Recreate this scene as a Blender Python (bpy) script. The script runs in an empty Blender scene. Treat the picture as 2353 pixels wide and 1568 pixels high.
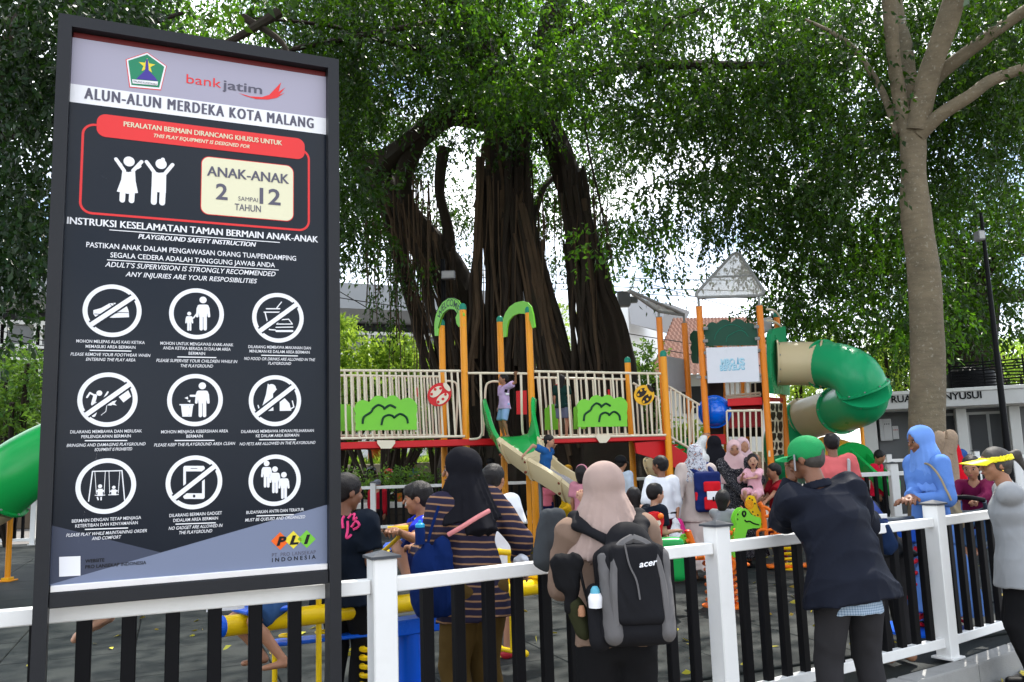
import bpy, math, random
import numpy as np
from mathutils import Vector, Matrix

SC = bpy.context.scene
COL = SC.collection
RAD = math.radians
# ---------------------------------------------------------------- camera
CAM_H = 1.5
FPX = 1944.0                      # focal length in pixels of a 2353 px wide picture
W0, H0 = 2353.0, 1568.0
PITCH, ROLL = RAD(7.9), RAD(1.89)
cp, sp = math.cos(PITCH), math.sin(PITCH)
cr, sr = math.cos(ROLL), math.sin(ROLL)
FWD = np.array([0, cp, sp]); _U = np.array([0, -sp, cp]); _R = np.array([1.0, 0, 0])
RGT = cr * _R - sr * _U
UPV = sr * _R + cr * _U
cam_d = bpy.data.cameras.new('camera'); cam = bpy.data.objects.new('camera', cam_d); COL.objects.link(cam)
cam_d.sensor_width = 36.0; cam_d.lens = FPX / W0 * 36.0
cam_d.clip_start = 0.05; cam_d.clip_end = 3000
cam.matrix_world = Matrix(((RGT[0], UPV[0], -FWD[0], 0), (RGT[1], UPV[1], -FWD[1], 0), (RGT[2], UPV[2], -FWD[2], CAM_H), (0, 0, 0, 1)))
SC.camera = cam
# ---------------------------------------------------------------- daylight
SUN_EL, SUN_AZ = RAD(58), RAD(28)          # azimuth clockwise from +Y
sund = bpy.data.lights.new('sun', 'SUN'); sun = bpy.data.objects.new('sun', sund); COL.objects.link(sun)
sund.energy = 4.6; sund.angle = RAD(0.6); sund.color = (1.0, 0.95, 0.87)
sdir = Vector((math.sin(SUN_AZ) * math.cos(SUN_EL), math.cos(SUN_AZ) * math.cos(SUN_EL), math.sin(SUN_EL)))
sun.rotation_euler = sdir.to_track_quat('Z', 'Y').to_euler()
sun.location = (0, 0, 40)
world = bpy.data.worlds.new('World'); SC.world = world; world.use_nodes = True
wn = world.node_tree.nodes; wl = world.node_tree.links
wn.clear()
wo = wn.new('ShaderNodeOutputWorld'); wb = wn.new('ShaderNodeBackground'); sk = wn.new('ShaderNodeTexSky')
sk.sky_type = 'NISHITA'; sk.sun_disc = False; sk.sun_elevation = SUN_EL; sk.sun_rotation = SUN_AZ
sk.altitude = 400; sk.air_density = 1.0; sk.dust_density = 1.5
wt = wn.new('ShaderNodeTexCoord'); wm = wn.new('ShaderNodeMapping'); wm.inputs['Scale'].default_value = (1, 1, 2.2)
wno = wn.new('ShaderNodeTexNoise'); wno.inputs['Scale'].default_value = 2.6; wno.inputs['Detail'].default_value = 6; wno.inputs['Roughness'].default_value = 0.55
wr = wn.new('ShaderNodeValToRGB'); wr.color_ramp.elements[0].position = 0.40; wr.color_ramp.elements[1].position = 0.62
wmix = wn.new('ShaderNodeMixRGB'); wmix.inputs[2].default_value = (11.5, 11.8, 12.2, 1)
wl.new(wt.outputs['Generated'], wm.inputs['Vector']); wl.new(wm.outputs[0], wno.inputs['Vector'])
wl.new(wno.outputs['Fac'], wr.inputs[0]); wl.new(wr.outputs[0], wmix.inputs[0]); wl.new(sk.outputs[0], wmix.inputs[1])
wl.new(wmix.outputs[0], wb.inputs['Color']); wl.new(wb.outputs[0], wo.inputs['Surface'])
wb.inputs['Strength'].default_value = 0.15
SC.view_settings.view_transform = 'Standard'; SC.view_settings.look = 'None'
SC.view_settings.gamma = 1.0; SC.view_settings.use_curve_mapping = False
SC.view_settings.exposure = 0.95
SC.cycles.max_bounces = 6; SC.cycles.transparent_max_bounces = 12

# ---------------------------------------------------------------- measuring helpers
def ray(px, py):
    return FWD * FPX + RGT * (px - W0 / 2) - UPV * (py - H0 / 2)
def at(px, py, Y):
    """the point at distance Y (metres ahead) on the line of sight through a picture point"""
    r = ray(px, py); t = Y / r[1]
    return np.array([r[0] * t, Y, CAM_H + r[2] * t])
def gp(px, py, z=0.0):
    r = ray(px, py); t = (z - CAM_H) / r[2]
    return np.array([r[0] * t, r[1] * t, z])
def xat(px, Y, py=1060):
    return float(at(px, py, Y)[0])
def zat(px, py, Y):
    return float(at(px, py, Y)[2])
def nrm(v):
    v = np.asarray(v, float); return v / (np.linalg.norm(v) + 1e-12)

# ---------------------------------------------------------------- materials
MATS = {}
def newmat(name):
    m = bpy.data.materials.new(name); m.use_nodes = True
    nt = m.node_tree; b = nt.nodes['Principled BSDF']
    return m, nt, b
def mat(name, col, rough=0.6, metal=0.0, var=0.12, scale=9.0, bump=0.0, bscale=60.0, coat=0.0, sub=0.0, spec=0.28, dirt=0.0, dirtcol=(0.05, 0.045, 0.03)):
    """plain painted / woven / moulded surface with a little real unevenness in colour, gloss and relief"""
    if name in MATS: return MATS[name]
    m, nt, b = newmat(name); N, L = nt.nodes, nt.links
    tc = N.new('ShaderNodeTexCoord')
    n = N.new('ShaderNodeTexNoise'); n.inputs['Scale'].default_value = scale; n.inputs['Detail'].default_value = 5
    L.new(tc.outputs['Object'], n.inputs['Vector'])
    mx = N.new('ShaderNodeMixRGB')
    c = np.array(col[:3]); mx.inputs[1].default_value = (*np.clip(c * (1 - var), 0, 1), 1); mx.inputs[2].default_value = (*np.clip(c * (1 + var), 0, 1), 1)
    L.new(n.outputs['Fac'], mx.inputs[0]); out = mx.outputs[0]
    if dirt > 0:
        n2 = N.new('ShaderNodeTexNoise'); n2.inputs['Scale'].default_value = scale * 0.35; n2.inputs['Detail'].default_value = 8; n2.inputs['Roughness'].default_value = 0.7
        L.new(tc.outputs['Object'], n2.inputs['Vector'])
        rp = N.new('ShaderNodeValToRGB'); rp.color_ramp.elements[0].position = 0.5; rp.color_ramp.elements[1].position = 0.78
        rp.color_ramp.elements[1].color = (dirt, dirt, dirt, 1)
        L.new(n2.outputs['Fac'], rp.inputs[0])
        m2 = N.new('ShaderNodeMixRGB'); m2.inputs[2].default_value = (*dirtcol, 1)
        L.new(rp.outputs[0], m2.inputs[0]); L.new(out, m2.inputs[1]); out = m2.outputs[0]
    L.new(out, b.inputs['Base Color'])
    mr = N.new('ShaderNodeMapRange'); mr.inputs['To Min'].default_value = max(0.02, rough - 0.08); mr.inputs['To Max'].default_value = min(1, rough + 0.1)
    L.new(n.outputs['Fac'], mr.inputs['Value']); L.new(mr.outputs[0], b.inputs['Roughness'])
    b.inputs['Metallic'].default_value = metal; b.inputs['Specular IOR Level'].default_value = spec
    b.inputs['Coat Weight'].default_value = coat
    if sub > 0:
        b.inputs['Subsurface Weight'].default_value = sub; b.inputs['Subsurface Radius'].default_value = (0.012, 0.005, 0.003); b.inputs['Subsurface Scale'].default_value = 1.0
    if bump > 0:
        nb = N.new('ShaderNodeTexNoise'); nb.inputs['Scale'].default_value = bscale; nb.inputs['Detail'].default_value = 4
        L.new(tc.outputs['Object'], nb.inputs['Vector'])
        bp = N.new('ShaderNodeBump'); bp.inputs['Strength'].default_value = bump; bp.inputs['Distance'].default_value = 0.01
        L.new(nb.outputs['Fac'], bp.inputs['Height']); L.new(bp.outputs[0], b.inputs['Normal'])
    MATS[name] = m
    return m
def cloth(name, col, rough=0.85, var=0.18, fold=0.8):
    if name in MATS: return MATS[name]
    m = mat(name, col, rough, 0, var, 5.0, 0, spec=0.06)
    nt = m.node_tree; N, L = nt.nodes, nt.links; b = N['Principled BSDF']
    tc = [n for n in N if n.type == 'TEX_COORD'][0]
    mp = N.new('ShaderNodeMapping'); mp.inputs['Scale'].default_value = (1.0, 1.0, 0.8); mp.inputs['Rotation'].default_value = (0.3, 0.5, 0.2)
    L.new(tc.outputs['Object'], mp.inputs['Vector'])
    n1 = N.new('ShaderNodeTexNoise'); n1.noise_type = 'RIDGED_MULTIFRACTAL'; n1.inputs['Scale'].default_value = 5.5; n1.inputs['Detail'].default_value = 2; n1.inputs['Distortion'].default_value = 0.7
    L.new(mp.outputs[0], n1.inputs['Vector'])
    n2 = N.new('ShaderNodeTexNoise'); n2.inputs['Scale'].default_value = 420; n2.inputs['Detail'].default_value = 1
    L.new(tc.outputs['Object'], n2.inputs['Vector'])
    b1 = N.new('ShaderNodeBump'); b1.inputs['Strength'].default_value = fold; b1.inputs['Distance'].default_value = 0.035
    b2 = N.new('ShaderNodeBump'); b2.inputs['Strength'].default_value = 0.25; b2.inputs['Distance'].default_value = 0.002
    L.new(n1.outputs['Fac'], b1.inputs['Height']); L.new(n2.outputs['Fac'], b2.inputs['Height'])
    L.new(b1.outputs[0], b2.inputs['Normal']); L.new(b2.outputs[0], b.inputs['Normal'])
    return m
def stripes(name, c1, c2, freq, width, axis=(0, 0, 1), warp=0.02):
    if name in MATS: return MATS[name]
    m = cloth(name, c1); nt = m.node_tree; N, L = nt.nodes, nt.links; b = N['Principled BSDF']
    tc = [n for n in N if n.type == 'TEX_COORD'][0]
    dp = N.new('ShaderNodeVectorMath'); dp.operation = 'DOT_PRODUCT'; dp.inputs[1].default_value = axis
    L.new(tc.outputs['Object'], dp.inputs[0])
    nz = N.new('ShaderNodeTexNoise'); nz.inputs['Scale'].default_value = 6; L.new(tc.outputs['Object'], nz.inputs['Vector'])
    ma = N.new('ShaderNodeMath'); ma.operation = 'MULTIPLY_ADD'; ma.inputs[1].default_value = warp
    L.new(nz.outputs['Fac'], ma.inputs[0]); L.new(dp.outputs['Value'], ma.inputs[2])
    mu = N.new('ShaderNodeMath'); mu.operation = 'MULTIPLY'; mu.inputs[1].default_value = freq; L.new(ma.outputs[0], mu.inputs[0])
    fr = N.new('ShaderNodeMath'); fr.operation = 'FRACT'; L.new(mu.outputs[0], fr.inputs[0])
    lt = N.new('ShaderNodeMath'); lt.operation = 'LESS_THAN'; lt.inputs[1].default_value = width; L.new(fr.outputs[0], lt.inputs[0])
    mx = N.new('ShaderNodeMixRGB'); mx.inputs[1].default_value = (*c1, 1); mx.inputs[2].default_value = (*c2, 1)
    L.new(lt.outputs[0], mx.inputs[0]); L.new(mx.outputs[0], b.inputs['Base Color'])
    return m
def patterned(name, cols, scale=60, th=(0.45, 0.55), check=False):
    """printed cloth: small flower-like patches (or a woven check)"""
    if name in MATS: return MATS[name]
    m = cloth(name, cols[0]); nt = m.node_tree; N, L = nt.nodes, nt.links; b = N['Principled BSDF']
    tc = [n for n in N if n.type == 'TEX_COORD'][0]
    if check:
        sx = N.new('ShaderNodeSeparateXYZ'); L.new(tc.outputs['Object'], sx.inputs[0]); outs = []
        for k in ('X', 'Z'):
            mu = N.new('ShaderNodeMath'); mu.operation = 'MULTIPLY'; mu.inputs[1].default_value = scale; L.new(sx.outputs[k], mu.inputs[0])
            fr = N.new('ShaderNodeMath'); fr.operation = 'FRACT'; L.new(mu.outputs[0], fr.inputs[0])
            lt = N.new('ShaderNodeMath'); lt.operation = 'LESS_THAN'; lt.inputs[1].default_value = 0.4; L.new(fr.outputs[0], lt.inputs[0]); outs.append(lt.outputs[0])
        ad = N.new('ShaderNodeMath'); ad.operation = 'ADD'; L.new(outs[0], ad.inputs[0]); L.new(outs[1], ad.inputs[1])
        hf = N.new('ShaderNodeMath'); hf.operation = 'MULTIPLY'; hf.inputs[1].default_value = 0.5; L.new(ad.outputs[0], hf.inputs[0]); f = hf.outputs[0]
        mx = N.new('ShaderNodeMixRGB'); mx.inputs[1].default_value = (*cols[0], 1); mx.inputs[2].default_value = (*cols[1], 1)
        L.new(f, mx.inputs[0]); L.new(mx.outputs[0], b.inputs['Base Color'])
        return m
    vo = N.new('ShaderNodeTexNoise'); vo.inputs['Scale'].default_value = scale; vo.inputs['Detail'].default_value = 2; vo.inputs['Distortion'].default_value = 1.5
    L.new(tc.outputs['Object'], vo.inputs['Vector'])
    rp = N.new('ShaderNodeValToRGB'); cr_ = rp.color_ramp; cr_.interpolation = 'CONSTANT'
    cr_.elements[0].position = 0; cr_.elements[0].color = (*cols[0], 1); cr_.elements[1].position = th[1]; cr_.elements[1].color = (*cols[1], 1)
    for i, c in enumerate(cols[2:]):
        e = cr_.elements.new(th[0] - 0.06 * i if i % 2 == 0 else th[1] + 0.07); e.color = (*c, 1)
        if i == 0:
            e2 = cr_.elements.new(th[0] + 0.02); e2.color = (*cols[0], 1)
    L.new(vo.outputs['Fac'], rp.inputs[0]); L.new(rp.outputs[0], b.inputs['Base Color'])
    return m

# ---------------------------------------------------------------- objects
def link_mesh(name, V, Fc, m, parent=None, smooth=False, loc=None):
    me = bpy.data.meshes.new(name)
    V = np.asarray(V, np.float32); 
    if isinstance(Fc, np.ndarray) and Fc.ndim == 2:
        nf, k = Fc.shape
        me.vertices.add(len(V)); me.vertices.foreach_set('co', V.ravel())
        me.loops.add(nf * k); me.loops.foreach_set('vertex_index', Fc.astype(np.int32).ravel())
        me.polygons.add(nf); me.polygons.foreach_set('loop_start', np.arange(0, nf * k, k, dtype=np.int32))
        me.polygons.foreach_set('loop_total', np.full(nf, k, np.int32))
        me.update(calc_edges=True)
    else:
        me.from_pydata([tuple(map(float, v)) for v in V], [], [tuple(map(int, f)) for f in Fc]); me.update()
    if m is not None: me.materials.append(m)
    if smooth: me.polygons.foreach_set('use_smooth', np.ones(len(me.polygons), bool))
    o = bpy.data.objects.new(name, me); COL.objects.link(o)
    if parent is not None: o.parent = parent
    if loc is not None: o.location = loc
    return o
def tag(o, label=None, cat=None, group=None, kind=None):
    if label: o['label'] = label
    if cat: o['category'] = cat
    if group: o['group'] = group
    if kind: o['kind'] = kind
    return o
def thing(name, label, cat, loc=(0, 0, 0), rz=0.0, group=None):
    o = bpy.data.objects.new(name, None); COL.objects.link(o); o.empty_display_size = 0.1
    o.location = [float(c) for c in loc]; o.rotation_euler = (0, 0, rz)
    return tag(o, label, cat, group)
def dup(o, parent, loc=None, rz=None):
    c = o.copy(); COL.objects.link(c); c.parent = parent
    if loc is not None: c.location = [float(q) for q in loc]
    if rz is not None: c.rotation_euler = (0, 0, rz)
    return c
def copy_tree(o, parent=None, loc=None, rz=None):
    c = dup(o, parent, loc, rz)
    for ch in list(o.children): copy_tree(ch, c)
    return c

class MB:
    """collects faces; build() links them as one mesh object"""
    def __init__(s): s.V = []; s.F = []
    def add(s, V, F):
        n = len(s.V); s.V += [tuple(map(float, v)) for v in V]; s.F += [tuple(int(i) + n for i in f) for f in F]; return s
    def box(s, c, d, ax=None, bev=0.0):
        """box: centre, full size, optional axes (3 rows); bev chamfers the edges"""
        c = np.asarray(c, float); h = np.asarray(d, float) / 2
        A = np.eye(3) if ax is None else np.asarray(ax, float)
        if bev <= 0 or min(h) <= bev * 1.2:
            V = [c + sx * h[0] * A[0] + sy * h[1] * A[1] + sz * h[2] * A[2] for sx in (-1, 1) for sy in (-1, 1) for sz in (-1, 1)]
            return s.add(V, [(0, 1, 3, 2), (4, 6, 7, 5), (0, 4, 5, 1), (2, 3, 7, 6), (0, 2, 6, 4), (1, 5, 7, 3)])
        V = []; idx = {}
        for sx in (-1, 1):
            for sy in (-1, 1):
                for sz in (-1, 1):
                    for k in range(3):
                        q = np.array([sx, sy, sz]) * (h - bev); q[k] = (sx, sy, sz)[k] * h[k]
                        idx[(sx, sy, sz, k)] = len(V); V.append(c + q @ A)
        F = []
        for k in range(3):
            a, b = [(1, 2), (2, 0), (0, 1)][k]
            for sg in (-1, 1):
                def key(u, v):
                    t = [0, 0, 0]; t[k] = sg; t[a] = u; t[b] = v; return (*t, k)
                q = [idx[key(-1, -1)], idx[key(1, -1)], idx[key(1, 1)], idx[key(-1, 1)]]
                F.append(q if sg > 0 else q[::-1])
        for k in range(3):       # edge strips
            a, b = [(1, 2), (2, 0), (0, 1)][k]
            for sa in (-1, 1):
                for sb in (-1, 1):
                    def key(e, kk):
                        t = [0, 0, 0]; t[k] = e; t[a] = sa; t[b] = sb; return (*t, kk)
                    q = [idx[key(-1, a)], idx[key(1, a)], idx[key(1, b)], idx[key(-1, b)]]
                    F.append(q if sa * sb < 0 else q[::-1])
        for sx in (-1, 1):
            for sy in (-1, 1):
                for sz in (-1, 1):
                    q = [idx[(sx, sy, sz, 0)], idx[(sx, sy, sz, 1)], idx[(sx, sy, sz, 2)]]
                    F.append(q if sx * sy * sz > 0 else q[::-1])
        return s.add(V, F)
    def tube(s, P, r, n=10, cap=True, flat=None):
        P = [np.asarray(p, float) for p in P]; m = len(P)
        R = r if hasattr(r, '__len__') else [r] * m
        T = []
        for i in range(m):
            a = P[max(0, i - 1)]; b = P[min(m - 1, i + 1)]; T.append(nrm(b - a))
        u = np.cross(T[0], [0, 0, 1.0])
        if np.linalg.norm(u) < 0.1: u = np.cross(T[0], [0, 1.0, 0])
        u = nrm(u); V = []; F = []
        for i in range(m):
            u = nrm(u - T[i] * np.dot(u, T[i])); w = np.cross(T[i], u)
            for k in range(n):
                a = 2 * math.pi * k / n
                V.append(P[i] + R[i] * (math.cos(a) * u + math.sin(a) * w))
        for i in range(m - 1):
            for k in range(n):
                a = i * n + k; b = i * n + (k + 1) % n
                F.append((a, b, b + n, a + n))
        if cap:
            F.append(tuple(range(n))[::-1]); F.append(tuple(range((m - 1) * n, m * n)))
        return s.add(V, F)
    def lathe(s, prof, c=(0, 0, 0), n=20, ax=None):
        """profile [(r, z)...] turned round the z axis (or ax rows)"""
        A = np.eye(3) if ax is None else np.asarray(ax); c = np.asarray(c, float); V = []; F = []
        for r, z in prof:
            for k in range(n):
                a = 2 * math.pi * k / n; V.append(c + np.array([r * math.cos(a), r * math.sin(a), z]) @ A)
        for i in range(len(prof) - 1):
            for k in range(n):
                a = i * n + k; b = i * n + (k + 1) % n; F.append((a, b, b + n, a + n))
        F.append(tuple(range(n))[::-1]); F.append(tuple(range((len(prof) - 1) * n, len(prof) * n)))
        return s.add(V, F)
    def prism(s, poly, t, o=(0, 0, 0), u=(1, 0, 0), v=(0, 0, 1), holes=None):
        """plate: 2D outline in the plane (u, v) through o, thickness t along u x v (centred)"""
        o = np.asarray(o, float); u = np.asarray(u, float); v = np.asarray(v, float); w = nrm(np.cross(u, v)); n = len(poly)
        from mathutils.geometry import tessellate_polygon
        loops = [[Vector((p[0], p[1], 0)) for p in poly]] + [[Vector((p[0], p[1], 0)) for p in h] for h in (holes or [])]
        tri = tessellate_polygon(loops)
        allp = [p for l in loops for p in l]; N = len(allp)
        V = [o + p[0] * u + p[1] * v + w * t / 2 for p in allp] + [o + p[0] * u + p[1] * v - w * t / 2 for p in allp]
        F = []
        for a, b, c in tri:
            ar = (allp[b] - allp[a]).cross(allp[c] - allp[a]).z
            if ar < 0: a, c = c, a
            F.append((a, b, c)); F.append((c + N, b + N, a + N))
        st = 0
        for l in loops:
            k = len(l)
            for i in range(k):
                a = st + i; b = st + (i + 1) % k; F.append((a, a + N, b + N, b))
            st += k
        return s.add(V, F)
    def sheet(s, poly3): 
        n = len(poly3); return s.add(poly3, [tuple(range(n))])
    def grid(s, G, closed_u=False, closed_v=False):
        G = np.asarray(G, float); a, b = G.shape[:2]; F = []
        for i in range(a if closed_u else a - 1):
            for j in range(b if closed_v else b - 1):
                F.append((i * b + j, ((i + 1) % a) * b + j, ((i + 1) % a) * b + (j + 1) % b, i * b + (j + 1) % b))
        return s.add(G.reshape(-1, 3), F)
    def build(s, name, m, parent=None, smooth=False, loc=None):
        o = link_mesh(name, s.V, s.F, m, parent, False, loc)
        if smooth:
            me = o.data
            me.polygons.foreach_set('use_smooth', np.ones(len(me.polygons), bool))
            try: me.set_sharp_from_angle(angle=RAD(38))
            except Exception: pass
        return o
def cyl(p, q, r, n=12): return MB().tube([p, q], r, n)
def curve(pts, k=8, closed=False):
    """smooth (Catmull-Rom) polyline through points"""
    P = [np.asarray(p, float) for p in pts]; out = []
    n = len(P)
    for i in range(n if closed else n - 1):
        p0 = P[(i - 1) % n] if (closed or i > 0) else P[0]; p1 = P[i]; p2 = P[(i + 1) % n]; p3 = P[(i + 2) % n] if (closed or i + 2 < n) else P[-1]
        for j in range(k):
            t = j / k
            out.append(0.5 * ((2 * p1) + (-p0 + p2) * t + (2 * p0 - 5 * p1 + 4 * p2 - p3) * t * t + (-p0 + 3 * p1 - 3 * p2 + p3) * t ** 3))
    if not closed: out.append(P[-1])
    return out

# ---------------------------------------------------------------- signed-distance modelling (bodies, clothes, bags)
class Blob:
    def __init__(s): s.ops = []
    def cone(s, a, b, ra, rb, k=0.02, wide=None, wf=1.0, flat=0, sub=False):
        """tapered limb a->b; wide/wf stretch the section along one direction; flat: 1 cuts end b square, 2 both"""
        s.ops.append(('c', np.asarray(a, float), np.asarray(b, float), ra, rb, k, None if wide is None else nrm(wide), wf, flat, sub)); return s
    def ell(s, c, r, k=0.02, ax=None, sub=False):
        s.ops.append(('e', np.asarray(c, float), np.asarray(r, float), np.eye(3) if ax is None else np.asarray(ax, float), k, sub)); return s
    def box(s, c, h, rd=0.02, k=0.02, ax=None, sub=False):
        s.ops.append(('b', np.asarray(c, float), np.asarray(h, float), np.eye(3) if ax is None else np.asarray(ax, float), rd, k, sub)); return s
    def mesh(s, v, noise=0.0, nf=14.0, seed=0, nz=0.35, pleat=None):
        lo = np.full(3, 1e9); hi = -lo; M = v * 3
        bbs = []
        for op in s.ops:
            if op[0] == 'c':
                r = max(op[3], op[4]) * max(1, op[7]); l = np.minimum(op[1], op[2]) - r; h = np.maximum(op[1], op[2]) + r; k = op[5]; sub = op[9]
            elif op[0] == 'e':
                e = np.abs(op[3]).T @ op[2]; l = op[1] - e; h = op[1] + e; k = op[4]; sub = op[5]
            else:
                e = np.abs(op[3]).T @ (op[2] + op[4]); l = op[1] - e; h = op[1] + e; k = op[5]; sub = op[6]
            bbs.append((l, h, k, sub))
            if not sub: lo = np.minimum(lo, l); hi = np.maximum(hi, h)
        mg = max(0.02, noise * 2) + M; lo = lo - mg; hi = hi + mg
        dims = np.ceil((hi - lo) / v).astype(int) + 1
        gx = [lo[i] + v * np.arange(dims[i]) for i in range(3)]
        Fd = np.full(dims, 0.08, np.float32)
        for op, (l, h, k, sub) in zip(s.ops, bbs):
            m2 = 0.02 + k + M
            i0 = np.clip(np.floor((l - m2 - lo) / v).astype(int), 0, dims); i1 = np.clip(np.ceil((h + m2 - lo) / v).astype(int) + 1, 0, dims)
            if (i1 <= i0).any(): continue
            X = gx[0][i0[0]:i1[0]][:, None, None].astype(np.float32); Y = gx[1][i0[1]:i1[1]][None, :, None].astype(np.float32); Z = gx[2][i0[2]:i1[2]][None, None, :].astype(np.float32)
            if op[0] == 'c':
                a, b, ra, rb, wd, wf, fl = op[1], op[2], op[3], op[4], op[6], op[7], op[8]
                ab = b - a; Ln = np.linalg.norm(ab) + 1e-9
                qx, qy, qz = X - a[0], Y - a[1], Z - a[2]
                hh = (qx * ab[0] + qy * ab[1] + qz * ab[2]) / (Ln * Ln)
                hc = np.clip(hh, 0, 1)
                hu = hh if fl == 2 else (np.maximum(hh, 0) if fl == 1 else hc)
                qx = qx - hu * ab[0]; qy = qy - hu * ab[1]; qz = qz - hu * ab[2]
                if wd is not None:
                    w = (qx * wd[0] + qy * wd[1] + qz * wd[2]) * (1 / wf - 1)
                    qx = qx + w * wd[0]; qy = qy + w * wd[1]; qz = qz + w * wd[2]
                d = np.sqrt(qx * qx + qy * qy + qz * qz) - (ra + (rb - ra) * hc)
                if fl: d = np.maximum(d, (hh - 1) * Ln)
                if fl == 2: d = np.maximum(d, -hh * Ln)
            elif op[0] == 'e':
                A = op[3]; r = op[2]; qx, qy, qz = X - op[1][0], Y - op[1][1], Z - op[1][2]
                u = [(qx * A[i][0] + qy * A[i][1] + qz * A[i][2]) / r[i] for i in range(3)]
                n0 = np.sqrt(u[0] ** 2 + u[1] ** 2 + u[2] ** 2); n1 = np.sqrt((u[0] / r[0]) ** 2 + (u[1] / r[1]) ** 2 + (u[2] / r[2]) ** 2) + 1e-6
                d = n0 * (n0 - 1) / n1
            else:
                A = op[3]; qx, qy, qz = X - op[1][0], Y - op[1][1], Z - op[1][2]
                u = [np.abs(qx * A[i][0] + qy * A[i][1] + qz * A[i][2]) - op[2][i] for i in range(3)]
                d = np.sqrt(sum(np.maximum(q, 0) ** 2 for q in u)) + np.minimum(np.maximum(np.maximum(u[0], u[1]), u[2]), 0) - op[4]
            S = Fd[i0[0]:i1[0], i0[1]:i1[1], i0[2]:i1[2]]
            if sub:
                hk = np.maximum(k - np.abs(-d - S), 0) / k; S[...] = np.maximum(S, -d) + hk * hk * k * 0.25
            else:
                hk = np.maximum(k - np.abs(d - S), 0) / k; S[...] = np.minimum(S, d) - hk * hk * k * 0.25
        if noise > 0:
            X = gx[0][:, None, None]; Y = gx[1][None, :, None]; Z = gx[2][None, None, :]
            rs = np.random.RandomState(seed); nn = np.zeros(dims, np.float32)
            for _ in range(5):
                a = rs.normal(size=3); a[2] *= nz; a = a / np.linalg.norm(a) * nf * rs.uniform(0.6, 1.8)
                b = rs.normal(size=3) * nf * 0.5; ph = rs.uniform(0, 6, 2)
                w_ = np.sin(a[0] * X + a[1] * Y + a[2] * Z + ph[0] + 1.3 * np.sin(b[0] * X + b[1] * Y + b[2] * Z + ph[1])).astype(np.float32); nn += 2.2 * np.sqrt(np.abs(w_)) - 1.6
            Fd = Fd + nn * (noise / 2.2)
        if pleat:      # (cx, cy, count, depth, z where folds are full, z where they vanish)
            cx_, cy_, n_, am_, z0_, z1_ = pleat; X = gx[0][:, None, None]; Y = gx[1][None, :, None]; Z = gx[2][None, None, :]
            th_ = np.arctan2(Y - cy_, X - cx_); rr = np.random.RandomState(seed + 7).uniform(0, 6, 4)
            w_ = np.sin(th_ * n_ / 2 + .9 * np.sin(2 * th_ + rr[0]) + .8 * np.sin(Z * 6 + rr[1]) + rr[2]) + .45 * np.sin(th_ * n_ * .85 + rr[3] + Z * 3)
            Fd = Fd + (am_ * (1.1 * np.sqrt(np.abs(w_)) - .8) * np.clip((z1_ - Z) / (z1_ - z0_), 0, 1)).astype(np.float32)
        # keep a positive rim so that the surface closes
        for ax_ in range(3):
            sl = [slice(None)] * 3
            for e in (0, -1):
                sl[ax_] = e; Fd[tuple(sl)] = np.maximum(Fd[tuple(sl)], v)
        return surface_nets(Fd, lo, v)
    def build(s, name, m, v=0.012, parent=None, noise=0.0, nf=14.0, seed=0, nz=0.35, loc=None, pleat=None):
        V, Q = s.mesh(v, noise, nf, seed, nz, pleat)
        return link_mesh(name, V, Q, m, parent, True, loc)
def surface_nets(Fd, lo, v):
    ins = Fd < 0
    c = np.zeros(tuple(d - 1 for d in Fd.shape), np.uint8)
    for dx in (0, 1):
        for dy in (0, 1):
            for dz in (0, 1):
                c += ins[dx:Fd.shape[0] - 1 + dx, dy:Fd.shape[1] - 1 + dy, dz:Fd.shape[2] - 1 + dz]
    act = (c > 0) & (c < 8); I, J, K = np.nonzero(act); n = len(I)
    cor = [(a, b, d) for a in (0, 1) for b in (0, 1) for d in (0, 1)]
    val = np.stack([Fd[I + a, J + b, K + d] for a, b, d in cor], 1)
    P = np.zeros((n, 3)); cnt = np.zeros(n)
    for p in range(8):
        for q in range(p + 1, 8):
            df = [abs(cor[p][i] - cor[q][i]) for i in range(3)]
            if sum(df) != 1: continue
            va, vb = val[:, p], val[:, q]; m = (va < 0) != (vb < 0)
            t = np.where(m, va / np.where(m, va - vb, 1), 0)
            for i in range(3): P[:, i] += np.where(m, cor[p][i] + (cor[q][i] - cor[p][i]) * t, 0)
            cnt += m
    P /= np.maximum(cnt, 1)[:, None]
    P = lo + v * (P + np.stack([I, J, K], 1))
    idx = np.full(act.shape, -1, np.int64); idx[I, J, K] = np.arange(n)
    Q = []
    for ax in range(3):
        s0 = [slice(0, -1) if i == ax else slice(1, -1) for i in range(3)]; s1 = [slice(1, None) if i == ax else slice(1, -1) for i in range(3)]
        a = ins[tuple(s0)]; b = ins[tuple(s1)]; ch = a != b
        E = np.nonzero(ch); base = [E[i] + (0 if i == ax else 1) for i in range(3)]
        o1, o2 = [(1, 2), (2, 0), (0, 1)][ax]
        def cell(d1, d2):
            t = [base[0].copy(), base[1].copy(), base[2].copy()]; t[o1] -= d1; t[o2] -= d2; return idx[t[0], t[1], t[2]]
        q = np.stack([cell(1, 1), cell(0, 1), cell(0, 0), cell(1, 0)], 1)
        fl = ~a[E]; q[fl] = q[fl][:, ::-1]; Q.append(q)
    return P, np.concatenate(Q)
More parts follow.
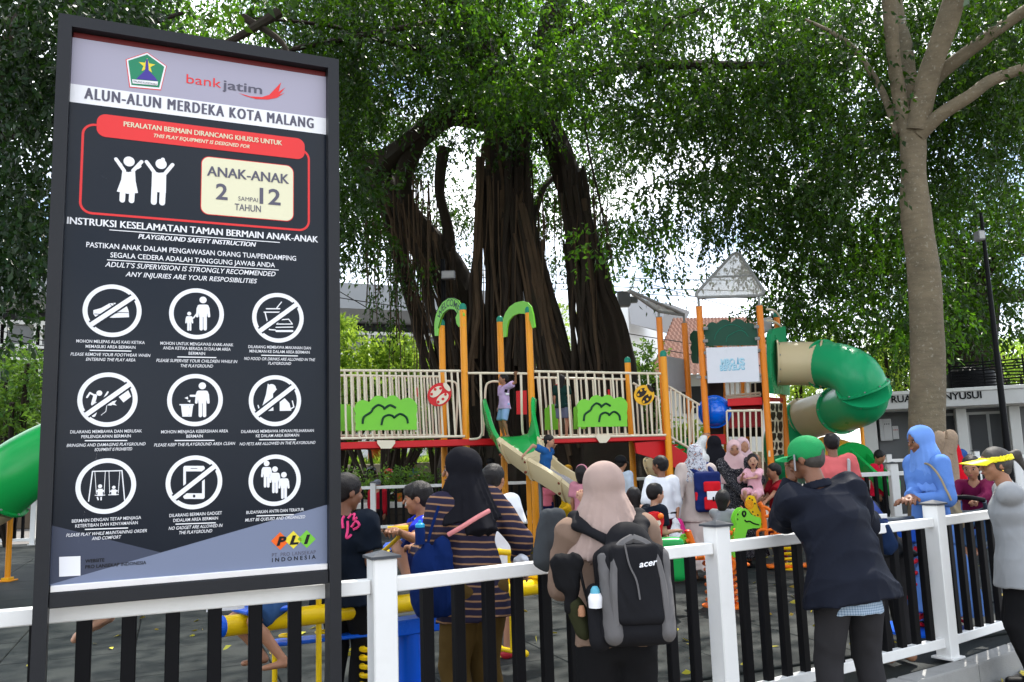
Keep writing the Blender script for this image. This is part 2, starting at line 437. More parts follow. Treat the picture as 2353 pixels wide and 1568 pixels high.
# ================================================================ the ground
PAV = -0.16
def dark_tile_mat():
    m = mat('rubber_tile', (0.0095, 0.0140, 0.0130), 0.7, 0, 0.30, 2.2, 0.35, 260, dirt=0.35, dirtcol=(0.028, 0.03, 0.028)); return m
M_tile = dark_tile_mat()
M_conc = mat('kerb_concrete', (0.30, 0.30, 0.29), 0.85, 0, 0.18, 5, 0.4, 120, dirt=0.45, dirtcol=(0.12, 0.115, 0.10))
M_pave = mat('pavement_concrete', (0.17, 0.155, 0.14), 0.9, 0, 0.25, 3, 0.5, 90, dirt=0.5, dirtcol=(0.08, 0.07, 0.055))
M_ground = mat('ground_paving', (0.14, 0.13, 0.12), 0.9, 0, 0.25, 1.2, 0.3, 40, dirt=0.4)
M_white = mat('white_powder_coat', (0.80, 0.80, 0.78), 0.38, 0, 0.03, 4, dirt=0.34, dirtcol=(0.45, 0.43, 0.37))
M_black = mat('black_powder_coat', (0.005, 0.005, 0.006), 0.5, 0, 0.2, 6, spec=.10)
M_cap = mat('dark_plastic_cap', (0.05, 0.055, 0.065), 0.4, 0, 0.1, 12)
FP = [np.array(p) for p in [(-6.4, 1.95), (-4.5, 2.52), (-2.576, 3.186), (-0.629, 3.973), (1.159, 5.061), (3.007, 6.241), (4.73, 7.53), (6.5, 8.75), (8.3, 9.9)]]
def sheet_obj(name, pts, z, m, kind='structure', thick=None):
    b = MB()
    if thick: b.prism([(p[0], p[1]) for p in pts], thick, (0, 0, z - thick / 2), (1, 0, 0), (0, 1, 0))
    else: b.sheet([(p[0], p[1], z) for p in pts])
    return tag(b.build(name, m), kind=kind)
tag(MB().sheet([(-900, -60, -0.18), (900, -60, -0.18), (900, 1500, -0.18), (-900, 1500, -0.18)]).build('ground', M_ground), kind='structure')
# the pavement where the onlookers stand (outside the fence)
nrmF = []
for i in range(len(FP)):
    a = FP[max(0, i - 1)]; b = FP[min(len(FP) - 1, i + 1)]; t = nrm(b - a); nrmF.append(np.array([t[1], -t[0]]))
out0 = [FP[i] + nrmF[i] * 0.21 for i in range(len(FP))]
sheet_obj('pavement', [(-7, -6)] + [tuple(p) for p in out0][::1] + [(9.5, -6)], PAV, M_pave, thick=0.015)
# playground floor under the tiles, kerb in lengths
inner = [FP[i] + nrmF[i] * 0.075 for i in range(len(FP))]
fl = sheet_obj('playground_floor', [tuple(p) for p in inner] + [(12, 9.4), (12, 19.1), (-14, 19.1), (-14, 2.0)], -0.02, M_tile, thick=0.14)
tb = MB().box((0, 0, -0.011), (0.992, 0.992, 0.022), bev=0.006); tile0 = None
rt = RAD(22); ct, st_ = math.cos(rt), math.sin(rt)
rng = random.Random(3)
for i in range(-16, 20):
    for j in range(-4, 26):
        x = i * ct - j * st_; y = 6 + i * st_ + j * ct
        if not (-11 < x < 11.5 and y < 16.4): continue
        # inside the fence line?
        yl = np.interp(x, [p[0] for p in inner], [p[1] for p in inner])
        if y < yl + 0.56: continue
        if abs(x - 0.2) > 0.62 * y + 1.2: continue
        if tile0 is None: tile0 = tb.build('tile', M_tile, fl)
        o = tile0 if tile0.get('used') is None else dup(tile0, fl)
        if tile0.get('used') is None: tile0['used'] = 1
        o.location = (x, y, rng.uniform(0, 0.0025)); o.rotation_euler = (rng.uniform(-.002, .002), rng.uniform(-.002, .002), rt)
del tile0['used']
kb = thing('kerb', None, None); tag(kb, kind='structure')
for i in range(len(FP) - 1):
    a0, b0 = inner[i], inner[i + 1]; a1, b1 = out0[i], out0[i + 1]; n = max(1, int(np.linalg.norm(b0 - a0) / 0.62))
    for k in range(n):
        f0, f1 = k / n + 0.002, (k + 1) / n - 0.002
        P = [a0 + (b0 - a0) * f0, a0 + (b0 - a0) * f1, a1 + (b1 - a1) * f1, a1 + (b1 - a1) * f0]
        h = 0.004 + rng.uniform(-.002, .002); bv = 0.012; c = sum(P) / 4
        Q = [p + (c - p) * (bv / max(1e-3, np.linalg.norm(c - p))) * 1.4 for p in P]
        V = [(*p, -0.175) for p in P] + [(*p, h - bv) for p in P] + [(*p, h) for p in Q]
        MB().add(V, [(0, 4, 5, 1)[::-1], (1, 5, 6, 2)[::-1], (2, 6, 7, 3)[::-1], (3, 7, 4, 0)[::-1], (4, 8, 9, 5)[::-1], (5, 9, 10, 6)[::-1], (6, 10, 11, 7)[::-1], (7, 11, 8, 4)[::-1], (8, 11, 10, 9)[::-1]]).build('kerb_stone', M_conc, kb)

# ================================================================ fences
def fence(label, pts, base=0.0, ph=1.07, rt=0.98, rb=0.15, post_at=None, pw=0.112, sp=0.165, group=None, caps=True):
    t = thing('picket_fence', label, 'fence', (0, 0, 0), 0, group)
    def ax_of(d): return np.array([[d[0], d[1], 0], [-d[1], d[0], 0], [0, 0, 1]])
    pk = None
    for i, p in enumerate(pts):
        d = nrm(np.array(pts[min(len(pts) - 1, i + 1)]) - np.array(pts[max(0, i - 1)]))
        A = ax_of(d)
        po = MB().box((0, 0, ph / 2), (pw, pw, ph), A, bev=0.006).box((0, 0, 0.012), (pw + .05, pw + .05, 0.016), A, bev=0.003).build('post', M_white, t, loc=(p[0], p[1], base))
        c = MB(); w = pw / 2 + 0.014
        V = [A[0][:2] * sx * w + A[1][:2] * sy * w for sx, sy in ((-1, -1), (1, -1), (1, 1), (-1, 1))]
        c.add([(*q, ph) for q in V] + [(*q, ph + 0.012) for q in V] + [(0, 0, ph + 0.035)], [(0, 3, 2, 1), (0, 1, 5, 4), (1, 2, 6, 5), (2, 3, 7, 6), (3, 0, 4, 7), (4, 5, 8), (5, 6, 8), (6, 7, 8), (7, 4, 8)])
        c.build('post_cap', M_cap, po)
    for i in range(len(pts) - 1):
        a, b = np.array(pts[i]), np.array(pts[i + 1]); d = nrm(b - a); L = np.linalg.norm(b - a); A = ax_of(d); m = (a + b) / 2
        for z1, h in ((rt, 0.066), (rb, 0.066)):
            MB().box((m[0], m[1], base + z1 - h / 2), (L - pw - 0.002, 0.052, h), A, bev=0.005).build('rail', M_white, t)
        n = int((L - pw - 0.05) / sp); n = max(1, n); off = (L - (n - 1) * sp) / 2
        for k in range(n):
            q = a + d * (off + k * sp)
            if pk is None:
                pk = MB().box((0, 0, (rt - 0.064 + rb) / 2 + 0.0), (0.056, 0.044, rt - 0.064 - rb + 0.002), bev=0.004).build('picket', M_black, t); o = pk
            else: o = dup(pk, t)
            o.location = (q[0], q[1], base); o.rotation_euler = (0, 0, math.atan2(d[1], d[0]))
    return t
fence('nearest white fence with black pickets and dark caps, standing on the kerb', FP[1:8])
fence('low white fence with black pickets on the far side, behind the bridge posts and riders', [(-12.5, 18.4), (-10.4, 18.5), (-8.3, 18.6), (-6.1, 18.7), (-3.15, 18.8), (-1.0, 18.8), (1.1, 18.8), (3.2, 18.8), (5.3, 18.8)], rt=1.0)
fence('white fence section right behind the woman in blue', [(xat(1840, 13.6), 13.2), (xat(2050, 13.6), 13.6), (xat(2353, 13), 13.2), (11.2, 12.8)], base=0.0, ph=1.22, rt=1.10, pw=0.125)
fence('farther white fence in front of the grey building', [(xat(1850, 17.0), 17.0), (xat(2041, 17.2), 17.2), (xat(2250, 17.2), 17.3), (xat(2450, 17.2), 17.3)], ph=1.34, rt=1.24)

# ================================================================ the information board
SG_D = np.array([0.90846, 0.41796, 0]); SG_N = np.array([0.41796, -0.90846, 0]); SG_W = 1.071
SG_O = np.array([-2.16178 * 0.84, 3.36, 1.5 - 0.53444 * 0.84]); SG_H = (2.17186 + 0.53444) * 0.84
board = thing('information_board', 'tall black framed playground rules board with crest and nine round pictograms', 'sign', (SG_O[0], SG_O[1], PAV))
def SB(u, v, w=0.0):
    """board plane point in the board's own local space: u right, v up, w towards the reader"""
    return SG_D * u + np.array([0, 0, v + SG_O[2] - PAV]) + SG_N * w
M_frame = mat('board_frame_paint', (0.016, 0.017, 0.020), 0.42, 0.0, 0.1, 8, 0.05, 200, spec=.22)
AX = np.array([SG_D, SG_N, [0, 0, 1]])
fw = 0.052; fd = 0.10
def fbox(u0, u1, v0, v1, w0, w1, bev=0.003):
    c = SB((u0 + u1) / 2, (v0 + v1) / 2, (w0 + w1) / 2); return MB().box(c, (u1 - u0, w1 - w0, v1 - v0), AX, bev)
vb = -(SG_O[2] - PAV)
W_, H_ = SG_W, SG_H
vt = H_ + 0.028
for u0, u1 in ((-fw, -0.001), (W_ + 0.001, W_ + fw)):
    # mitred upright
    b = MB(); lft = u0 < 0; ui, uo = (u1, u0) if lft else (u0, u1)
    prof = [(uo, vb), (ui, vb), (ui, vt), (uo, vt + fw)]
    if not lft: prof = [(ui, vb), (uo, vb), (uo, vt + fw), (ui, vt)]
    b.prism(prof, fd, SB(0, 0, -0.005), SG_D, (0, 0, 1)); b.build('frame_post', M_frame, board)
b = MB(); b.prism([(0.0, vt), (W_, vt), (W_ + fw - .001, vt + fw - .001), (-fw + .001, vt + fw - .001)], fd - 0.004, SB(0, 0, -0.005), SG_D, (0, 0, 1)); b.build('frame_top', M_frame, board)
fbox(0, W_, -0.062, -0.006, -0.05, 0.035).build('frame_bottom', M_frame, board)
M_trim = mat('aluminium_trim', (0.75, 0.75, 0.77), 0.3, 0.8, 0.05)
fbox(0.001, W_ - 0.001, -0.0055, 0.022, -0.02, 0.022).build('bottom_trim', M_trim, board)
fbox(0.001, W_ - 0.001, H_ - 0.001, H_ + 0.027, -0.03, -0.001).build('top_trim', mat('reddish_primer', (0.12, 0.01, 0.01), 0.5), board)
fbox(0.001, W_ - 0.001, 0.0, H_, -0.04, -0.020).build('back_panel', M_frame, board)
def S_raw(px, py):
    r = ray(px, py); O = SG_O; C = np.array([0, 0, CAM_H])
    t = np.dot(SG_N, O - C) / np.dot(SG_N, r); P = C + r * t - O
    return float(np.dot(P, SG_D)), float(P[2])
Z1 = lambda x, y: S_raw(x / 2.926, y / 2.926)
Z2 = lambda x, y: S_raw(x / 2.926, 517.0 + y / 2.926)
Z3 = lambda x, y: S_raw(x / 2.926, 1034.0 + y / 2.926)
def print_mat(name, c, rough=0.22):
    return mat(name, c, rough, 0, 0.015, 3, spec=0.2)
P_navy = print_mat('board_print_navy', (0.005, 0.009, 0.017)); P_lav = print_mat('board_lavender_haze_paint', (0.36, 0.34, 0.42))  # header lavender is the panel's reflected haze painted as flat colour
P_white = print_mat('board_print_white', (0.80, 0.80, 0.82)); P_red = print_mat('board_print_red', (0.72, 0.035, 0.035)); P_cream = print_mat('board_print_cream', (0.72, 0.69, 0.48))
P_slate = print_mat('board_print_slate', (0.055, 0.065, 0.10)); P_blue = print_mat('board_print_steel_blue', (0.18, 0.21, 0.30)); P_grey = print_mat('board_print_dark_grey', (0.10, 0.095, 0.13))
P_green = print_mat('board_print_green', (0.02, 0.22, 0.11)); P_yel = print_mat('board_print_yellow', (0.75, 0.62, 0.05)); P_pur = print_mat('board_print_indigo', (0.06, 0.04, 0.28))
P_org = print_mat('board_print_orange', (0.80, 0.13, 0.02)); P_lime = print_mat('board_print_lime', (0.18, 0.52, 0.05)); P_ink = print_mat('board_print_black', (0.01, 0.01, 0.012))
class Flat:
    """flat print laid on the board, in board coordinates (u, v)"""
    def __init__(s, lay=1): s.mb = MB(); s.w = 0.0008 * lay
    def poly(s, uv, holes=None):
        from mathutils.geometry import tessellate_polygon
        loops = [[Vector((p[0], p[1], 0)) for p in uv]] + [[Vector((p[0], p[1], 0)) for p in h] for h in (holes or [])]
        allp = [p for l in loops for p in l]; tri = tessellate_polygon(loops); F = []
        for a, b, c in tri:
            if (allp[b] - allp[a]).cross(allp[c] - allp[a]).z < 0: a, c = c, a
            F.append((a, b, c))
        s.mb.add([SB(p[0], p[1], s.w) for p in allp], F); return s
    def disc(s, c, r, r2=None, n=40):
        r2 = r2 or r; return s.poly([(c[0] + r * math.cos(2 * math.pi * k / n), c[1] + r2 * math.sin(2 * math.pi * k / n)) for k in range(n)])
    def ring(s, c, ro, ri, n=56):
        V = []; F = []
        for k in range(n):
            a = 2 * math.pi * k / n; V += [SB(c[0] + ro * math.cos(a), c[1] + ro * math.sin(a), s.w), SB(c[0] + ri * math.cos(a), c[1] + ri * math.sin(a), s.w)]
        for k in range(n):
            j = (k + 1) % n; F.append((2 * k, 2 * j, 2 * j + 1, 2 * k + 1))
        s.mb.add(V, F); return s
    def line(s, pts, w, closed=False, round_=True):
        pts = [np.array(p, float) for p in pts]; n = len(pts)
        for i in range(n if closed else n - 1):
            a, b = pts[i], pts[(i + 1) % n]; d = nrm(b - a); q = np.array([-d[1], d[0]]) * w / 2
            s.mb.add([SB(*p, s.w) for p in (a - q, b - q, b + q, a + q)], [(0, 1, 2, 3)])
        if round_:
            for p in pts:
                s.w += 0.00002; s.disc(p, w / 2, n=12)
        return s
    def rrect(s, c0, c1, r, inner=None):
        def rr(a, b, r):
            out = []
            for (cx, cy, a0) in ((b[0] - r, b[1] - r, 0), (a[0] + r, b[1] - r, 90), (a[0] + r, a[1] + r, 180), (b[0] - r, a[1] + r, 270)):
                for k in range(9):
                    t = RAD(a0 + k * 90 / 8); out.append((cx + r * math.cos(t), cy + r * math.sin(t)))
            return out
        if inner: 
            O = rr(c0, c1, r); I = rr((c0[0] + inner, c0[1] + inner), (c1[0] - inner, c1[1] - inner), max(0.001, r - inner)); n = len(O)
            s.mb.add([SB(*p, s.w) for p in O + I], [(k, (k + 1) % n, n + (k + 1) % n, n + k) for k in range(n)])
        else: s.poly(rr(c0, c1, r))
        return s
    def build(s, name, m): return s.mb.build(name, m, board)
def text_mesh(s, bold=0.0, shear=0.0, space=1.0, res=3):
    cu = bpy.data.curves.new('lettering', 'FONT'); cu.body = s; cu.resolution_u = res; cu.offset = bold; cu.shear = shear; cu.space_character = space; cu.fill_mode = 'FRONT'
    o = bpy.data.objects.new('lettering', cu); COL.objects.link(o)
    dg = bpy.context.evaluated_depsgraph_get(); me = bpy.data.meshes.new_from_object(o.evaluated_get(dg))
    bpy.data.objects.remove(o); n = len(me.vertices); V = np.zeros(n * 3); me.vertices.foreach_get('co', V); V = V.reshape(-1, 3)
    Fs = [tuple(p.vertices) for p in me.polygons]; bpy.data.meshes.remove(me); bpy.data.curves.remove(cu)
    return V, Fs
CAPH = None
def lettering(s, place, width, cap, m, parent, bold=0.0, shear=0.0, space=1.0, name='lettering', res=3, ref='H', thick=0):
    """writes s centred; place(x, y) -> 3D; width and capital height in metres"""
    V, Fs = text_mesh(s, bold, shear, space, res)
    Vh, _ = text_mesh(ref, bold)
    ch = Vh[:, 1].max() - max(0, Vh[:, 1].min()); x0, x1 = V[:, 0].min(), V[:, 0].max()
    sx = width / (x1 - x0); sy = cap / ch
    mb = MB().add([place((v[0] - (x0 + x1) / 2) * sx - thick, v[1] * sy) for v in V], Fs)
    if thick: mb.add([p + SG_N * .0003 for p in [place((v[0] - (x0 + x1) / 2) * sx + thick, v[1] * sy) for v in V]], Fs).add([p + SG_N * .0006 for p in [place((v[0] - (x0 + x1) / 2) * sx, v[1] * sy) for v in V]], Fs)
    return mb.build(name, m, parent)
def sline(s, Z, xl, xr, y, cap, m=None, bold=0.012, it=False, space=1.0, lay=4, yr=None, th=0):
    yr = y if yr is None else yr
    u0, v0 = Z(xl, y); u1, v1 = Z(xr, yr); uc, vc = (u0 + u1) / 2, (v0 + v1) / 2
    c = Z((xl + xr) / 2, (y + yr) / 2 - cap)[1] - Z((xl + xr) / 2, (y + yr) / 2)[1]
    lettering(s, lambda x, yy: SB(uc + x, vc + yy, 0.0008 * lay), u1 - u0, c, m or P_white, board, bold, 0.25 if it else 0, space, thick=th)
# backgrounds
Flat(0).poly([(0, 0.0), (W_, 0), (W_, H_), (0, H_)]).build('print_navy', P_navy)
vw0 = Z1(465, 685)[1]; vw1 = Z1(465, 562)[1]
Flat(1).poly([(0, vw1), (W_, vw1), (W_, H_), (0, H_)]).build('print_header', P_lav)
Flat(1).poly([(0, vw0), (W_, vw0), (W_, vw1), (0, vw1)]).build('print_title_band', P_white)
Flat(1).poly([Z3(335, 505), Z3(1080, 690), Z3(335, 910)]).build('print_slate_wedge', P_slate)
Flat(2).poly([(0, 0.022), (W_, 0.022), (W_, Z3(2180, 370)[1]), (0.002, Z3(338, 905)[1])]).build('print_steel_wedge', P_blue)
# crest
Flat(2).poly([Z1(*p) for p in [(990, 353), (1121, 446), (1082, 610), (870, 590), (845, 402)]]).build('crest_red_edge', P_red)
Flat(3).poly([Z1(*p) for p in [(990, 358), (1116, 448), (1079, 604), (875, 585), (851, 405)]]).build('crest_white_edge', P_white)
Flat(4).poly([Z1(*p) for p in [(990, 370), (1104, 452), (1070, 592), (884, 574), (862, 411)]]).build('crest_field', P_green)
sc_ = Z1(988, 445); star = []
ru = 0.035
for k in range(10):
    a = RAD(90 + 36 * k); r = ru if k % 2 == 0 else ru * 0.42; star.append((sc_[0] + r * math.cos(a), sc_[1] + r * math.sin(a)))
Flat(5).poly(star).build('crest_star', P_yel)
Flat(6).poly([Z1(*p) for p in [(982, 402), (994, 402), (1000, 480), (1012, 492), (1040, 520), (1060, 548), (915, 535), (940, 510), (965, 488), (975, 478)]]).build('crest_monument', P_pur)
Flat(7).poly([Z1(*p) for p in [(888, 538), (1062, 553), (1058, 580), (892, 565)]]).build('crest_ribbon', P_white)
sline('MALANG KUCECWARA', Z1, 897, 1055, 562, 13, P_ink, 0.0, lay=9, yr=575)
# bank name
sline('bank', Z1, 1253, 1487, 562, 60, P_red, 0.0, lay=3, yr=592); sline('jatim', Z1, 1497, 1760, 602, 60, P_grey, 0.0, lay=3, yr=632, th=.0014)
wing = Flat(3)
wing.poly([Z1(*p) for p in [(1605, 628), (1680, 650), (1760, 655), (1810, 640), (1890, 556), (1872, 620), (1918, 590), (1878, 640), (1915, 625), (1862, 660), (1800, 672), (1720, 668), (1650, 648)]]).build('wing_mark', P_red)
sline('ALUN-ALUN MERDEKA KOTA MALANG', Z1, 570, 2105, 668, 70, P_grey, 0.0, space=1.25, lay=3, yr=862, th=.0026)
# audience box
a0 = Z1(560, 1400); r0 = (Z1(545, 1000)[0], Z1(640, 1445)[1]); r1 = (Z1(2083, 1200)[0], Z1(620, 832)[1])
Flat(2).rrect(r0, r1, 0.05, 0.0095).build('print_red_outline', P_red)
p0 = (Z1(650, 850)[0], Z1(720, 925)[1]); p1 = (Z1(2048, 1000)[0], Z1(720, 772)[1])
Flat(3).rrect(p0, p1, 0.036).build('print_red_pill', P_red)
sline('PERALATAN BERMAIN DIRANCANG KHUSUS UNTUK', Z1, 832, 1895, 855, 32, P_cream, 0.0, lay=5, yr=978, th=.0008)
sline('THIS PLAY EQUIPMENT IS DESIGNED FOR', Z1, 1033, 1677, 927, 23, P_cream, 0.016, True, lay=5, yr=998)
q0 = (Z1(1355, 1250)[0], Z1(1440, 1445)[1]); q1 = (Z1(1970, 1250)[0], Z1(1440, 1063)[1])
Flat(3).rrect((q0[0] - .003, q0[1] - .003), (q1[0] + .003, q1[1] + .003), 0.034).build('print_box_edge', P_red); Flat(4).rrect(q0, q1, 0.032).build('print_cream_box', P_cream)
sline('ANAK-ANAK', Z1, 1393, 1940, 1187, 64, P_grey, 0.0, lay=6, yr=1237, th=.0016); sline('2', Z1, 1450, 1530, 1343, 104, P_grey, 0.02, lay=6)
sline('SAMPAI', Z1, 1601, 1733, 1352, 28, P_grey, 0, lay=6, yr=1362); sline('12', Z1, 1744, 1886, 1372, 104, P_grey, 0.02, lay=6, yr=1380); sline('TAHUN', Z1, 1577, 1753, 1417, 44, P_grey, 0.01, lay=6, yr=1428)
def blob_shapes(Z, name, discs=(), strokes=(), polys=(), rings=(), m=None, lay=3):
    f = Flat(lay)
    def sc(x, y): return (Z(x + 10, y)[0] - Z(x - 10, y)[0]) / 20
    for x, y, r in discs: f.w += 0.00003; f.disc(Z(x, y), r * sc(x, y), n=20)
    for pts, w in strokes: f.w += 0.00003; f.line([Z(*p) for p in pts], w * sc(*pts[0]))
    for pts in polys: f.w += 0.00003; f.poly([Z(*p) for p in pts])
    for x, y, r, w in rings: f.w += 0.00003; f.ring(Z(x, y), r * sc(x, y), (r - w) * sc(x, y))
    return f.build(name, m or P_white)
blob_shapes(Z1, 'print_girl', [(868, 1088, 38)], [([(780, 1072), (835, 1150)], 26), ([(952, 1090), (895, 1150)], 26), ([(825, 1290), (822, 1348)], 38), ([(888, 1295), (884, 1352)], 38), ([(795, 1095), (812, 1110)], 22), ([(940, 1120), (925, 1130)], 22)], [[(822, 1150), (862, 1160), (908, 1152), (912, 1220), (928, 1300), (860, 1306), (785, 1290), (815, 1210)]])
blob_shapes(Z1, 'print_boy', [(1083, 1105, 38), (1095, 1075, 14)], [([(985, 1090), (1040, 1165)], 26), ([(1160, 1110), (1105, 1175)], 26), ([(1038, 1260), (1034, 1362)], 40), ([(1095, 1265), (1090, 1366)], 40)], [[(1022, 1150), (1068, 1165), (1118, 1160), (1115, 1300), (1018, 1290)]])
# headlines
sline('INSTRUKSI KESELAMATAN TAMAN BERMAIN ANAK-ANAK', Z1, 452, 2137, 1506, 44, P_white, 0.0, yr=1634, th=.0012)
Flat(4).line([Z2(735, 35), Z2(1880, 120)], 0.0035, round_=False).build('print_rule', P_white)
sline('PLAYGROUND SAFETY INSTRUCTION', Z2, 930, 1720, 92, 30, None, 0.004, True, yr=150, th=.0009)
sline('PASTIKAN ANAK DALAM PENGAWASAN ORANG TUA/PENDAMPING', Z2, 580, 1990, 150, 33, None, 0.008, yr=243)
sline('SEGALA CEDERA ADALAH TANGGUNG JAWAB ANDA', Z2, 742, 1848, 219, 32, None, 0.008, yr=287)
Flat(4).line([Z2(720, 236), Z2(1873, 305)], 0.0035, round_=False).build('print_rule', P_white)
sline('ADULT\u2019S SUPERVISION IS STRONGLY RECOMMENDED', Z2, 706, 1852, 282, 32, None, 0.008, True, yr=347)
sline('ANY INJURIES ARE YOUR RESPOSIBILITIES', Z2, 843, 1728, 347, 31, None, 0.008, True, yr=395)
CAP = [
 (Z2, 743, [('MOHON MELEPAS ALAS KAKI KETIKA', 460, 797, 0), ('MEMASUKI AREA BERMAIN', 335, 831, 0), ('-', 280, 847, 0), ('PLEASE REMOVE YOUR FOOTWEAR WHEN', 538, 884, 1), ('ENTERING THE PLAY AREA', 332, 917, 1)], 1, 20),
 (Z2, 1323, [('MOHON UNTUK MENGAWASI ANAK-ANAK', 490, 812, 0), ('ANDA KETIKA BERADA DI DALAM AREA', 454, 843, 0), ('BERMAIN', 110, 875, 0), ('-', 262, 891, 0), ('PLEASE SUPERVISE YOUR CHILDREN WHILE IN', 545, 926, 1), ('THE PLAYGROUND', 218, 959, 1)], 1, 20),
 (Z2, 1879, [('DILARANG MEMBAWA MAKANAN DAN', 420, 834, 0), ('MINUMAN KE DALAM AREA BERMAIN', 404, 863, 0), ('-', 246, 880, 0), ('NO FOOD OR DRINKS ARE ALLOWED IN THE', 478, 913, 1), ('PLAYGROUND', 155, 942, 1)], 1, 19),
 (Z2, 713, [('DILARANG MEMBAWA DAN MERUSAK', 481, 1399, 0), ('PERLENGKAPAN BERMAIN', 332, 1432, 0), ('-', 285, 1451, 0), ('BRINGING AND DAMAGING PLAYGROUND', 530, 1488, 1), ('EQUIPMENT IS PROHIBITED', 350, 1520, 1)], 0, 20),
 (Z2, 1308, [('MOHON MENJAGA KEBERSIHAN AREA', 450, 1399, 0), ('BERMAIN', 110, 1431, 0), ('-', 268, 1450, 0), ('PLEASE KEEP THE PLAYGROUND AREA CLEAN', 546, 1485, 1)], 0, 20),
 (Z2, 1865, [('DILARANG MEMBAWA HEWAN PELIHARAAN', 488, 1396, 0), ('KE DALAM AREA BERMAIN', 290, 1426, 0), ('-', 248, 1445, 0), ('NO PETS ARE ALLOWED IN THE PLAYGROUND', 510, 1478, 1)], 0, 19),
 (Z3, 716, [('BERMAIN DENGAN TETAP MENJAGA', 465, 477, 0), ('KETERTIBAN DAN KENYAMANAN', 420, 511, 0), ('-', 290, 530, 0), ('PLEASE PLAY WHILE MAINTAINING ORDER', 542, 569, 1), ('AND COMFORT', 198, 601, 1)], -1, 21),
 (Z3, 1315, [('DILARANG BERMAIN GADGET', 353, 443, 0), ('DIDALAM AREA BERMAIN', 300, 477, 0), ('-', 270, 495, 0), ('NO GADGET ARE ALLOWED IN', 363, 528, 1), ('THE PLAYGROUND', 222, 561, 1)], -1, 21),
 (Z3, 1849, [('BUDAYAKAN ANTRI DAN TERATUR', 386, 421, 0), ('-', 250, 440, 0), ('MUST BE QUEUED AND ORGANIZED', 404, 471, 1)], -1, 20)]
for Z, cx, lines, s_, cap in CAP:
    for txt, w, y, it in lines:
        sl = w * {1: 0.018, 0: -0.004, -1: -0.035}[s_] / 2
        if txt == '-': Flat(4).line([Z(cx - w / 2, y - sl), Z(cx + w / 2, y + sl)], 0.0042, round_=False).build('print_rule', P_white)
        else: sline(txt, Z, cx - w / 2, cx + w / 2, y - sl, cap, None, 0.004, bool(it), yr=y + sl)
# pictograms: rings and bars
def picto(Z, x, y, rx, ry, bar, discs=(), strokes=(), polys=(), cuts=(), cutp=()):
    sc = (Z(x + rx, y)[0] - Z(x - rx, y)[0]) / 2; scy = abs(Z(x, y - ry)[1] - Z(x, y + ry)[1]) / 2; R = (sc + scy) / 2; c = Z(x, y)
    f = Flat(3); f.ring(c, R, R * 0.835)
    f.build('pictogram_ring', P_white)
    if discs or strokes or polys: blob_shapes(Z, 'pictogram_figure', discs, strokes, polys, lay=3.4)
    if cuts or cutp: blob_shapes(Z, 'pictogram_cutout', (), cuts, cutp, m=P_navy, lay=3.9)
    if bar:
        d = nrm(np.array([0.78, 0.62])); q = np.array([-d[1], d[0]]); cc = np.array(c)
        Flat(4.2).line([cc - d * R * 0.88, cc + d * R * 0.88], R * 0.30, round_=False).build('pictogram_bar_gap', P_navy)
        Flat(4.6).line([cc - d * R * 0.9, cc + d * R * 0.9], R * 0.17, round_=False).build('pictogram_bar', P_white)
def person_icon(x, y, h, hand=None):
    """little standing figure: head centre x,y and total height h"""
    r = h * 0.105
    return [(x, y, r)], [([(x - h * .15, y + h * .24), (x - h * .17, y + h * .47)], h * .075), ([(x + h * .15, y + h * .24), (x + h * .17, y + h * .47)], h * .075), ([(x - h * .055, y + h * .45), (x - h * .055, y + h * .84)], h * .10), ([(x + h * .06, y + h * .45), (x + h * .06, y + h * .84)], h * .10), ([(x - h * .10, y + h * .2), (x + h * .10, y + h * .2)], h * .14)], [[(x - h * .15, y + h * .18), (x + h * .15, y + h * .18), (x + h * .11, y + h * .5), (x - h * .11, y + h * .5)]]
picto(Z2, 756, 578, 195, 180, 1, (), (), [[(627, 575), (680, 560), (735, 530), (775, 525), (800, 545), (850, 540), (865, 580), (868, 622), (760, 626), (640, 618), (628, 600)]], [([(635, 600), (740, 605), (800, 590), (862, 592)], 5), ([(740, 535), (758, 552)], 4), ([(760, 530), (778, 546)], 4)])
d1, s1, p1_ = person_icon(1365, 506, 232); d2, s2, p2_ = person_icon(1272, 598, 130)
picto(Z2, 1323, 598, 182, 173, 0, d1 + d2, s1 + s2 + [([(1300, 628), (1330, 590)], 10)], p1_ + p2_)
picto(Z2, 1870, 625, 172, 168, 1, (), [([(1775, 588), (1895, 588)], 8), ([(1790, 565), (1880, 565)], 8), ([(1782, 592), (1810, 705), (1850, 708)], 8), ([(1860, 560), (1892, 520)], 7), ([(1858, 715), (1965, 715)], 14), ([(1855, 690), (1968, 688)], 7), ([(1860, 665), (1880, 640), (1940, 635), (1965, 668), (1860, 668)], 7)])
picto(Z2, 725, 1175, 200, 185, 1, [(668, 1132, 20)], [([(585, 1160), (605, 1130), (640, 1150)], 13), ([(640, 1150), (625, 1205), (700, 1200)], 26), ([(700, 1165), (725, 1125)], 12), ([(690, 1200), (745, 1205)], 24), ([(655, 1215), (630, 1280)], 28), ([(718, 1215), (712, 1255), (680, 1280)], 4)], [[(775, 1130), (855, 1098), (882, 1155), (830, 1195)], [(750, 1190), (785, 1180), (770, 1200), (785, 1215), (755, 1210)]])
d1, s1, p1_ = person_icon(1360, 1083, 238)
picto(Z2, 1313, 1178, 186, 177, 0, d1, s1 + [([(1335, 1150), (1282, 1150)], 15), ([(1210, 1210), (1300, 1210)], 9)], p1_ + [[(1216, 1215), (1298, 1215), (1288, 1290), (1226, 1290)], [(1240, 1165), (1262, 1155), (1265, 1175)], [(1258, 1185), (1280, 1178), (1278, 1196)]], [([(1240, 1225), (1245, 1280)], 6), ([(1257, 1225), (1257, 1280)], 6), ([(1275, 1225), (1270, 1280)], 6)])
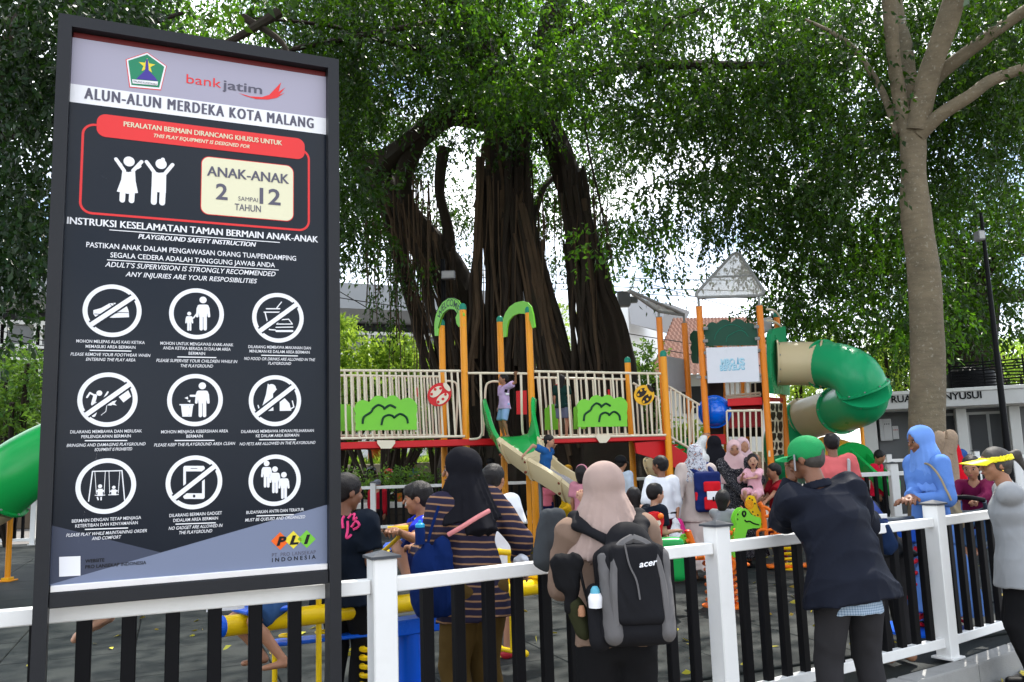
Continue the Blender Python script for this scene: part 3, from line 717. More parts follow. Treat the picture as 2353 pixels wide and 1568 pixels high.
picto(Z2, 1850, 1182, 175, 172, 1, [(1825, 1100, 30)], [([(1735, 1215), (1745, 1250)], 8), ([(1950, 1240), (1975, 1225), (1965, 1185)], 8)], [[(1800, 1068), (1822, 1085), (1862, 1105), (1835, 1135), (1835, 1195), (1838, 1250), (1752, 1255), (1772, 1190), (1788, 1140)], [(1890, 1160), (1915, 1168), (1945, 1200), (1958, 1250), (1880, 1252), (1880, 1190)]])
picto(Z3, 714, 243, 202, 188, 0, [(673, 245, 14), (765, 252, 12)], [([(596, 345), (622, 145), (820, 140), (838, 338)], 8), ([(638, 148), (648, 295)], 4), ([(708, 146), (700, 292)], 4), ([(733, 146), (737, 292)], 4), ([(806, 143), (795, 290)], 4), ([(640, 306), (705, 304)], 6), ([(730, 303), (796, 300)], 6), ([(655, 320), (660, 335)], 10), ([(680, 320), (680, 336)], 10), ([(652, 278), (695, 276)], 14), ([(745, 278), (786, 276)], 12)], [[(657, 262), (690, 262), (692, 310), (655, 310)], [(750, 266), (780, 266), (782, 305), (748, 305)]])
picto(Z3, 1306, 218, 189, 182, 1, (), (), [[(1232, 118), (1240, 108), (1368, 108), (1376, 118), (1376, 320), (1368, 330), (1240, 330), (1232, 320)]], [([(1283, 125), (1325, 125)], 4)], [[(1250, 145), (1358, 145), (1358, 292), (1250, 292)], [(1297, 302), (1312, 302), (1312, 320), (1297, 320)]])
A_ = [person_icon(1792, 92, 182), person_icon(1848, 130, 182), person_icon(1908, 168, 182)]
picto(Z3, 1848, 204, 175, 173, 0, sum([a[0] for a in A_], []), sum([a[1] for a in A_], []), sum([a[2] for a in A_], []), [([(1822, 170), (1815, 270)], 4), ([(1880, 205), (1872, 300)], 4)])
# maker's mark; the small code square is only its white ground
Flat(3).poly([Z3(398, 720), Z3(541, 714), Z3(541, 845), Z3(398, 853)]).build('print_white_square', P_white)
sline('WEBSITE', Z3, 573, 702, 757, 22, P_ink, 0.02, yr=752); sline('PRO LANSEKAP INDONESIA', Z3, 573, 983, 794, 22, P_ink, 0.016, yr=772)
for (x, y, m_) in ((1883, 613, P_org), (1972, 605, P_yel), (2062, 600, P_lime)):
    Flat(3 + 0.3 * (x > 1900)).poly([Z3(x - 62, y), Z3(x, y + 60), Z3(x + 60, y), Z3(x, y - 60)]).build('maker_diamond', m_)
sline('P', Z3, 1858, 1925, 640, 58, P_ink, 0.05, True, lay=5); sline('L', Z3, 1945, 2008, 633, 58, P_ink, 0.05, True, lay=5); sline('I', Z3, 2042, 2085, 628, 58, P_ink, 0.06, True, lay=5)
sline('PT. PRO LANSEKAP', Z3, 1828, 2122, 715, 24, P_grey, 0.0, space=1.1, yr=703); sline('INDONESIA', Z3, 1828, 2122, 750, 26, P_ink, 0.02, space=1.6, yr=735)
# ================================================================ buildings and things behind the playground
class Facade:
    """a vertical plane set up in the place by two ground points; (u along, z up, w out towards the viewer)"""
    def __init__(s, a, b):
        s.a = np.array([a[0], a[1], 0.0]); d = np.array([b[0] - a[0], b[1] - a[1], 0.0]); s.L = np.linalg.norm(d); s.d = d / s.L; s.n = np.array([s.d[1], -s.d[0], 0])
        s.ax = np.array([s.d, -s.n, [0, 0, 1]])
    def p(s, u, z, w=0.0): return s.d * u + s.n * w + np.array([0, 0, z])       # local to s.a
    def hit(s, px, py):
        r = ray(px, py); C = np.array([0, 0, CAM_H]); t = np.dot(s.n, s.a - C) / np.dot(s.n, r); P = C + r * t - s.a
        return float(np.dot(P, s.d)), float(P[2])
    def box(s, u0, u1, z0, z1, w0, w1, mb=None, bev=0.0):
        return (mb or MB()).box(s.p((u0 + u1) / 2, (z0 + z1) / 2, (w0 + w1) / 2), (abs(u1 - u0), abs(w1 - w0), abs(z1 - z0)), s.ax, bev)
M_bconc = mat('building_grey_render', (0.30, 0.31, 0.32), 0.85, 0, 0.10, 0.6, dirt=0.3, dirtcol=(0.2, 0.2, 0.19))
M_bwhite = mat('building_white_render', (0.62, 0.62, 0.60), 0.8, 0, 0.06, 0.8, dirt=0.25, dirtcol=(0.4, 0.39, 0.36))
M_frameW = mat('screen_white_frame', (0.66, 0.66, 0.62), 0.7, 0, 0.05, 1)
M_panel = mat('screen_grey_panel', (0.16, 0.165, 0.165), 0.7, 0, 0.2, 0.7)
M_dark = mat('interior_shade_paint', (0.012, 0.012, 0.013), 0.6, 0, 0.2, 1)  # near-black paint standing in for shade inside openings
M_glass = mat('window_glass', (0.03, 0.035, 0.04), 0.08, 0, 0.1, 1)
# --- long grey building with block screens
fa = Facade((xat(-260, 36), 36.0), (xat(1262, 49), 49.0))
gb = thing('apartment_block', 'long grey building with white block screens behind the sunlit shrubs', 'building', fa.a)
L_ = fa.L; ztop = 1.5 + 0.2105 * 44
zf = fa.hit(850, 740)[1]; zs1 = fa.hit(850, 764)[1]
fa.box(0, L_, -0.2, ztop - 0.3, -9, -1.0).build('wall', M_bconc, gb)
b = MB(); b.prism([(0.0, zf), (1.3, zf + 0.45), (1.3, ztop), (-1.0, ztop), (-1.0, zf)], L_, fa.p(L_ / 2, 0, 0), fa.n, (0, 0, 1)); b.build('fascia', M_bconc, gb)
rows = [zs1 - 0.05, zs1 - 1.15, zs1 - 1.75, zs1 - 2.85]
for z in rows: fa.box(0, L_, z - 0.09, z + 0.09, -0.25, 0.02).build('screen_beam', M_frameW, gb)
fa.box(0, L_, rows[-1] + 0.1, zf, -0.9, -0.6).build('screen_painted_shade', M_dark, gb)  # near-black backing holds the shade behind the screens as colour
pm = None; mm = None; cw = 1.42
for r in range(3):
    z1, z0 = rows[r] - 0.09, rows[r + 1] + 0.09; k = 0; u = -0.3 + 0.5 * (r % 2); pm = None; mm = None
    while u < L_ - 1.5:
        if pm is None:
            pm = fa.box(-cw * 0.36, cw * 0.36, z0 + 0.02, z1 - 0.02, -0.22, -0.14).build('screen_panel', M_panel if r != 1 else M_dark, gb); mm = fa.box(-0.05, 0.05, z0, z1, -0.2, 0.0).build('screen_mullion', M_frameW, gb); o, q, q2 = pm, mm, dup(mm, gb)  # middle row painted near-black in place of its shaded openings
        else: o, q, q2 = dup(pm, gb), dup(mm, gb), dup(mm, gb)
        o.location = fa.p(u + cw / 2, 0); q.location = fa.p(u + cw * 0.09, 0); q2.location = fa.p(u + cw * 0.91, 0); u += cw
zl = rows[-1] - 0.09
fa.box(0, L_, -0.2, zl, -1.0, -0.5).build('lower_wall', M_bwhite, gb)
u = 0.8
while u < L_ - 2:
    wd = fa.box(u, u + 1.7, 1.2, zl - 0.5, -0.52, -0.42).build('window', M_frameW, gb); fa.box(u + 0.08, u + 0.8, 1.3, zl - 0.6, -0.45, -0.40).build('pane', M_glass, wd); fa.box(u + 0.9, u + 1.62, 1.3, zl - 0.6, -0.45, -0.40).build('pane', M_glass, wd); u += 2.9
# --- white panelled hall
fw_ = Facade((xat(1235, 62), 62.0), (xat(1462, 58), 58.0))
wb_ = thing('panelled_hall', 'bright white panelled building with a grey box corner, right of the banyan', 'building', fw_.a)
zt = fw_.hit(1400, 684)[1]; n = 9
for k in range(n): fw_.box(fw_.L * k / n + 0.02, fw_.L * (k + 1) / n - 0.02, -0.2, zt, -6, -0.0 + 0.01 * (k % 2)).build('wall_panel', mat('white_cladding', (0.78, 0.78, 0.76), 0.5, 0, 0.03, 1), wb_)
q0, q1 = fw_.hit(1465, 700), fw_.hit(1551, 770)
b = MB(); U0 = fw_.hit(1462, 735)[0]; b.prism([(U0, fw_.hit(1462, 690)[1]), (U0, fw_.hit(1462, 748)[1]), (fw_.hit(1522, 760)[0], fw_.hit(1522, 762)[1]), (fw_.hit(1551, 705)[0], fw_.hit(1551, 703)[1])][::-1], 4.0, fw_.p(0, 0, -1.0), fw_.d, (0, 0, 1)); b.build('grey_box', mat('grey_cladding', (0.36, 0.36, 0.37), 0.7, 0, 0.05, 0.5), wb_)
for k in range(3): fw_.box(U0 + 1.3 + k * 2.2, U0 + 1.6 + k * 2.2, zt - 5, zt - 4.4, 1.01, 1.06).build('vent', M_frameW, wb_)
# --- house with red tiled roof
fh = Facade((xat(1532, 34), 34.0), (xat(1800, 34.5), 34.5))
hs = thing('tiled_house', 'house with red clay tiled roof seen between the bridge and the tower', 'house', fh.a)
ze = fh.hit(1600, 858)[1]; zr = fh.hit(1600, 700)[1]
fh.box(0.4, fh.L - 0.4, -0.2, ze, -6, -0.4).build('wall', M_bwhite, hs); fh.box(0.9, 1.7, ze - 1.6, ze - 0.5, -0.45, -0.36).build('window', M_dark, hs)
rm = mat('clay_roof_tile', (0.17, 0.075, 0.05), 0.8, 0, 0.3, 3, dirt=0.4)
nr = 15
for k in range(nr):
    t0, t1 = k / nr, (k + 1) / nr; z0 = ze - 0.1 + (zr - ze) * t0; z1 = ze - 0.1 + (zr - ze) * t1 + 0.05; u0 = -0.5 + 2.2 * t0; u1 = fh.L + 0.4
    G = []; m_ = 46
    for i in range(m_ + 1):
        u = u0 + (u1 - u0) * i / m_; G.append([fh.p(u, z0 + 0.05 * (i % 2), 0.4 - 3.6 * t0), fh.p(u, z1 + 0.05 * (i % 2), 0.4 - 3.6 * t1), fh.p(u, z1 - 0.12, 0.3 - 3.6 * t1)])
    b = MB().grid(G); o = b.build('roof_tile_row', rm, hs); o['kind'] = 'stuff'
# --- low service building with lettering
fr = Facade((xat(1985, 18.8), 18.8), (xat(2560, 17.0), 17.0))
rb_ = thing('service_building', 'low grey and white building with a lettered fascia behind the big trunk', 'building', fr.a)
zt = fr.hit(2200, 892)[1]; zb = fr.hit(2200, 934)[1]; L_ = fr.L
M_fas = mat('fascia_grey_render', (0.55, 0.55, 0.54), 0.8, 0, 0.06, 1, dirt=0.35, dirtcol=(0.22, 0.21, 0.19))
fr.box(-0.15, L_, zb, zt - 0.082, -0.35, 0.0, bev=0.01).build('fascia', M_fas, rb_); fr.box(-0.2, L_, zt - 0.08, zt, -4.5, 0.03, bev=0.01).build('roof_edge', M_bwhite, rb_)
fr.box(-0.15, L_, zb - 0.02, zb + 0.1, -1.3, -0.352).build('soffit', M_bwhite, rb_)
M_wallg = mat('wall_mid_grey', (0.17, 0.175, 0.18), 0.8, 0, 0.08, 1); M_door = mat('door_dark_grey', (0.05, 0.052, 0.055), 0.5, 0, 0.1, 1)
fr.box(0.0, L_, -0.15, zb - 0.02, -4.4, -1.25).build('wall', M_wallg, rb_)
for x0, x1 in ((1985, 2016), (2148, 2170), (2207, 2232), (2334, 2360)):
    u0, u1 = fr.hit(x0, 1000)[0], fr.hit(x1, 1000)[0]; fr.box(u0, u1, -0.15, zb - 0.021, -1.25, -0.6, bev=0.01).build('column', M_bwhite, rb_)
for x0, x1 in ((2025, 2088), (2170, 2206), (2244, 2286), (2294, 2330)):
    u0, u1 = fr.hit(x0, 1000)[0], fr.hit(x1, 1000)[0]
    d_ = fr.box(u0 - 0.05, u1 + 0.05, -0.1, zb - 0.1, -1.26, -1.19).build('door_frame' if x0 > 2100 else 'wall_bay', M_bwhite if x0 > 2100 else M_wallg, rb_)
    if x0 > 2100:
        fr.box(u0, u1, -0.08, zb - 0.16, -1.22, -1.17).build('door_leaf', M_door, d_); fr.box((u0 + u1) / 2 - .12, (u0 + u1) / 2 + .12, 1.05, 1.08, -1.168, -1.12).build('handle', M_trim, d_)
def fr_text(s, x0, x1, y0, y1, cap, m, w):
    a, b_ = fr.hit(x0, y0), fr.hit(x1, y1); c = ((a[0] + b_[0]) / 2, (a[1] + b_[1]) / 2)
    return lettering(s, lambda x, y: fr.p(c[0] + x, c[1] + y, w), b_[0] - a[0], cap, m, rb_, 0.02, 0, 1.0, 'letters')
for w_ in (0.006, 0.02): fr_text('RUANG MENYUSUI', 2049, 2256, 926.5, 914, 0.145, M_black, w_)
cab = fr.box(fr.hit(2022, 0)[0], fr.hit(2054, 0)[0], fr.hit(2050, 1013)[1], fr.hit(2050, 965)[1], -1.15, -0.85, bev=0.008)
M_cabw = mat('cabinet_white', (0.6, 0.6, 0.6), 0.4, 0, 0.04, 3)
def xu(px, w=-1.0):
    return fr.hit(px, 1000)[0]
cb = thing('electric_cabinet', 'large white electrical cabinet on the grey wall beside the smaller one', 'cabinet', fr.a); fr.box(xu(2023), xu(2052), 1.62, 2.12, -1.24, -1.0, bev=0.01).build('box', M_cabw, cb); dr = fr.box(xu(2032), xu(2051), 1.65, 2.09, -0.999, -0.985, bev=0.004).build('door', M_cabw, cb)
for k in range(3): MB().lathe([(0.012, 0), (0.012, 0.012)], fr.p(xu(2036 + 5 * k), 2.0, -0.984), 8, np.array([fr.d, [0, 0, 1], fr.n])).build('lamp', M_black, dr)
cb2 = thing('electric_cabinet', 'smaller white electrical cabinet at the right of the large one', 'cabinet', fr.a); fr.box(xu(2053), xu(2068), 1.65, 1.95, -1.24, -1.05, bev=0.01).build('box', M_cabw, cb2)
for k in range(3): MB().lathe([(0.012, 0), (0.012, 0.012)], fr.p(xu(2057 + 4 * k), 1.86, -1.049), 8, np.array([fr.d, [0, 0, 1], fr.n])).build('lamp', mat('red_lamp', (0.5, 0.03, 0.02), 0.4), cb2)
mt = thing('electric_meter', 'small grey electricity meter with a loop of cable on the grey wall', 'meter', fr.a); fr.box(xu(2015), xu(2020), 1.72, 1.86, -1.24, -1.12, bev=0.01).build('box', mat('meter_grey', (.12, .12, .12), .5), mt)
MB().tube(curve([fr.p(xu(2008), 2.35, -1.22), fr.p(xu(2013), 2.1, -1.2), fr.p(xu(2012), 1.9, -1.2), fr.p(xu(2010), 1.75, -1.2), fr.p(xu(2014), 1.7, -1.2), fr.p(xu(2017), 1.74, -1.2)], 6), 0.012, 6).build('cable', M_black, mt)
# black slatted screen and tank on the roof
rs_ = thing('roof_screen', 'black railing of uneven horizontal slats on the low roof', 'railing', fr.a)
for k in range(9):
    z = zt + 0.05 + k * 0.065; rr = random.Random(k)
    pts = [fr.p(u, z + rr.uniform(-.012, .012), -0.5) for u in np.linspace(xu(2205), xu(2460), 14)]
    MB().tube(pts, 0.017, 6).build('slat', M_black, rs_)
for px in (2203, 2284, 2380): MB().tube([fr.p(xu(px), zt, -0.54), fr.p(xu(px), zt + 0.68, -0.54)], 0.022, 6).build('post', M_black, rs_)
tk = thing('roof_tank', 'squat black water tank behind the roof slats', 'tank', fr.a + fr.p(xu(2262), zt, -1.6)); MB().lathe([(0.5, 0), (0.52, 0.1), (0.5, 0.2), (0.52, 0.3), (0.5, 0.42), (0.35, 0.52), (0.12, 0.56), (0.12, 0.6)], n=24).build('body', M_black, tk, True)
# --- low beige wall with planting, planter and pots behind the far fence
M_beige = mat('beige_wall_paint', (0.42, 0.37, 0.28), 0.85, 0, 0.08, 1, dirt=0.4); M_brown = mat('dark_brown_boards', (0.045, 0.035, 0.026), 0.7, 0, 0.3, 3)
lw = thing('parapet_wall', 'low beige wall with brown base below the road and parked car', 'wall', (0, 27, 0))
MB().box((xat(880, 27), 0, 0.48), (26, 0.4, 1.3), bev=0.01).build('base', mat('brown_wall', (0.10, 0.075, 0.05), 0.85, 0, 0.2, 1), lw); MB().box((xat(880, 27), -0.02, 1.3), (26, 0.5, 0.34), bev=0.015).build('coping', M_beige, lw)
pl = thing('planter_box', 'long planter with white rim and dark boarded front behind the far fence', 'planter', (0, 20.6, -0.18))
x0, x1 = xat(690, 20.6), xat(1075, 20.6)
for k in range(4): MB().box(((x0 + x1) / 2, -0.45, 0.09 + 0.15 * k), (x1 - x0, 0.04, 0.142), bev=0.006).build('board', M_brown, pl)
MB().box(((x0 + x1) / 2, 0, 0.31), (x1 - x0 - 0.02, 0.84, 0.62)).build('body', M_brown, pl); MB().box(((x0 + x1) / 2, -0.02, 0.69), (x1 - x0 + .1, 1.0, 0.13), bev=0.01).build('rim', M_frameW, pl); MB().box(((x0 + x1) / 2, 0.25, 0.85), (x1 - x0 - .5, 0.42, 0.19), bev=0.01).build('back_rim', M_frameW, pl)
M_terra = mat('orange_plastic_pot', (0.55, 0.14, 0.02), 0.5, 0, 0.08, 6)
for px, lb in ((918, 'left one of the two orange pots on the planter rim'), (938, 'right one of the two orange pots on the planter rim')):
    t = thing('plant_pot', lb, 'pot', (xat(px, 20.35), 20.35, 0.575), group='orange pots on the planter'); MB().lathe([(0.085, 0), (0.12, 0.16), (0.135, 0.17), (0.138, 0.2), (0.125, 0.2), (0.11, 0.17)], n=18).build('pot', M_terra, t, True); MB().lathe([(0.11, 0.165), (0.02, 0.18)], n=12).build('soil', M_brown, t)
t = thing('urn', 'large orange lidded urn standing among the grasses before the silver car', 'urn', (xat(863, 27.6), 27.6, 1.47)); t.scale = (0.8, 0.8, 0.8)
MB().lathe([(0.22, 0), (0.3, 0.12), (0.3, 0.5), (0.27, 0.55), (0.42, 0.6), (0.42, 0.68), (0.36, 0.74), (0.2, 0.82), (0.05, 0.86)], n=20).build('body', mat('urn_orange', (0.5, 0.09, 0.02), 0.5, 0, 0.1, 3), t, True)
MB().box((0, 0, -0.6), (0.5, 0.5, 1.2)).build('pedestal', M_conc, t)
# white letter sculptures seen under the bridge
for i, px in enumerate((784, 805, 822)):
    X = xat(px, 28.2); t = thing('letter_block', ['first', 'second', 'third'][i] + ' tall pale slab from the left behind the grasses', 'sculpture', (X, 28.2, -0.18)); MB().box((0, 0, 1.25), (0.24 if i else .3, 0.2, 2.5), bev=0.03).box((0, 0, 2.3), (0.3, 0.19, 0.2), bev=0.03).build('slab', M_frameW, t)
# lamp posts
def lamp(label, px, Y, ytop, r0, r1, box_px, base=-0.18):
    X = xat(px, Y, 900); zt_ = zat(px, ytop, Y); t = thing('lamp_post', label, 'lamp post', (X, Y, base))
    MB().tube([(0, 0, 0), (0, 0, 1.2), (0, 0, zt_ - base)], [r0, r0, r1], 12).build('pole', M_black, t, True)
    bx, by, bw, bh = box_px; c = at(bx, by, Y - 0.3) - np.array([X, Y, base]); s = Y / FPX
    h = MB().box(c, (bw * s, 0.16, bh * s), bev=0.01).build('floodlight', mat('floodlight_grey', (0.22, 0.22, 0.23), 0.5), t); MB().box(c + np.array([0, -0.085, 0]), (bw * s * 0.85, 0.01, bh * s * 0.75)).build('lens', mat('floodlight_lens', (0.38, 0.38, 0.37), 0.2), h)
    MB().tube([(0, 0, c[2]), c + np.array([0, 0.1, 0])], 0.02, 6).build('arm', M_black, t)
    return t
lamp('dark lamp post with a grey floodlight in front of the banyan trunk', 1024, 19.2, 596, 0.07, 0.05, (1030, 633, 31, 19))
lamp('tall black lamp post at the right of the big smooth trunk', 2300, 13.0, 488, 0.055, 0.025, (2250, 543, 14, 22))
t = thing('floodlight_box', 'grey floodlight box hung beside the right banyan trunk', 'floodlight', at(1433, 688, 23)); MB().box((0, 0, 0), (0.34, 0.3, 0.42), bev=0.02).box((0.28, 0, -0.02), (0.2, 0.2, 0.18), bev=0.02).build('box', mat('floodlight_grey', (0.4, 0.4, 0.4), 0.5), t); MB().tube([(-0.15, 0, 0.2), (-0.5, 0.1, 0.3)], 0.03, 6).build('bracket', M_black, t)  # small floodlight housing on a side bracket
# overhead wires
wi = thing('overhead_wires', 'thin dark overhead wires crossing behind the banyan', 'wires', (0, 30, 0))
for a, b_, Y, sag in (((600, 650), (1250, 730), 30, .25), ((600, 560), (1100, 850), 30, .1), ((780, 590), (2000, 640), 33, .4), ((780, 603), (2000, 668), 33, .4), ((780, 612), (2000, 686), 33, .4), ((1380, 620), (2400, 860), 33, .3), ((1400, 760), (2400, 860), 32, .3), ((1440, 788), (2400, 905), 32, .3), ((770, 865), (1100, 842), 29, .1), ((0, 700), (500, 735), 30, .1), ((0, 778), (160, 800), 30, .05), ((0, 760), (160, 792), 30, .05)):
    p, q = at(*a, Y), at(*b_, Y); P = [p + (q - p) * t_ - np.array([0, 30, sag * 4 * t_ * (1 - t_)]) for t_ in np.linspace(0, 1, 13)]
    MB().tube(P, 0.018, 5).build('wire', M_black, wi)
# green planter tub with plant beside the stairs
t = thing('plant_tub', 'green tub with a pale leafy plant behind the stair railing', 'planter', (xat(1722 - 130, 17.2), 17.2, 0)); s_ = 17.2 / FPX
MB().lathe([(0.24, 0.0), (0.32, 1.65), (0.34, 1.66), (0.34, 1.75), (0.30, 1.75)], n=20).build('tub', mat('green_tub', (0.02, 0.22, 0.06), 0.4), t, True)
tub_top = (xat(1592, 17.2), 17.2, 1.75)

# ================================================================ parked car and motorbikes behind
def car_mesh(name, label, loc, rz, col, L=4.3, Wd=1.7, Hh=1.62):
    t = thing(name, label, 'car', loc, rz)
    prof = [(-2.15, .35), (-2.15, .8), (-2.0, 1.0), (-1.3, 1.05), (1.9, 1.02), (2.13, .9), (2.15, .35)]
    pm_ = mat('silver_car_paint', col, 0.25, 0.6, 0.03, 2, coat=0.6)
    MB().prism(prof[::-1], Wd, (0, 0, 0), (1, 0, 0), (0, 0, 1)).build('body', pm_, t)
    roof = [(-1.35, 1.05), (-0.6, 1.5), (-0.2, 1.6), (1.3, 1.6), (1.75, 1.45), (1.95, 1.02)]
    b = MB(); G = []
    for y, k in ((-0.80, 1.0), (-0.62, .93), (0.62, .93), (0.80, 1.0)):
        zz = lambda z, y=y: z if abs(y) < .7 else 1.03 + (z - 1.03) * 0.93
        G.append([(x * k, y, zz(z)) for x, z in roof])
    b.grid(np.array(G)); n_ = len(roof); b.F += [tuple(range(n_)), tuple(range(3 * n_, 4 * n_))[::-1]]
    b.build('cabin', mat('car_glass', (0.10, 0.12, 0.13), 0.06, 0, 0.05), t)
    MB().box((0.5, 0, 1.605), (1.9, 1.2, 0.03), bev=0.01).build('roof', pm_, t)
    for x in (-0.75, 0.5, 1.5):
        for y in (-0.805, 0.805): MB().tube([(x - .1, y, 1.03), (x + (.1 if x < 0 else -.02), y * .8, 1.58)], 0.035, 6).build('pillar', pm_, t)
    for x in (-1.35, 1.35):
        for y in (-0.78, 0.78):
            w = MB().lathe([(0.2, -.1), (0.32, -.1), (0.33, 0), (0.32, .1), (0.2, .1)], (x, y, .33), 20, np.array([[1, 0, 0], [0, 0, 1], [0, -1, 0]])).build('wheel', M_black, t, True); MB().lathe([(0.2, -.08), (0.05, -.11), (0.02, -.11)], (x, y, .33), 14, np.array([[1, 0, 0], [0, 0, 1], [0, -1 if y < 0 else 1, 0]])).build('rim', M_trim, w)
    for y in (-.6, .6): MB().box((-2.15, y, .8), (.05, .35, .14), bev=.015).build('headlight', P_white, t); MB().box((2.14, y, .85), (.05, .28, .2), bev=.015).build('tail_light', P_red, t)
    return t
car_mesh('parked_car', 'silver people carrier parked beyond the beige wall and orange urn', (xat(985, 33), 33, 0.15), RAD(172), (0.45, 0.47, 0.5), Hh=1.62)
def bike(label, px, Y, rz, col, base=-0.18, s=1.0):
    t = thing('motorbike', label, 'motorbike', (xat(px, Y), Y, base), rz, 'motorbikes parked beyond the far fence'); pm_ = mat('bike_paint_%d' % (hash(col) % 99), col, 0.3, 0, 0.05, 3, coat=.5)
    Bw = np.array([[1, 0, 0], [0, 0, 1], [0, -1, 0]])
    for x in (-.62, .62):
        w = MB(); w.tube([(x + .25 * math.cos(a), 0, .28 + .25 * math.sin(a)) for a in np.linspace(0, 2 * math.pi, 19)], .045, 8, False); w.build('wheel', M_black, t, True)
    MB().tube([(.62, 0, .28), (.5, 0, .75), (.42, 0, 1.0)], .035, 6).build('fork', M_trim, t)
    b = Blob().cone((.42, 0, .8), (.25, 0, .5), .1, .12, wide=(0, 1, 0), wf=1.3).cone((.1, 0, .35), (-.2, 0, .45), .12, .14).cone((-.2, 0, .62), (-.75, 0, .72), .13, .07); b.build('fairing', pm_, 0.03, t)
    Blob().cone((.05, 0, .74), (-.6, 0, .8), .08, .07, wide=(0, 1, 0), wf=1.5).build('seat', M_black, 0.03, t)
    MB().tube([(.36, -.3, 1.02), (.42, 0, 1.0), (.36, .3, 1.02)], .02, 6).build('handlebar', M_black, t)
    for y in (-.28, .28): MB().tube([(.38, y, 1.02), (.36, y * 1.15, 1.2)], .008, 5).box((.36, y * 1.2, 1.22), (.02, .12, .08), bev=.008).build('mirror', M_black, t)
    MB().lathe([(.02, 0), (.08, .02), (.08, .05)], (.5, 0, .88), 12, np.array([[0, 1, 0], [0, 0, 1], [1, 0, 0]])).build('headlight', P_white, t)
    return t
bike('black motorbike beside the left of the crouching rider in red', 832, 22.2, RAD(80), (0.02, 0.02, 0.02)); bike('black motorbike with a red helmet on its seat', 893, 22.4, RAD(100), (0.03, 0.03, 0.035)); bike('dark red motorbike below the distant rider on the road side', 972, 22.5, RAD(60), (0.25, 0.01, 0.015)); bike('black motorbike behind the boy in the black shirt', 782, 22.0, RAD(110), (0.02, 0.02, 0.022))
def helmet(label, px, py, Y, col):
    c = at(px, py, Y); t = thing('helmet', label, 'helmet', c); b = Blob().ell((0, 0, 0), (0.13, 0.15, 0.13)).ell((0, -.1, -.02), (.09, .09, .06), sub=True); b.build('shell', mat('helmet_%s' % col[0], col[1], 0.15, 0, 0.02, coat=.8), 0.015, t); MB().lathe([(0.14, -.03), (0.142, .0), (0.135, .03)], (0, 0, -.06), 20).build('rim', M_black, t)
helmet('shiny red helmet on the black motorbike, beside the rider in red', 893, 1087, 22.3, ('red', (0.45, 0.01, 0.015))); helmet('dark red helmet on the motorbike below the distant rider', 958, 1101, 22.3, ('dark_red', (0.3, 0.01, 0.02))); helmet('black helmet with white marks on the motorbike left of the rider in red', 853, 1082, 22.2, ('black', (0.015, 0.015, 0.02)))
# ================================================================ trees
def leaf_mat(name, col, trans, var=0.35, rough=0.42, tw=0.4):
    m, nt, b = newmat(name); N, L = nt.nodes, nt.links
    g = N.new('ShaderNodeNewGeometry')
    hs_ = N.new('ShaderNodeHueSaturation'); hs_.inputs['Color'].default_value = (*col, 1)
    mr = N.new('ShaderNodeMapRange'); mr.inputs['To Min'].default_value = 1 - var; mr.inputs['To Max'].default_value = 1 + var * 1.4; L.new(g.outputs['Random Per Island'], mr.inputs[0]); L.new(mr.outputs[0], hs_.inputs['Value'])
    mh = N.new('ShaderNodeMath'); mh.operation = 'MULTIPLY'; mh.inputs[1].default_value = 7.31; L.new(g.outputs['Random Per Island'], mh.inputs[0])
    fr = N.new('ShaderNodeMath'); fr.operation = 'FRACT'; L.new(mh.outputs[0], fr.inputs[0])
    m2 = N.new('ShaderNodeMapRange'); m2.inputs['To Min'].default_value = 0.47; m2.inputs['To Max'].default_value = 0.53; L.new(fr.outputs[0], m2.inputs[0]); L.new(m2.outputs[0], hs_.inputs['Hue'])
    L.new(hs_.outputs[0], b.inputs['Base Color']); b.inputs['Roughness'].default_value = rough; b.inputs['Specular IOR Level'].default_value = 0.22
    tr = N.new('ShaderNodeBsdfTranslucent'); tr.inputs['Color'].default_value = (*trans, 1)
    mx = N.new('ShaderNodeMixShader'); mx.inputs[0].default_value = tw
    L.new(b.outputs[0], mx.inputs[1]); L.new(tr.outputs[0], mx.inputs[2]); L.new(mx.outputs[0], N['Material Output'].inputs['Surface'])
    return m
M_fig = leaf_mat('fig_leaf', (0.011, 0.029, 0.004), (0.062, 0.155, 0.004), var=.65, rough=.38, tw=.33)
M_figm = leaf_mat('painted_sunlit_fig_leaf', (0.032, 0.085, 0.010), (0.15, 0.36, 0.012), var=.5, rough=.38, tw=.42)  # lighter copy of the fig leaf; sunlight is put into its colour
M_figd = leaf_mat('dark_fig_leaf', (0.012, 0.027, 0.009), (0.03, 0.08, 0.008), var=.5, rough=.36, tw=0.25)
M_light = leaf_mat('light_leaf', (0.17, 0.28, 0.04), (0.42, 0.60, 0.06), tw=0.45)
M_bush = leaf_mat('shrub_leaf', (0.05, 0.11, 0.02), (0.16, 0.30, 0.03), tw=0.4)
def leaf_mesh(name, P, D, L, Wd, m, parent, seed, droop=0.5):
    """folded leaf shapes: P base points, D directions, L lengths"""
    rs = np.random.RandomState(seed); n = len(P)
    D = D / (np.linalg.norm(D, axis=1, keepdims=True) + 1e-9)
    R = rs.normal(size=(n, 3)); S = np.cross(D, R); S /= (np.linalg.norm(S, axis=1, keepdims=True) + 1e-9)
    Nn = np.cross(S, D); L = L[:, None]; w = L * Wd
    mid = P + D * L * 0.45
    V = np.stack([P, mid + S * w - Nn * w * 0.25, P + D * L + np.array([0, 0, -1.0]) * L * 0.1, mid - S * w - Nn * w * 0.25], 1).reshape(-1, 3)
    Fq = np.arange(n * 4, dtype=np.int32).reshape(n, 4)
    return link_mesh(name, V, Fq, m, parent)
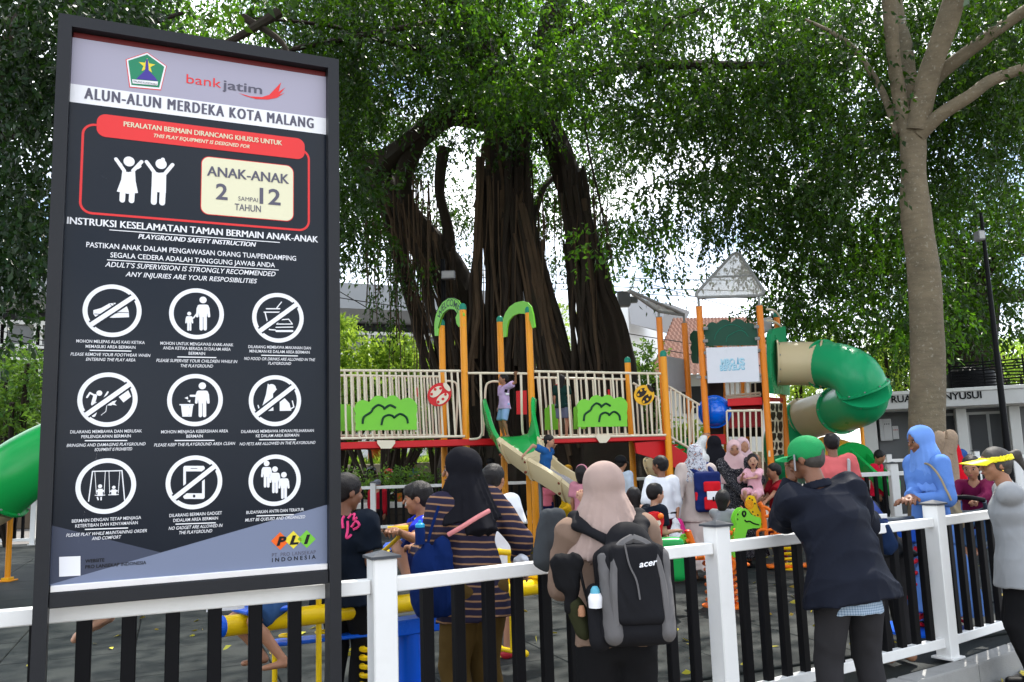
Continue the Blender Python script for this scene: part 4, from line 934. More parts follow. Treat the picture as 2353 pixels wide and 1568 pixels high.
def twigs(centres, radii, ntw, nlf, ln, drop, seed, lsize=0.09):
    """hanging twigs set with leaves inside ellipsoid clumps -> leaf bases, directions, sizes"""
    rs = np.random.RandomState(seed); C = np.repeat(centres, ntw, 0); R = np.repeat(radii, ntw, 0); n = len(C)
    u = rs.normal(size=(n, 3)); u /= np.linalg.norm(u, axis=1, keepdims=True); u *= rs.uniform(0.2, 1, (n, 1)) ** 0.5
    S = C + u * R * np.array([1, 1, 0.75])
    d = u * 0.7 + rs.normal(size=(n, 3)) * 0.35; d[:, 2] -= drop
    d /= np.linalg.norm(d, axis=1, keepdims=True); le = rs.uniform(0.6, 1.3, n) * ln
    t = np.linspace(0.05, 1, nlf); P = S[:, None, :] + d[:, None, :] * (t[None, :, None] * le[:, None, None])
    P[:, :, 2] -= (t[None, :] ** 2) * le[:, None] * 0.45 * drop
    P = P.reshape(-1, 3) + rs.normal(size=(n * nlf, 3)) * 0.02
    D = np.repeat(d, nlf, 0) * 0.5 + rs.normal(size=(n * nlf, 3)) * 0.65; D[:, 2] -= 0.55 * drop
    return P, D, rs.uniform(0.65, 1.3, n * nlf) * lsize
# how full the canopy is, per 100 px of the picture across and down (0 open sky .. 9 closed)
DENS = ["6678774889998777878666688887566", "", ""]
ROWS = [
 [5,7,7,8,7,4,8,8,9,9,9,9,6,6,8,6,4,8,8,8,5,6,7,8],
 [7,6,5,5,5,4,5,8,8,8,6,9,8,7,8,8,5,8,8,8,7,8,8,8],
 [6,4,4,4,4,4,5,9,9,6,8,8,8,8,8,8,9,9,9,9,8,9,9,9],
 [6,4,3,3,3,3,4,9,9,7,6,6,7,9,9,9,9,9,9,8,8,9,9,9],
 [5,4,3,3,3,3,4,8,7,5,6,5,4,5,7,2,5,8,9,9,8,8,8,8],
 [5,3,2,2,2,2,3,4,2,2,3,2,2,1,5,0,4,7,8,8,8,7,7,6],
 [2,0,0,0,0,0,0,0,1,2,1,0,0,0,1,0,1,4,6,7,6,7,6,3],
 [0,0,0,0,0,0,0,0,0,0,0,0,0,0,0,0,0,2,3,5,5,6,4,1],
]
def dens(x, y):
    i = (x - 50) / 100; j = (y - 50) / 100; i0 = int(math.floor(i)); j0 = int(math.floor(j)); fx, fy = i - i0, j - j0
    def g(a, b):
        if b > 7: return 0
        return ROWS[max(0, b)][min(23, max(0, a))]
    return (g(i0, j0) * (1 - fx) + g(i0 + 1, j0) * fx) * (1 - fy) + (g(i0, j0 + 1) * (1 - fx) + g(i0 + 1, j0 + 1) * fx) * fy
rsC = np.random.RandomState(12); groups = {'left': [], 'ban': [], 'right': [], 'back': []}
tries = 0
while tries < 4300:
    x, y = rsC.uniform(-60, 2420), rsC.uniform(-60, 800); tries += 1
    dv = dens(x, y); nzv = math.sin(x / 41 + 2.1 * math.sin(y / 67)) + math.sin(y / 37 + 1.7 * math.sin(x / 83) + 1) + .7 * math.sin((x + y) / 23)
    if nzv < -0.75 and y < 560 and rsC.uniform() < .85: continue
    if rsC.uniform(0, 9) > dv ** 1.25 / 9 ** 0.25: continue
    if 180 < x < 730 and y > 150 and rsC.uniform() < 0.6: continue
    if x < 330: k = 'left'; Y = rsC.uniform(9, 13.5)
    elif x > 2150 and y > 430: k = 'back'; Y = rsC.uniform(19, 25)
    elif x > 1930 and y < 460: k = 'right'; Y = rsC.uniform(12, 19)
    else: k = 'ban'; Y = rsC.uniform(14.5, 25)
    # keep the great trunks in view in front of most leaves
    if k == 'ban' and 810 < x < 1470 and y > 250 and rsC.uniform() < 0.93: Y = rsC.uniform(23, 28)
    if k == 'right' and 2060 < x < 2260 and Y < 13.6: Y += 2
    if 1540 < x < 1800 and y > 470: Y = rsC.uniform(17.8, 23)
    if 1740 < x < 2100 and y > 560 and k == 'ban': Y = rsC.uniform(18.6, 24)
    groups[k].append(at(x, y, Y))
bark_dark = mat('banyan_bark', (0.027, 0.019, 0.013), 0.9, 0, 0.5, 3, 0.9, 30, dirt=0.5, dirtcol=(0.03, 0.035, 0.018))
bark_pale = mat('smooth_pale_bark', (0.165, 0.132, 0.085), 0.82, 0, 0.45, 3.2, 0.8, 45, dirt=0.85, dirtcol=(0.085, 0.08, 0.05))
bark_root = mat('aerial_root_bark', (0.070, 0.045, 0.026), 0.9, 0, 0.5, 3, 0.8, 40, dirt=0.4, dirtcol=(0.03, 0.03, 0.018))
def bark_rings(m):
    N, L = m.node_tree.nodes, m.node_tree.links; b = N['Principled BSDF']; tc = [n for n in N if n.type == 'TEX_COORD'][0]
    mp = N.new('ShaderNodeMapping'); mp.inputs['Scale'].default_value = (4, 4, 16); L.new(tc.outputs['Object'], mp.inputs[0])
    n = N.new('ShaderNodeTexNoise'); n.inputs['Scale'].default_value = 1.2; n.inputs['Detail'].default_value = 6; L.new(mp.outputs[0], n.inputs['Vector'])
    bp = N.new('ShaderNodeBump'); bp.inputs['Strength'].default_value = 0.6; bp.inputs['Distance'].default_value = 0.02; L.new(n.outputs['Fac'], bp.inputs['Height'])
    old = b.inputs['Normal'].links[0].from_socket; L.new(old, bp.inputs['Normal']); L.new(bp.outputs[0], b.inputs['Normal'])
    src = b.inputs['Base Color'].links[0].from_socket; rp = N.new('ShaderNodeValToRGB'); rp.color_ramp.elements[0].position = .35; rp.color_ramp.elements[0].color = (0.85, 0.85, 0.85, 1); rp.color_ramp.elements[1].position = .62
    L.new(n.outputs['Fac'], rp.inputs[0]); mx = N.new('ShaderNodeMixRGB'); mx.blend_type = 'MULTIPLY'; mx.inputs[0].default_value = 1; L.new(src, mx.inputs[1]); L.new(rp.outputs[0], mx.inputs[2])
    vo = N.new('ShaderNodeTexNoise'); vo.inputs['Scale'].default_value = 24; vo.inputs['Detail'].default_value = 4; L.new(tc.outputs['Object'], vo.inputs['Vector'])
    r2 = N.new('ShaderNodeValToRGB'); r2.color_ramp.elements[0].position = .60; r2.color_ramp.elements[0].color = (0, 0, 0, 1); r2.color_ramp.elements[1].position = .70; r2.color_ramp.elements[1].color = (.55, .55, .55, 1); L.new(vo.outputs['Fac'], r2.inputs[0])
    m3 = N.new('ShaderNodeMixRGB'); m3.inputs[2].default_value = (.30, .28, .22, 1); L.new(r2.outputs[0], m3.inputs[0]); L.new(mx.outputs[0], m3.inputs[1]); L.new(m3.outputs[0], b.inputs['Base Color'])
bark_rings(bark_pale)
def limb(pts, rad, name, m, parent, seed=0, n=20, lump=0.08, fine=6, off=(0, 0, 0)):
    """tapered trunk or limb with an uneven, fluted skin; pts 3D, rad radii"""
    P = curve(pts, fine); R = np.interp(np.linspace(0, len(rad) - 1, len(P)), range(len(rad)), rad); rs = np.random.RandomState(seed)
    ph = rs.uniform(0, 6.28, 6); G = []
    T = [nrm(P[min(len(P) - 1, i + 1)] - P[max(0, i - 1)]) for i in range(len(P))]
    u = np.cross(T[0], [0, 1.0, 0.2]); u = nrm(u)
    for i, p in enumerate(P):
        u = nrm(u - T[i] * np.dot(u, T[i])); w = np.cross(T[i], u); row = []
        for k in range(n):
            a = 2 * math.pi * k / n; s = i * 0.35
            r = R[i] * (1 + lump * (math.sin(3 * a + ph[0] + s * .5) + 0.7 * math.sin(5 * a + ph[1] - s * .8) + 0.5 * math.sin(2 * a + ph[2] + s * 1.7) + .35 * math.sin(9 * a + ph[3] + s)))
            row.append(p + r * (math.cos(a) * u + math.sin(a) * w) - np.array(off))
        G.append(row)
    b = MB().grid(np.array(G), closed_v=True); b.F += [tuple(range(n))[::-1], tuple(range((len(P) - 1) * n, len(P) * n))]
    return b.build(name, m, parent, True)
def pxpath(l, Y=None):
    return [at(p[0], p[1], p[2] if len(p) > 2 else Y) for p in l]
# --- the banyan
ban = thing('banyan_tree', 'huge banyan with fluted dark trunks and hanging roots behind the bridge', 'tree', (xat(1180, 20.5), 20.5, -0.18)); bo = np.array(ban.location)
def bl(pts, rad, name='trunk', seed=0, lump=0.1, n=20): return limb([np.array(p) for p in pts], rad, name, bark_dark, ban, seed, n, lump, 6, bo)
s20 = 20 / FPX
bl(pxpath([(1075, 1215, 20.5), (1085, 1000, 20.5), (1090, 850, 20.5), (1075, 720, 20.5), (1020, 610, 20.6), (950, 520, 20.8), (880, 430, 21), (832, 372, 21.2)]), [.95, .6, .46, .42, .44, .42, .40, .34], seed=1)
bl(pxpath([(1170, 1215, 20.3), (1175, 1000, 20.3), (1170, 800, 20.2), (1155, 600, 20.2), (1160, 420, 20.2), (1170, 280, 20.2), (1120, 150, 20), (1075, 40, 20), (1060, -80, 20)]), [1.0, .68, .50, .38, .38, .60, .40, .38, .36], seed=2, n=26, lump=.14)
bl(pxpath([(1400, 1215, 20.0), (1395, 1000, 20.0), (1385, 800, 20.0), (1370, 680, 20.0), (1345, 560, 20.0), (1315, 430, 20.1), (1270, 310, 20.2), (1235, 250, 20.2)]), [1.2, .82, .56, .42, .34, .31, .31, .36], seed=3, n=26, lump=.14)
bl(pxpath([(1300, 1215, 19.9), (1290, 950, 19.9), (1275, 780, 19.9), (1245, 640, 19.9), (1215, 520, 19.9), (1195, 400, 20.0), (1190, 300, 20.1)]), [.7, .5, .32, .15, .13, .12, .12], seed=4, n=14)
bl(pxpath([(1110, 260, 20.1), (1030, 262, 20.1), (960, 315, 20.2), (905, 360, 20.5), (860, 395, 20.9)]), [.42, .3, .27, .3, .34], 'limb', 5)
bl(pxpath([(960, 320, 20.2), (930, 400, 20.4), (935, 470, 20.6), (975, 560, 20.7)]), [.24, .2, .2, .26], 'limb', 6)
bl(pxpath([(1210, 280, 20.1), (1245, 170, 20.0), (1266, 60, 19.8), (1300, -70, 19.6)]), [.5, .3, .27, .25], 'limb', 7)
bl(pxpath([(1240, 195, 20.0), (1340, 168, 19.2), (1480, 152, 18), (1600, 150, 17.2), (1760, 150, 16.4), (1950, 152, 15.8)]), [.14, .12, .12, .10, .07, .035], 'branch', 8, .05, 10)
bl(pxpath([(1262, 100, 19.9), (1340, 52, 19.4), (1420, 12, 19), (1500, -40, 18.6)]), [.1, .08, .06, .05], 'branch', 9, .05, 10)
bl(pxpath([(1215, 260, 19.8), (1185, 170, 19.2), (1160, 95, 18.6), (1125, 38, 18), (1010, -5, 17)]), [.12, .1, .09, .1, .07], 'branch', 10, .05, 10)
bl(pxpath([(1090, 210, 20), (1040, 140, 19.5), (1010, 60, 19), (960, -20, 18.6)]), [.12, .09, .07, .05], 'branch', 11, .05, 10)
bl(pxpath([(1215, 545, 21), (1250, 430, 21.5), (1300, 395, 22)]), [.12, .09, .05], 'branch', 12, .05, 10)
bl(pxpath([(1100, 480, 20.3), (1130, 380, 20.2), (1150, 300, 20.2)]), [.16, .15, .18], 'limb', 13)
bl(pxpath([(1020, 640, 20.4), (1030, 540, 20.3), (1010, 440, 20.2), (1020, 340, 20.2)]), [.2, .14, .12, .14], 'limb', 14)
for a in [((1090, 130, 19), (900, 100, 17), (760, 60, 15.5), (560, 40, 14)), ((820, 380, 21), (800, 330, 20.5), (790, 250, 20), (740, 170, 19)), ((830, 80, 16), (800, 180, 15.8), (730, 250, 15.4)), ((1480, 155, 18), (1540, 240, 18), (1580, 340, 18.2)), ((1600, 150, 17.2), (1680, 220, 17), (1720, 330, 17)), ((1480, 152, 18), (1530, 60, 17.6), (1640, 10, 17.3)), ((560, 40, 14), (660, 120, 13.6), (590, 260, 13.4)), ((1000, 50, 17), (640, 120, 14), (560, 150, 13))]:
    bl(pxpath(a), [.09, .07, .045, .02][:len(a)] if len(a) == 4 else [.07, .045, .02], 'branch', int(a[0][0]), .05, 8)
# root curtain: strands wound down the trunks and hanging free
rs = np.random.RandomState(5); sb = MB(); nroot = 0
strand = []
def root(x0, y0, x1, y1, Y, r, wob=3.0):
    k = max(4, int(abs(y1 - y0) / 60)); P = []; px_ = 0
    for i in range(k + 1):
        t = i / k; px_ += rs.normal() * wob * (0.4 + t); P.append(at(x0 + (x1 - x0) * t + px_, y0 + (y1 - y0) * t, Y + rs.normal() * .03) - bo)
    return MB().tube(P, list(np.linspace(r, r * 0.6, len(P))), 5, True)
for i in range(120):       # strands lying on the trunks
    g = rs.randint(0, 4)
    if g == 0: t = rs.uniform(); x0 = 860 + 190 * t + rs.uniform(-20, 20); y0 = 430 + 160 * t; x1 = 1030 + rs.uniform(0, 110); y1 = rs.uniform(860, 1150); Y = rs.uniform(19.75, 20.0)
    elif g == 1: x0 = rs.uniform(1095, 1225); y0 = rs.uniform(260, 480); x1 = x0 + rs.uniform(-30, 40); y1 = rs.uniform(800, 1150); Y = rs.uniform(19.3, 19.55)
    elif g == 2: x0 = rs.uniform(1285, 1350); y0 = rs.uniform(380, 560); x1 = x0 + rs.uniform(20, 110); y1 = rs.uniform(800, 1150); Y = rs.uniform(19.2, 19.5)
    else: x0 = rs.uniform(1180, 1215); y0 = rs.uniform(420, 560); x1 = x0 + rs.uniform(60, 130); y1 = rs.uniform(820, 1100); Y = rs.uniform(19.3, 19.5)
    root(x0, y0, x1, y1, Y, rs.uniform(.025, .085), 3.0 + 4 * (i % 4 == 0)).build('root', bark_dark if i % 3 else bark_root, ban, True)
for i in range(150):       # thin free-hanging ones
    z = rs.randint(0, 5)
    x0, y0, ym = [(rs.uniform(1120, 1190), 420, (640, 950)), (rs.uniform(900, 1010), 430, (560, 900)), (rs.uniform(1270, 1400), 420, (600, 850)), (rs.uniform(830, 960), 480, (600, 780)), (rs.uniform(1180, 1260), 480, (620, 840))][z]
    root(x0, y0 + rs.uniform(-40, 80), x0 + rs.uniform(-14, 22), rs.uniform(*ym), rs.uniform(18.8, 21), rs.uniform(.008, .022), 2.2).build('hanging_root', bark_root, ban)
root(1305, -10, 1350, 330, 18.6, .03, 1).build('hanging_root', bark_dark, ban); root(1350, 330, 1412, 640, 18.6, .03, 1.5).build('hanging_root', bark_dark, ban)
for x0, y0, x1, y1, r_ in ((985, 640, 1010, 830, .07), (1010, 620, 1050, 840, .08), (955, 560, 1000, 800, .06), (1300, 560, 1340, 830, .07)): root(x0, y0, x1, y1, 19.4, r_, 3).build('root', bark_dark, ban, True)
def crown(cs, parent, off, m, seed, ntw=19, nlf=11, rad=(0.5, 0.95), ls=0.115, drop=0.6, ln=0.42, name='crown'):
    C = np.array(cs) ; rs = np.random.RandomState(seed); R = rs.uniform(*rad, (len(C), 1)) * np.array([[1.1, 1.1, .85]])
    P, D, L = twigs(C, R, ntw, nlf, ln, drop, seed, ls); return leaf_mesh(name, P - np.array(off), D, L, 0.24, m, parent, seed)
cb_ = groups['ban']
lt_ = [i for i, c in enumerate(cb_) if math.sin(c[0] * .9 + 1) + math.sin(c[2] * 1.3 + c[1] * .5) > 1.0]; crown([c for i, c in enumerate(cb_) if i not in lt_], ban, bo, M_fig, 21); crown([cb_[i] for i in lt_], ban, bo, M_figm, 20)  # chosen clumps take the lighter leaf as painted sunlight
# fronds hanging before the trunk, and the long tassels that hang against the sky
extra = [at(x, y, Yv) for x, y, Yv in ((1160, 170, 18.2), (1185, 230, 18.2), (1150, 260, 18.3), (1130, 120, 18), (1210, 320, 18.4), (1165, 330, 18.4), (1110, 220, 18.2), (1230, 130, 18), (1040, 330, 18.8), (1120, 60, 17.8), (1190, 60, 17.8), (1260, 330, 18.8), (1140, 430, 20.8), (1240, 420, 20.9), (1260, 520, 20.9), (1300, 500, 21))]
crown(extra, ban, bo, M_fig, 22, 12, 12, (.3, .55), .1)
tas = [at(x, y, Yv) for x, y, Yv in ((1500, 480, 16), (1510, 530, 16), (1520, 575, 16), (1525, 610, 16), (1480, 440, 16), (1460, 500, 16.3), (1640, 560, 18), (1655, 520, 18), (1760, 640, 18.6), (1760, 690, 18.7), (1720, 600, 18.6), (880, 540, 19), (870, 600, 19), (900, 640, 19), (890, 680, 19.1), (905, 720, 19.2), (960, 600, 19), (1390, 560, 20), (1400, 500, 20), (1810, 700, 18.8), (1290, 560, 21.2), (1290, 600, 21.3), (815, 545, 17), (800, 500, 17), (1900, 740, 19), (1950, 770, 19), (2000, 790, 19.2), (2060, 840, 19.2), (1870, 720, 18.8), (2060, 780, 19.3))]
crown(tas, ban, bo, M_fig, 23, 12, 12, (.22, .42), .10, 1.2, .5)
# --- tree left of the board
lt = thing('shade_tree', 'dark broad-leaved tree hanging over the left edge behind the board', 'tree', (-8.2, 11.5, -0.18)); lo_ = np.array(lt.location)
limb([lo_, lo_ + [0.2, 0, 3], lo_ + [0.6, 0, 6], lo_ + [2.0, -.4, 9]], [.4, .3, .26, .16], 'trunk', bark_dark, lt, 31, off=lo_)
for a in (((-250, 250, 11.5), (0, 60, 11.3), (160, -40, 11)), ((-250, 330, 11.5), (-20, 320, 11.4), (90, 300, 11.3)), ((80, -60, 12), (260, 60, 12.5), (420, 30, 13)), ((640, 30, 14), (520, 100, 13.5), (420, 130, 13.2))):
    limb(pxpath(a), [.1, .06, .03], 'branch', bark_dark, lt, 32, 8, .04, off=lo_)
groups['left'] += [at(x, y, Yv) for x, y, Yv in ((20, 600, 9.5), (85, 610, 9.5), (40, 580, 9.6), (90, 560, 9.6), (80, 665, 9.3), (88, 785, 9), (-10, 560, 9.6))]
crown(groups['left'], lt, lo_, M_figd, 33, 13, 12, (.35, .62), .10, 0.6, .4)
# --- the smooth trunk on the right
rt_ = thing('smooth_trunk_tree', 'tall tree with smooth pale brown trunk forking into spreading limbs at right', 'tree', (xat(2140, 12.5), 12.5, 0)); ro = np.array(rt_.location)
def rl(pts, rad, name, seed, lump=.03, n=22): return limb(pxpath(pts), rad, name, bark_pale, rt_, seed, n, lump, 8, ro)
rl([(2142, 1262, 12.5), (2136, 1100, 12.5), (2130, 950, 12.5), (2131, 880, 12.5), (2130, 766, 12.5), (2124, 640, 12.5), (2106, 500, 12.5), (2099, 400, 12.5), (2097, 325, 12.5), (2096, 285, 12.5)], [.34, .27, .25, .245, .235, .228, .22, .18, .185, .2], 'trunk', 41)
rl([(2085, 300, 12.5), (2062, 190, 12.4), (2050, 100, 12.3), (2040, -40, 12.2)], [.13, .10, .10, .11], 'limb', 42)
rl([(2098, 270, 12.6), (2085, 170, 12.8), (2078, 100, 12.9), (2062, 40, 13.0), (2050, -60, 13.1)], [.13, .13, .12, .11, .10], 'limb', 43)
rl([(2105, 300, 12.4), (2132, 180, 12.2), (2168, 80, 12.0), (2205, -40, 11.8)], [.17, .16, .155, .16], 'limb', 44)
rl([(2112, 235, 12.5), (2150, 180, 12.4), (2210, 130, 12.2), (2290, 70, 12.0), (2420, -20, 11.8)], [.14, .11, .10, .09, .08], 'limb', 45)
rl([(2110, 310, 12.4), (2160, 265, 12.2), (2230, 220, 12.0), (2290, 180, 11.9), (2440, 130, 11.7)], [.13, .10, .095, .085, .07], 'limb', 46)
rl([(2062, 310, 12.6), (2040, 240, 12.8), (2010, 180, 13), (1960, 110, 13.3), (1912, 75, 13.6), (1850, 45, 14)], [.07, .055, .05, .045, .035, .02], 'branch', 47)
rl([(2165, 95, 12.0), (2200, 20, 11.8), (2260, -60, 11.5)], [.08, .06, .05], 'branch', 48)
crown(groups['right'], rt_, ro, M_fig, 49, 15, 11, (.5, .9), .10)
painted_lit = [at(x, y, Yv) for x, y, Yv in [(rsC.uniform(2190, 2420), rsC.uniform(-40, 270), rsC.uniform(13, 16)) for _ in range(30)]]
crown(painted_lit, rt_, ro, M_bush, 50, 11, 11, (.4, .7), .09, name='crown')  # lighter green on these clumps paints sunlight into the crown
# --- tree behind the low building
bt = thing('background_tree', 'dark leafy tree with thick trunk behind the lettered low building', 'tree', (xat(2232, 22), 22, -0.18)); bo2 = np.array(bt.location)
limb(pxpath([(2238, 1150, 22), (2232, 900, 22), (2228, 780, 22), (2240, 680, 22)]), [.9, .75, .6, .55], 'trunk', bark_dark, bt, 51, off=bo2)
for a in (((2240, 690, 22), (2255, 640, 21.6), (2290, 590, 21)), ((2235, 700, 22), (2215, 620, 22), (2200, 540, 22)), ((2270, 660, 22), (2320, 680, 21.8), (2400, 670, 21.5))): limb(pxpath(a), [.3, .2, .1], 'limb', bark_dark, bt, 52, 12, off=bo2)
groups['back'] += [at(x, y, Yv) for x, y, Yv in ((2190, 760, 20), (2200, 800, 20), (2215, 730, 20), (2260, 740, 20.4), (2240, 700, 20), (2270, 790, 20.5), (2180, 700, 20), (2330, 720, 21), (2345, 660, 21), (2290, 760, 20.5))]
crown(groups['back'], bt, bo2, M_fig, 53, 15, 11, (.5, 1.0), .12)
# --- unseen crown of the same trees above the picture, added to shade the playground
rs = np.random.RandomState(9); over = []
for i in range(260):
    x, y = rs.uniform(-9, 11), rs.uniform(5.5, 21); over.append((x, y, 0.60 * y + 3.1 + rs.uniform(0, 3.0)))
crown(over, ban, bo, M_fig, 54, 10, 9, (.8, 1.5), .2, .8, 1.0)
# ---------------------------------------------------------------- sunlit shrubs, hedges
def shrub(name, label, cs, m, seed, ls=0.16, rad=(.35, .6), ntw=10, nlf=12, cat='shrub', group=None, base=-0.18, w=0.2):
    C = np.array(cs); c = C.mean(0); c = np.array([c[0], c[1], base]); t = thing(name, label, cat, c, 0, group); rs = np.random.RandomState(seed)
    R = rs.uniform(*rad, (len(C), 1)) * np.ones((1, 3)); P, D, L = twigs(C, R, ntw, nlf, .3, -.1, seed, ls); leaf_mesh('foliage', P - c, D, L, w, m, t, seed)
    b = MB()
    for q in C[::3]: MB().tube(curve([np.zeros(3) + [0, 0, 0], (q - c) * [.5, .5, .5], (q - c)], 3), [.05, .04, .02][:1] * 7, 6).build('stem', bark_dark, t)
    return t
def spots(x0, x1, y0, y1, Y0, Y1, n, seed):
    rs = np.random.RandomState(seed); return [at(rs.uniform(x0, x1), rs.uniform(y0, y1), rs.uniform(Y0, Y1)) for _ in range(n)]
shrub('frangipani', 'sunlit pale green shrub with rosettes of long leaves beside the board', spots(690, 870, 755, 960, 24, 26, 60, 1), M_light, 61, .24, (.3, .55), w=.16)
shrub('frangipani', 'sunlit pale green shrub left of the welcome arch, lower than the one by the board', spots(870, 955, 800, 960, 24.5, 26.5, 42, 2), M_light, 62, .22, (.3, .5), w=.16)
shrub('shrub', 'yellow green bushy shrub behind the posts of the welcome arch', spots(950, 1060, 790, 1010, 25, 27, 42, 3), M_light, 63, .13, (.3, .55))
shrub('shrub', 'bright leafy bush at the left edge above the green tube slide', spots(-60, 110, 835, 985, 17, 20, 55, 4), M_bush, 64, .14, (.35, .6))
shrub('shrub', 'light green bush seen between the two big banyan trunks', spots(1235, 1300, 720, 880, 26, 28, 26, 5), M_light, 65, .12, (.35, .6))
shrub('shrub', 'narrow dark green small tree right of the banyan base', spots(1465, 1505, 790, 1010, 22, 23, 30, 6), M_bush, 66, .12, (.25, .45))
shrub('shrub', 'sunlit bush between the tube slide and the smooth trunk', spots(1990, 2090, 790, 910, 23, 26, 40, 7), M_light, 67, .13, (.35, .65))
shrub('shrub', 'pale bush below the tube slide, right of the tower', spots(1800, 1880, 870, 960, 24, 26, 24, 8), M_light, 68, .13, (.3, .6))
shrub('shrub', 'yellow green treetops beyond the roof slats at the right edge', spots(2280, 2400, 800, 880, 30, 34, 26, 9), M_light, 69, .2, (.5, .9))
shrub('shrub', 'small yellow green treetop above the tube slide', spots(1880, 1905, 765, 800, 30, 31, 6, 10), M_light, 70, .16, (.3, .5))
shrub('hedge_plants', 'low dark green hedge plants growing in the white rimmed planter', [np.array([x, 20.6 + random.Random(i).uniform(-.2, .2), .85 + random.Random(i).uniform(0, .25)]) for i, x in enumerate(np.linspace(xat(700, 20.6), xat(1065, 20.6), 34))], M_bush, 71, .09, (.18, .28), cat='hedge', base=.6)
shrub('leafy_plant', 'pale leafy plant growing in the green tub by the stairs', [np.array([tub_top[0] + dx, tub_top[1], 1.85]) for dx in (-.15, 0, .15)], M_light, 72, .2, (.15, .25), 8, 8, 'plant', base=1.7)
shrub('background_bush', 'dim green bush behind the bridge railing near the board', spots(700, 1010, 930, 1010, 22.5, 24.5, 44, 11), M_bush, 73, .12, (.3, .5))
# ornamental grasses on the parapet
gt = thing('grass_tufts', 'pale ornamental grass tufts along the top of the beige wall', 'grass', (xat(880, 27.2), 27.2, 1.47)); rs = np.random.RandomState(3); V = []; Fq = []
for i in range(1500):
    x = rs.uniform(-3.6, 3.2); y = rs.uniform(-.15, .3); h = rs.uniform(.15, .5) * (1 + .5 * math.sin(x * 4)); dx, dy = rs.normal(0, .18, 2); n_ = len(V)
    V += [(x - .012, y, 0), (x + .012, y, 0), (x + dx * .5 + .008, y + dy * .5, h * .7), (x + dx, y + dy, h), (x + dx * .5 - .008, y + dy * .5, h * .7)]; Fq.append((n_, n_ + 1, n_ + 2, n_ + 3, n_ + 4))
go = link_mesh('blades', V, Fq, M_light, gt); go['kind'] = 'stuff'
# cut stump behind the woman in blue
st = thing('tree_stump', 'tall sawn tree stump with rough torn top beside the woman in blue', 'stump', (xat(2152, 8.9), 8.9, 0)); so = np.array(st.location)
limb([so, so + [0, 0, .5], so + [.0, 0, 1.0], so + [-.01, 0, zat(2140, 1010, 8.6)]], [.26, .19, .18, .20], 'trunk', mat('stump_bark', (0.26, 0.19, 0.13), .9, 0, .3, 5, .8, 40), st, 81, 24, .09, off=so)
for k in range(6):
    a = k * 1.05; limb([so + [.13 * math.cos(a), .13 * math.sin(a), 1.40], so + [.16 * math.cos(a + .3), .16 * math.sin(a + .3), 1.56], so + [.14 * math.cos(a + .5), .14 * math.sin(a + .5), 1.59 + .02 * (k % 3)]], [.07, .07, .04], 'bark_flap', mat('stump_bark', (0, 0, 0)), st, 82 + k, 10, .1, off=so)
# fallen leaves
fl_m = leaf_mat('fallen_leaf', (0.42, 0.34, 0.04), (0.2, 0.16, 0.02), tw=.15, var=.5); rs = np.random.RandomState(17); P = []
for i in range(520):
    x, y = rs.uniform(-4, 9.5), rs.uniform(3.8, 14)
    if y < np.interp(x, [p[0] for p in inner], [p[1] for p in inner]) + .1: continue
    P.append((x, y, 0.010))
for i in range(420):
    t_ = rs.uniform(2.8, 6.9); i0 = int(t_); f = t_ - i0; p = out0[i0] + (out0[i0 + 1] - out0[i0]) * f + nrmF[i0] * abs(rs.normal(0, .22)) + nrmF[i0] * .02; P.append((p[0], p[1], PAV + .012))
P = np.array(P); D = rs.normal(size=P.shape); D[:, 2] = rs.uniform(-.02, .22, len(P)); n = len(P); L = rs.uniform(.05, .12, n)
lv = leaf_mesh('fallen_leaves', P, D, L, .22, fl_m, None, 5); tag(lv, 'yellow and green fallen leaves scattered over the dark floor and pavement', 'leaves', kind='stuff')
# ================================================================ the play structure
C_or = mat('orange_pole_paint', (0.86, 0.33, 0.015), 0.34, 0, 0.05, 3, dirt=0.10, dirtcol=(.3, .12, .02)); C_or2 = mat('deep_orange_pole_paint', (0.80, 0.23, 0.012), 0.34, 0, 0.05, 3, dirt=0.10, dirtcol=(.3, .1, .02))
C_cap = mat('teal_cap', (0.01, 0.22, 0.14), 0.4); C_cream = mat('cream_rail_paint', (0.74, 0.66, 0.50), 0.38, 0, 0.04, 3, dirt=.12, dirtcol=(.4, .34, .24))
C_red = mat('red_deck_paint', (0.60, 0.008, 0.012), 0.4, 0, 0.06, 2); C_lime = mat('lime_plastic', (0.19, 0.60, 0.04), 0.4, 0, 0.06, 3, dirt=.2, dirtcol=(.12, .32, .05)); C_lined = mat('groove_dark_green', (0.004, 0.045, 0.02), 0.5)
C_green = mat('green_slide_plastic', (0.010, 0.33, 0.065), 0.24, 0, 0.05, 1.5, dirt=.08, dirtcol=(.1, .2, .1)); C_green2 = mat('tube_green_plastic', (0.012, 0.34, 0.13), 0.28, 0, 0.1, 1.2, dirt=.25, dirtcol=(.1, .2, .1))
C_beige = mat('beige_slide_plastic', (0.60, 0.49, 0.29), 0.33, 0, 0.08, 1.5, dirt=.4, dirtcol=(.35, .27, .15)); C_dg = mat('dark_green_board', (0.006, 0.065, 0.035), 0.45)
C_steel = mat('galvanised_grey', (0.13, 0.15, 0.17), 0.45, .5); C_bolt = mat('rusty_bolt', (0.16, 0.035, 0.015), 0.5, .3); C_clip = mat('clip_grey', (0.25, 0.25, 0.24), .5)
C_dk = mat('dark_brown_board', (0.018, 0.010, 0.007), 0.5); C_redd = mat('maroon_step_paint', (0.30, 0.004, 0.008), 0.45)
Yf = lambda px: 13.5 + (px - 770) / (1528 - 770) * 1.5
DECK = 1.85
ps = thing('play_structure', 'orange posted climbing structure with bridge, welcome arch, tower and tube slide', 'playground', (0, 14.5, 0)); po = np.array(ps.location)
